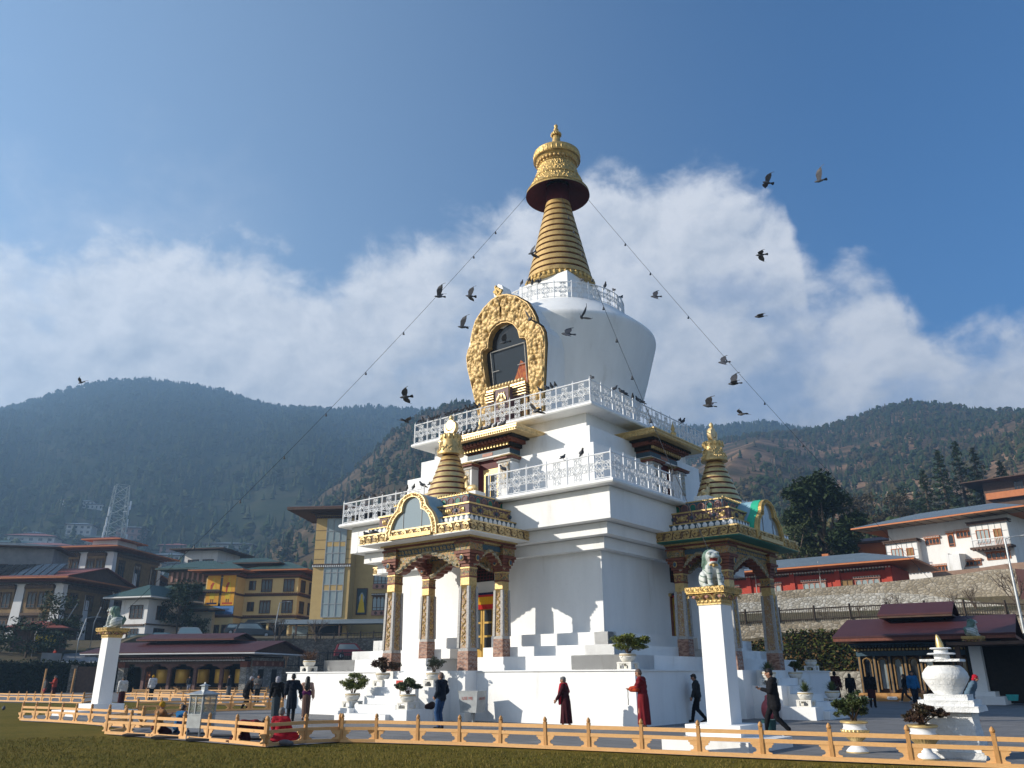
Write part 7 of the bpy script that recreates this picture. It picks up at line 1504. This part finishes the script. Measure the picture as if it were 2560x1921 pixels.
# carved timber building group at the left
def carved(label, u, v, d, phi, w, dep, h, roof, wins, hip='hip', over=2.4, rise=1.3, lantern=True, butt=True, wall=None, name='carved_building'):
    L_, rz = site(u, v, d, phi); t = thing(name, label, 'building', L_, rz); m = MB(); m.box(-w, 0, 0, dep, -3, h, 0); m.obj('wall', wall or WHP, t)
    if butt:
        m = MB()
        for x in (-w, -w * .52, 0): m.frus((x - .9, x + .9, -.9, .6, -3), (x - .55, x + .55, -.3, .6, h - .4))
        for y in (dep * .5, dep): m.frus((-.6, .9, y - 1.2, y, -3), (-.6, .3, y - .9, y, h - .4))
        m.obj('buttress', WHP, t)
    m = MB(); f = h / 2
    for x0, x1 in ((-w + .8, -w * .52 - .8), (-w * .52 + .8, -.9)):
        m.box(x0, x1, -.35, 0, f + .1, h - .9, 1); m.box(x0 - .1, x1 + .1, -.5, 0, f - .25, f + .1, 0); m.box(x0 - .1, x1 + .1, -.55, 0, h - .9, h - .5, 0); dentils(m, x0, x1, -.0, h - .5, 2, .35, .2, .6); m.box(x0, x1, -.2, 0, -1, f - .25, 0)
    m.box(0, .35, 1.0, dep - 1, f + .1, h - .9, 1); m.box(0, .5, .9, dep - .9, f - .25, f + .1, 0); m.box(0, .55, .9, dep - .9, h - .9, h - .5, 0); dentils_y(m, 0, 1, dep - 1, h - .5, 2, .35, .2, .6); m.box(0, .2, 1, dep - 1, -1, f - .25, 0); m.obj('timber_gallery', [TIMB, OCH, BROWNT], t)
    for x in (-w * .76 - .6, -w * .76 + .9, -w * .26 - .9, -w * .26 + .7):
        win(t, x, -.37, f + .8, 1.1, h - f - 2.2, style='arch', frame=TIMB); win(t, x, -.22, .3, 1.1, f - 1.0, style='arch', frame=TIMB)
    for y in np.linspace(2.4, dep - 2.4, max(2, int(dep / 4))): win(t, .37, y, f + .8, 1.6, h - f - 2.2, 'right', 'arch', TIMB); win(t, .22, y, .3, 1.6, f - 1.0, 'right', 'plain', TIMB)
    e = over; m = MB()
    for k in range(2): q = .4 + .4 * k; m.box(-w - q, q, -q, dep + q, h - .2 + .2 * k, h - .04 + .2 * k, k)
    m.obj('eave_corbel', [BROWNT, REDBR], t)
    roof_part(t, hip, -w - e, e, -e, dep + e, h + .25, rise, RRED if roof == 'red' else RDKG, ORANGE if roof == 'red' else BROWNT)
    if lantern: block(t, 'lantern', -w * .75, -w * .25, dep * .3, dep * .7, h + .8, h + rise + 1.0, WHP); roof_part(t, 'hip', -w * .75 - 1.3, -w * .25 + 1.3, dep * .3 - 1.3, dep * .7 + 1.3, h + rise + 1.0, .8, RRED if roof == 'red' else RDKG, ORANGE if roof == 'red' else BROWNT)
    return t
t = carved('front carved timber building with white buttresses and red edged roof at the left', 126, 1616, 128, -.62, 11, 12, 8.4, 'red', None, 'gx', lantern=False, rise=2.0)
m = MB()
for i in range(11): x = -12.6 + i * 1.15; m.add([(x, -1.9, 8.95), (x + .95, -1.9, 8.95), (x + .95, .6, 10.8), (x, .6, 10.8), (x, -1.9, 9.05), (x + .95, -1.9, 9.05), (x + .95, .6, 10.9), (x, .6, 10.9)], [(0, 1, 2, 3), (4, 5, 6, 7), (0, 1, 5, 4), (1, 2, 6, 5), (2, 3, 7, 6), (3, 0, 4, 7)])
tag(m.obj('solar_panel', GLASSD, t), None)
carved('tall carved building with two tiered red roof under the telecom tower', 243, 1610, 146, -.60, 9, 14, 14.4, 'red', None)
carved('right wing of the carved buildings with long maroon red roofs', 325, 1600, 158, -.25, 5, 26, 11, 'red', None, butt=False, lantern=False, wall=PINKW)
t = carved('blue grey building behind the carved buildings at the left edge', 130, 1600, 172, -.1, 26, 12, 13, 'grey', None, wall=BLUEG, butt=False, name='grey_building')
t = thing('white_building', 'white building at the far left edge behind the carved building', 'building', *site(-10, 1610, 135, -.3)); block(t, 'wall', -8, 5, 0, 8, -3, 13, GREYC); roof_part(t, 'hip', -9, 6, -1, 9, 13, 1, RDKG, BROWNT)
for zz in (2, 5.5, 9): win(t, 2.5, -.02, zz, 1.8, 1.6, style='grid'); win(t, -1.5, -.02, zz, 1.8, 1.6, style='grid')
t = thing('white_timber_house', 'white and pink timber house seen between the carved wing and the yellow building', 'house', *site(520, 1590, 150, -.5)); block(t, 'wall', -6, 0, 0, 8, -2, 14.2, PINKW); block(t, 'wall', -6.05, .05, -.1, 8, 9.6, 14.2, WHP); roof_part(t, 'hip', -8, 2, -2, 10, 14.2, 1, RGREEN, BROWNT)
for x in (-4.3, -1.6): win(t, x, -.12, 10.6, 1.9, 2.0, style='grid')
t = thing('kiosk', 'small red roofed shed with a yellow panel beside the dark bush', 'shed', *site(85, 1616, 110, -.3)); block(t, 'wall', -2.5, 2.5, 0, 3, -1, 1.8, BROWNT); roof_part(t, 'hip', -3.5, 3.5, -1, 4, 1.8, .8, RRED, BROWNT); block(t, 'panel', .0, 2.2, -.1, -.02, .2, 1.3, BANYL)
t = thing('ramp_road', 'grey ramp road', 'road'); 
bpy.data.objects.remove(t)
m = MB(); m.add([tuple(D(u, v, d)) for u, v, d in ((150, 1660, 100), (250, 1658, 100), (240, 1608, 122), (172, 1608, 122))], [(0, 1, 2, 3)]); m.add([tuple(D(u, v, d)) for u, v, d in ((150, 1690, 99.8), (250, 1690, 99.8), (250, 1658, 99.9), (150, 1660, 99.9))], [(0, 1, 2, 3)]); tag(m.obj('road', GREYC), kind='structure')
wall_px('ramp_wall', 'low concrete wall left of the grey ramp road', [(105, 1632), (155, 1634)], [(105, 1690), (155, 1690)], 99, .4, GREYC)
person('person in an orange red robe on the ramp road beyond the hedge', loc=tuple(D(132, 1660, 101)), face=120, h=1.66, wear=[('robe', 'orange'), ('shawl', 'dred')], fine=False)
t = thing('round_gate', 'stone framed wooden gate in the dark hedge', 'gate', *site(212, 1732, 91, -.2)); t.scale = (.75, 1, .8); m = MB(); m.box(-1.3, 1.3, 0, .2, -.5, 2.9); m.obj('door', BROWNT, t)
for s in (-1, 1): m = MB(); m.box(*sorted((s * 1.3, s * 2.1)), -.1, .4, -.5, 3.1); m.obj('jamb', STONEG, t)
for i, (u, lab) in enumerate(((104, 'leftmost thin brown post before the hedge'), (177, 'brown post before the hedge left of the gate'), (242, 'brown post before the hedge beside the white pillar'))): m = MB(); m.tube([(0, 0, 0), (.12, 0, 1.9 + .2)], .09, 6); tag(m.obj('hedge_post', PINED, None, None, tuple(D(u, 1733, 88)[:2]) + (0,)), lab, 'post')
DPINK = mat('dark_pink_timber', C3(.17, .09, .075), C3(.12, .065, .055), 4, rough=.7)
# ---- prayer wheel pavilion
L_, rz = site(611, 1727, 83, -.52); PV = thing('prayer_wheel_pavilion', 'long maroon roofed pavilion with five golden prayer wheels at the left', 'pavilion', L_, rz); PV.scale = (1, 1, .85)
m = MB(); m.box(0.0, .3, .6, 6.4, -.2, 3.4, 0); m.box(.31, .36, .4, 6.4, 2.5, 3.1, 1)
for i in range(4): m.ball((.37, 1.2 + i * 1.5, 2.8), (.03, .22, .22), 8, 2, 4)
m.box(.31, .33, 1.6, 2.6, 0, 2.2, 3); m.box(.31, .33, 4.2, 5.2, 0, 2.2, 3); m.obj('stone_end_wall', [STONEW, REDBR, PINK, DARK], PV)
for x in (-13.6, -.65): m = MB(); m.box(x, x + .65, 0, .6, -.2, 2.4, 0); m.box(x - .04, x + .69, -.05, .65, 2.4, 3.0, 1); m.obj('stone_pilaster', [STONEW, REDBR], PV)
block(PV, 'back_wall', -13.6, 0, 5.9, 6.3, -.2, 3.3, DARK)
m = MB(); m.box(-13.0, -11.4, 3, 5.8, -.2, 3.0); m.obj('inner_wall', TIMB, PV); m = MB(); m.box(-12.6, -12.4, 2.9, 2.99, 1.0, 2.0); m.box(-12.3, -12.1, 2.9, 2.99, 1.0, 2.0); m.box(-12.6, -12.4, 2.9, 2.99, .2, .9); m.box(-12.3, -12.1, 2.9, 2.99, .2, .9); m.obj('shutter', ORANGE, PV)
for i in range(4):
    x = -10.9 + i * 2.75; m = MB(); m.box(x - .15, x + .15, .1, .4, 0, 2.4); m.obj('column', DPINK, PV); m = MB(); m.exy([(x - 1.0, 2.75), (x - .9, 2.55), (x - .45, 2.5), (x - .2, 2.3), (x + .2, 2.3), (x + .45, 2.5), (x + .9, 2.55), (x + 1.0, 2.75)], .05, .45); m.obj('bracket', DPINK, PV)
m = MB(); m.box(-13.6, 0, .0, .5, 2.75, 3.0, 0); dentils(m, -13.4, -.2, .0, 3.05, 1, .28, .14, .25); dentils(m, -13.4, -.2, -.1, 3.3, 2, .28, .14, .35); m.box(-13.6, .1, -.05, .5, 3.2, 3.28, 0); m.box(-13.7, .2, -.25, 6.5, 3.46, 3.6, 0); m.obj('dentil_beam', [BROWNT, WHP, PINK], PV)
WHL = NT('gold_prayer_wheel'); wv = WHL.n('ShaderNodeTexWave', bands_direction='Z'); wv.inputs['Scale'].default_value = 3; WHL.l(WHL.co(), wv.inputs['Vector']); WHL.base(WHL.ramp(wv.outputs[0], [(.2, C3(.45, .25, .03)), (.6, C3(.62, .38, .06))]), .4, .3, .4)
for i in range(5):
    x = -9.6 + i * 2.1; m = MB(); m.lathe([(.62, .75), (.66, .8), (.66, 2.15), (.62, 2.2)], 22, (x, 1.4, 0)); m.obj('prayer_wheel', WHL.m, PV, 40); m = MB(); m.lathe([(.06, -.1), (.06, .75)], 8, (x, 1.4, 0)); m.lathe([(.5, .45), (.62, .74)], 16, (x, 1.4, 0)); m.obj('wheel_stand', BLACK, PV)
roof_part(PV, 'gx', -16.2, 2.0, -2.4, 8.8, 3.75, 1.3, RMAR, WHP, th=.12); block(PV, 'clerestory', -11.5, -3.5, 2.4, 4.2, 4.9, 5.35, DARK); roof_part(PV, 'gx', -13.0, -2.4, 1.2, 5.6, 5.35, .65, RMAR, REDBR, th=.1)
# ---- right prayer pavilion
L_, rz = site(2150, 1757, 53, -.20); PR = thing('prayer_pavilion', 'dark carved pavilion with maroon two tiered roof behind the small stupa', 'pavilion', L_, rz); PR.scale = (.82, 1, 1)
block(PR, 'back_wall', .2, 8.9, .3, 4.6, -.2, 3.0, BROWNT); m = MB()
for i in range(8):
    x = .35 + i * .98; m.box(x - .09, x + .09, -.02, .3, .55, 2.55, 0); m.box(x - .06, x + .06, -.04, .3, .55, 2.45, 1)
    if i < 7:
        for s in (-1, 1): cx = x + .49; m.box(*sorted((cx + s * .30, cx + s * .22)), .02, .3, .7, 2.3, 1)
        m.tube([(x + .22, .03, 2.1), (x + .28, .03, 2.3), (x + .49, .03, 2.38), (x + .70, .03, 2.3), (x + .76, .03, 2.1)], .05, 4, 1)
m.box(.2, 8.9, -.05, .3, 2.5, 2.75, 0); dentils(m, .1, 9.0, -.02, 2.78, 2, .22, .1, .22); dentils(m, .0, 9.1, -.12, 2.95, 0, .22, .1, .3); m.box(-.1, 9.2, -.45, 4.8, 3.08, 3.18, 0); m.obj('carved_front', [SLATE, OCH, GOLD], PR)
for i in range(7): x = .84 + i * .98; m = MB(); m.box(x - .2, x + .2, .22, .299, .75, 2.3); m.obj('window_pane', GLASSR if i in (1, 2, 4) else GLASSD, PR)
m = MB(); m.box(.0, 9.0, -.12, .2, -.1, .52, 0)
for i in range(6):
    x = .7 + i * 1.45; m.exy([(x - .35, .25), (x - .28, .17), (x + .28, .17), (x + .35, .25), (x + .28, .34), (x - .28, .34)], -.15, -.121, 1)
m.obj('plinth_boards', [PINED, WPAINT], PR)
roof_part(PR, 'gx', -.7, 10.2, -2.0, 7.0, 3.25, 1.15, RMAR, REDBR, th=.16); block(PR, 'clerestory', 2.4, 6.0, 1.6, 3.4, 4.0, 4.6, DARK); roof_part(PR, 'gx', 1.9, 6.6, .5, 4.5, 4.58, .72, RMAR, BROWNT, th=.1)
for i in range(3): m = MB(); m.lathe([(.26, .6), (.28, .62), (.28, 1.1), (.26, 1.12)], 12, (9.6 + i * .1, 1 + i * 1.2, 0)); m.obj('side_wheel', WHL.m, PR, 40)
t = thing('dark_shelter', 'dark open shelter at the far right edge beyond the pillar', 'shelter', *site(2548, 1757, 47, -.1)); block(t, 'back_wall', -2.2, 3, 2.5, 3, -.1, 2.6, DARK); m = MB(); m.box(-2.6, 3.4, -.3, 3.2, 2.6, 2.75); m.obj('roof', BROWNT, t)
for x in (-2.2, 2.8): m = MB(); m.box(x - .1, x + .1, 0, .2, -.1, 2.6); m.obj('post', BROWNT, t)
mobj('basin', MB().lathe([(.2, 0), (.26, .25), (.22, .22), (0, .05)], 14).mesh('basin', mat('aqua_plastic', C3(.05, .38, .36), rough=.5)), None, tuple(D(2533, 1752, 45))); tag(bpy.data.objects['basin'], 'aqua plastic basin at the dark shelter', 'basin')
# ---- red building
L_, rz = site(2237, 1468, 88, -.22); RB = thing('red_building', 'long low red walled building with blue grey roof above the stone terraces', 'building', L_, rz); RB.scale = (1, 1, .80)
block(RB, 'wall', -22, 0, 0, 7, -5, 2.6, REDP2); m = MB(); dentils(m, -22, 0, 0, 2.1, 0, .3, .16, .2); dentils(m, -22, 0, 0, 2.35, 1, .3, .16, .3); m.box(-22.1, .1, -.12, 0, 2.27, 2.34, 0)
for x in (-19, -14.5, -9.8, -5.2, -.3): m.box(x - .25, x + .25, -.22, 0, -3, 2.6, 2)
m.obj('cornice', [BROWNT, WHP, REDP2], RB)
for x in (-20.7, -16.8, -12.2, -7.6, -2.4): win(RB, x, -.05, -.1, 2.2, 1.25, style='carved', frame=PINK, glass=CURT)
win(RB, -4.35, -.05, -.1, 1.0, 1.25, style='plain', frame=TIMB, glass=OCH); roof_part(RB, 'hip', -24.5, 2.6, -2.4, 9.5, 2.75, 2.0, RGREY, ORANGE, th=.2); m = MB(); m.tube([(-13.6, -.4, -3), (-13.6, -.4, 3.6)], .05, 5); m.obj('pipe', GREYW, RB); m = MB(); m.tube([(-6.7, -.9, -3), (-6.7, -.9, 3.6)], .05, 5); m.obj('pipe', GREYW, RB)
t = thing('green_roofed_shed', 'small green roofed shed behind the red building', 'shed', *site(2030, 1430, 100, -.2)); t.scale = (.7, 1, .6); block(t, 'wall', -4, 3, 0, 4, -2, 1.6, PINKW); roof_part(t, 'hip', -5, 4, -1, 5, 1.6, .8, RGREEN, WHP); block(t, 'chimney', 1.6, 2.6, 1, 2, 1.6, 3.4, ORANGE)
# ---- white building
L_, rz = site(2545, 1415, 98, -.30); WB = thing('white_building', 'long white building with timber bay windows and blue grey roof at the right', 'building', L_, rz); WB.scale = (.72, 1, .72)
block(WB, 'wall', -17.5, 0, 0, 8, -9, 7.4, WHP)
for x0, x1, zb, lab in ((-17.6, -12.8, 1.6, 'left'), (-4.9, .1, 2.9, 'right')):
    m = MB(); m.box(x0, x1, -.9, .0, zb, zb + 3.3, 0); m.box(x0 - .25, x1 + .25, -1.25, 0, zb + 3.3, zb + 3.42, 1); dentils(m, x0 - .2, x1 + .2, -.9, zb + 3.43, 1, .28, .16, .4); m.box(x0 - .3, x1 + .3, -1.35, 0, zb + 3.6, zb + 3.72, 1); m.box(x0 - .2, x1 + .2, -1.5, 0, zb - .3, zb, 1); dentils(m, x0, x1, -1.2, zb - .5, 1, .5, .2, .3)
    for q in (1.0, 2.0): m.box(x0, x1, -.92, -.9, zb + q, zb + q + .08, 2)
    for q in np.linspace(x0, x1, 7): m.box(q - .04, q + .04, -.93, -.9, zb, zb + 3.3, 2)
    m.obj('timber_bay', [WHP, BROWNT, GREYP], WB)
    win(WB, x0 + 1.6, -.92, zb + .5, 1.6, 1.9, frame=ORANGE, glass=CURT); win(WB, x0 + 3.6, -.92, zb + .2, .9, 2.1, frame=ORANGE, glass=OCH)
    m = MB(); 
    for q in np.linspace(x0, x1, 26): m.box(q - .025, q + .025, -1.5, -1.46, zb, zb + 1.0)
    m.box(x0, x1, -1.52, -1.45, zb + 1.0, zb + 1.08); m.obj('balustrade', WPAINT, WB)
for x, zz, w, h in ((-10.9, 4.3, 2.0, .8), (-8.2, 3.7, .7, 1.8), (-6.3, 4.8, 2.0, .8), (-10.3, .2, 3.2, .7), (-6.0, .6, 2.6, .6), (-2.2, 1.2, 3.0, .9)): win(WB, x, -.02, zz, w, h, style='carved', frame=ORANGE)
m = MB(); m.box(-8.5, -8.1, -1.8, 0, -1, 2.4); m.exx([(-1.8, 2.2), (0, 2.4), (0, 1.2), (-1.8, -.5)], -8.08, -6.6); m.obj('side_wall', WHP, WB); roof_part(WB, 'hip', -21.5, 3.6, -3.0, 11, 7.4, 2.6, RGREY, ORANGE, th=.22); m = MB()
for i in range(14): x = -20 + i * 1.7; m.box(x, x + .06, -2.9, -.05, 7.33, 7.39)
m.obj('soffit_batten', BROWNT, WB); m = MB(); m.box(-21.3, 3.4, -2.85, .0, 7.392, 7.398); m.obj('soffit', SOFF, WB)
t = thing('brown_house', 'orange brown timber house wall left of the white building', 'house', *site(2168, 1425, 112, -.2)); block(t, 'wall', -2.2, 2.5, 0, 4, -9, 3.2, ORANGE); roof_part(t, 'hip', -3.6, 4.6, -1, 5, 3.2, .8, RBRN, BROWNT); block(t, 'dark_shed', 2.6, 4.6, 0, 3, -9, 2.6, DARK)
t = thing('timber_house', 'dark timber house with orange balcony at the top right edge', 'house', *site(2555, 1250, 175, -.2)); block(t, 'wall', -6, 8, 0, 8, -6, 4.0, BROWNT); block(t, 'balcony', -5.5, 8, -1.2, 0, .6, 1.8, ORANGE); roof_part(t, 'hip', -9, 10, -3, 10, 4.0, 1.2, RBRN, BROWNT); win(t, 0, -.02, 2, 1.5, 1.6)
t = thing('brick_hut', 'tiny grey roofed hut above the white building roof', 'hut', *site(2478, 1290, 150, -.2)); block(t, 'wall', -2, 2, 0, 3, -11, 1.2, PINKW); roof_part(t, 'hip', -2.8, 2.8, -.8, 4, 1.2, .5, RDKG, BROWNT)
wall_px('stone_gable', 'dark red panel wall at the far right edge above the terraces', [(2537, 1422), (2640, 1430)], [(2537, 1520), (2640, 1520)], 79.5, .3, RBRN)
# ---- far houses on the slopes (each a thing, with roof and windows)
FARW = [mat('far_white_wall', C3(.55, .54, .52), C3(.48, .47, .45), .4, rough=.9), mat('far_cream_wall', C3(.45, .40, .33), C3(.38, .34, .28), .4, rough=.9), mat('far_pink_wall', C3(.36, .22, .19), C3(.30, .19, .16), .4, rough=.9)]
FARR = [RDKG, RGREEN, RRED, RGREY]
def far_house(label, u, v, d, w, h, st, wm, rm, phi=-.3):
    d2 = hill_hit(u, v, 'hill3'); t = thing('far_house', label, 'house', *site(u, v, d2, phi), 'houses on the far slopes'); t.scale = (d2 / d,) * 3; block(t, 'wall', -w / 2, w / 2, 0, 9, -6, h, wm); roof_part(t, 'hip', -w / 2 - 1, w / 2 + 1, -1.2, 10, h, 1.4, rm, BROWNT, th=.25)
    m = MB(); n = max(2, int(w / 2.6))
    for s in range(st):
        for i in range(n): x = -w / 2 + w * (i + .5) / n; m.box(x - .6, x + .6, -.08, 0, h * (s + .3) / st, h * (s + .75) / st)
    tag(m.obj('window_row', GLASSD, t), kind='stuff')
    m = MB()
    for s in range(1, st): m.box(-w / 2 - .1, w / 2 + .1, -.5, 0, h * s / st - .1, h * s / st + .15)
    if st > 1: m.obj('floor_band', wm, t)
far_house('long white school block with grey roof high behind the yellow building', 570, 1390, 330, 17, 4.2, 2, FARW[0], RDKG, -.25)
spots = [(20, 1400, 300, 14, 5, 2, 1, 1), (70, 1385, 330, 15, 6, 3, 0, 2), (40, 1420, 300, 12, 5, 2, 0, 1), (105, 1415, 290, 15, 6, 2, 2, 2), (72, 1360, 420, 10, 4.5, 2, 1, 3), (192, 1350, 430, 11, 7, 3, 0, 3), (240, 1370, 380, 12, 4, 2, 1, 1), (285, 1375, 380, 13, 4, 2, 1, 0), (320, 1352, 430, 12, 6, 2, 2, 0), (60, 1440, 260, 15, 4, 2, 1, 0), (140, 1440, 260, 12, 5, 2, 0, 0), (430, 1395, 340, 10, 4.5, 2, 2, 2), (415, 1420, 300, 9, 4, 2, 0, 3), (460, 1415, 310, 8, 4, 2, 1, 0), (480, 1430, 280, 8, 3.5, 1, 0, 1), (400, 1440, 260, 9, 3.5, 1, 1, 1), (440, 1445, 250, 8, 3, 1, 0, 0), (505, 1420, 290, 7, 3.5, 2, 2, 1), (20, 1470, 230, 12, 4, 1, 0, 0), (170, 1268, 700, 14, 5, 2, 0, 2), (205, 1270, 700, 16, 5, 2, 0, 3), (235, 1275, 690, 12, 4, 1, 0, 3), (700, 1435, 240, 10, 4, 2, 2, 3), (655, 1445, 240, 7, 3, 1, 1, 2)]
WN = ['white', 'cream', 'pinkish']; RN = {0: 'dark grey', 1: 'green', 2: 'red', 3: 'blue grey'}
POS = ['at the far left edge', 'with three window rows left of the tower', 'behind the blue grey roof', 'just above the blue grey roof', 'alone on the lower left hill slope', 'standing alone above the carved buildings', 'left of the telecom tower foot', 'beside the telecom tower foot', 'just right of the telecom tower', 'over the left roofs', 'between the left roofs', 'behind the solar roofs', 'below the pinkish one behind the solar roofs', 'in the middle of the far cluster', 'low in the far cluster', 'lowest left of the far cluster', 'lowest of the far cluster', 'under the long school block', 'at the left edge just above the near roofs', 'highest left on the far hill', 'middle one high on the far hill', 'right one high on the far hill', 'on the slope beside the hotel tower', 'on the slope left of the hotel tower']
for (u, v, d, w, h, st, wm, rm), ps in zip(spots, POS): far_house(f'small {WN[wm]} house with {RN[rm]} roof {ps}', u, v, d, w, h, st, FARW[wm], FARR[rm])
# ---- telecom tower
d2 = hill_hit(276, 1396, 'hill3'); L_, rz = site(276, 1396, d2, .2); t = thing('telecom_tower', 'grey steel lattice telecom tower with antennas', 'tower', L_, rz); t.scale = (d2 / 240,) * 3; m = MB(); H0 = 19.5; wd = lambda z: 2.6 - 1.0 * z / H0; cs = ((-1, -1), (1, -1), (1, 1), (-1, 1)); k = 7
for z0 in range(k):
    za, zb = H0 * z0 / k, H0 * (z0 + 1) / k
    for i in range(4):
        a, b = cs[i], cs[(i + 1) % 4]; P = lambda c, z: (c[0] * wd(z), c[1] * wd(z), z)
        m.tube([P(a, za), P(a, zb)], .16, 4); m.tube([P(a, za), P(b, zb)], .09, 3); m.tube([P(b, za), P(a, zb)], .09, 3); m.tube([P(a, zb), P(b, zb)], .09, 3)
m.obj('lattice_mast', mat('weathered_tower_steel', C3(.30, .33, .32), C3(.22, .25, .24), rough=.6), t)
for i, (x, y, z) in enumerate(((-2.9, -1, 4), (2.9, -1, 4), (-2.6, -1, 8), (2.7, 0, 8.2), (-2.2, 0, 11), (2.3, -1, 11.5), (2.6, -1, 13), (-2.4, 1, 6))): m = MB(); m.box(x - .2, x + .2, y - .15, y + .15, z, z + 2.4); m.tube([(x, y, z + 1), (x * .5, 0, z + 1)], .07, 4); m.obj('antenna', WPAINT, t)
# ---- lamp posts
def lamp(label, u, v0, vt, d, lean=0, arm=True, m_=None):
    a = D(u, v0, d); b = D(u, vt, d); h = b[2] - a[2]; t = thing('street_lamp', label, 'street lamp', tuple(a), site(u, v0, d)[1], 'lamp posts'); m = MB(); m.tube([(0, 0, -2), (0, 0, h * .5), (lean, 0, h)], [.09, .075, .05], 8); m.obj('pole', m_ or STEEL, t)
    if arm: m = MB(); m.tube([(lean, 0, h), (lean + .5, 0, h + .12), (lean + .95, 0, h + .15)], .03, 5); m.obj('arm', STEEL, t); m = MB(); m.ball((lean + 1.1, 0, h + .13), (.28, .12, .06), 10); m.obj('lamp_head', GREYP, t)
lamp('tall pale lamp post beside the white building at the right', 2556, 1560, 1345, 58); lamp('lamp post rising from the wall below the yellow building', 684, 1616, 1507, 103.5, .25)
lamp('thin leaning pole before the front carved building', 155, 1605, 1508, 112, .9, False, GREYW); lamp('lamp pole standing on the ramp road', 187, 1656, 1545, 99, .4, True); lamp('thin pole right of the ramp road', 228, 1600, 1517, 112, .5, False, GREYW); lamp('short pole beside the small red roofed shed', 84, 1612, 1562, 107, .3, False, GREYW)
# ---- cars
CARB = NT('dark_blue_car_paint').base(C3(.035, .05, .065), .25, .2, .6).m; CARS_ = NT('silver_car_paint').base(C3(.35, .38, .40), .25, .3, .6).m; CART = NT('teal_car_paint').base(C3(.12, .20, .22), .25, .2, .6).m; TYRE = mat('tyre_rubber', C3(.015, .015, .015), C3(.02, .02, .02), rough=.9)
def car(label, u, v, d, phi, paint, L=4.2, suv=True, group='parked cars'):
    t = thing('parked_car', label, 'car', *site(u, v, d, phi), group); h = 1.0 if suv else .85; top = 1.75 if suv else 1.42
    m = MB(); m.exy([(-L / 2, .35), (-L / 2, h * .85), (-L / 2 + .12, h), (L * .20, h), (L * .44, h * .84), (L / 2, h * .72), (L / 2, .35)], -.88, .88); m.exy([(-L / 2 + .1, h), (-L / 2 + .32, top - .12), (-L / 2 + .55, top), (L * .06, top), (L * .12, top - .05), (L * .26, h)], -.76, .76); m.obj('body', paint, t, 30)
    m = MB(); 
    for y in (-.775, .775): m.exy([(-L / 2 + .3, h + .06), (-L / 2 + .48, top - .14), (L * .05, top - .12), (L * .20, h + .06)], *sorted((y, y * .975)))
    m.add([(L * .262, -.66, h + .03), (L * .262, .66, h + .03), (L * .135, .62, top - .1), (L * .135, -.62, top - .1)], [(0, 1, 2, 3)]); m.obj('window', GLASSR, t)
    for x in (-L * .31, L * .31):
        for y in (-.8, .8): m = MB(); m.lathe([(.2, -.11), (.33, -.1), (.34, 0), (.33, .1), (.2, .11)], 18); m.v = [(x + a, y + c, .33 + b) for a, b, c in m.v]; w = m.obj('wheel', TYRE, t, 40); m = MB(); m.lathe([(0, -.12), (.2, -.115), (.2, .115), (0, .12)], 14); m.v = [(x + a, y + c, .33 + b) for a, b, c in m.v]; m.obj('rim', STEEL, w, 40)
    for s in (-1, 1): m = MB(); m.box(L / 2 - .12, L / 2 + .01, s * .62 - .18, s * .62 + .18, h * .62, h * .75); m.obj('headlight', WPAINT, t); m = MB(); m.box(-L / 2 - .01, -L / 2 + .1, s * .7 - .12, s * .7 + .12, h * .7, h * .98); m.obj('tail_light', REDBR, t)
car('dark blue station wagon parked on the wall by the yellow building', 633, 1595, 110, .12, CARB, 4.6); car('blue grey car half behind the dark station wagon', 600, 1589, 114, .05, CARB, 4.0, False); car('silver van behind the pavilion roof', 482, 1606, 112, .0, CARS_, 4.0); car('teal car behind the pavilion roof, left of the silver van', 411, 1613, 110, .0, CART, 3.6, False); car('pale blue car roof at the white house corner', 352, 1618, 109, .1, CART, 3.6, False); car('dark pink red car beyond the picket fence', 878, 1648, 102, .1, NT('red_car_paint').base(C3(.22, .02, .035), .3, .1, .5).m, 4.0)
# ---------------------------------------------------------------- the air
hzm = bpy.data.materials.new('valley_air'); hzm.use_nodes = True; nt = hzm.node_tree; nt.nodes.remove(nt.nodes['Principled BSDF']); pv = nt.nodes.new('ShaderNodeVolumePrincipled'); nt.links.new(pv.outputs[0], nt.nodes['Material Output'].inputs['Volume'])
pv.inputs['Color'].default_value = (.40, .66, 1.0, 1); pv.inputs['Density'].default_value = HAZE_D; pv.inputs['Anisotropy'].default_value = .25
zt = max((o.matrix_world @ V(c)).z for o in COL.objects if o.type == 'MESH' and o.name.startswith('hill') for c in o.bound_box)
m = MB(); c = (CP[0] + 2000 * CF[0], CP[1] + 2000 * CF[1]); m.box(CP[0] - 2300, CP[0] + 1500, CP[1] - 60, CP[1] + 2300, -25, zt + 25); hz = m.obj('haze', hzm); hz['kind'] = 'stuff'
SC.cycles.volume_step_rate = 1; SC.cycles.volume_max_steps = 64
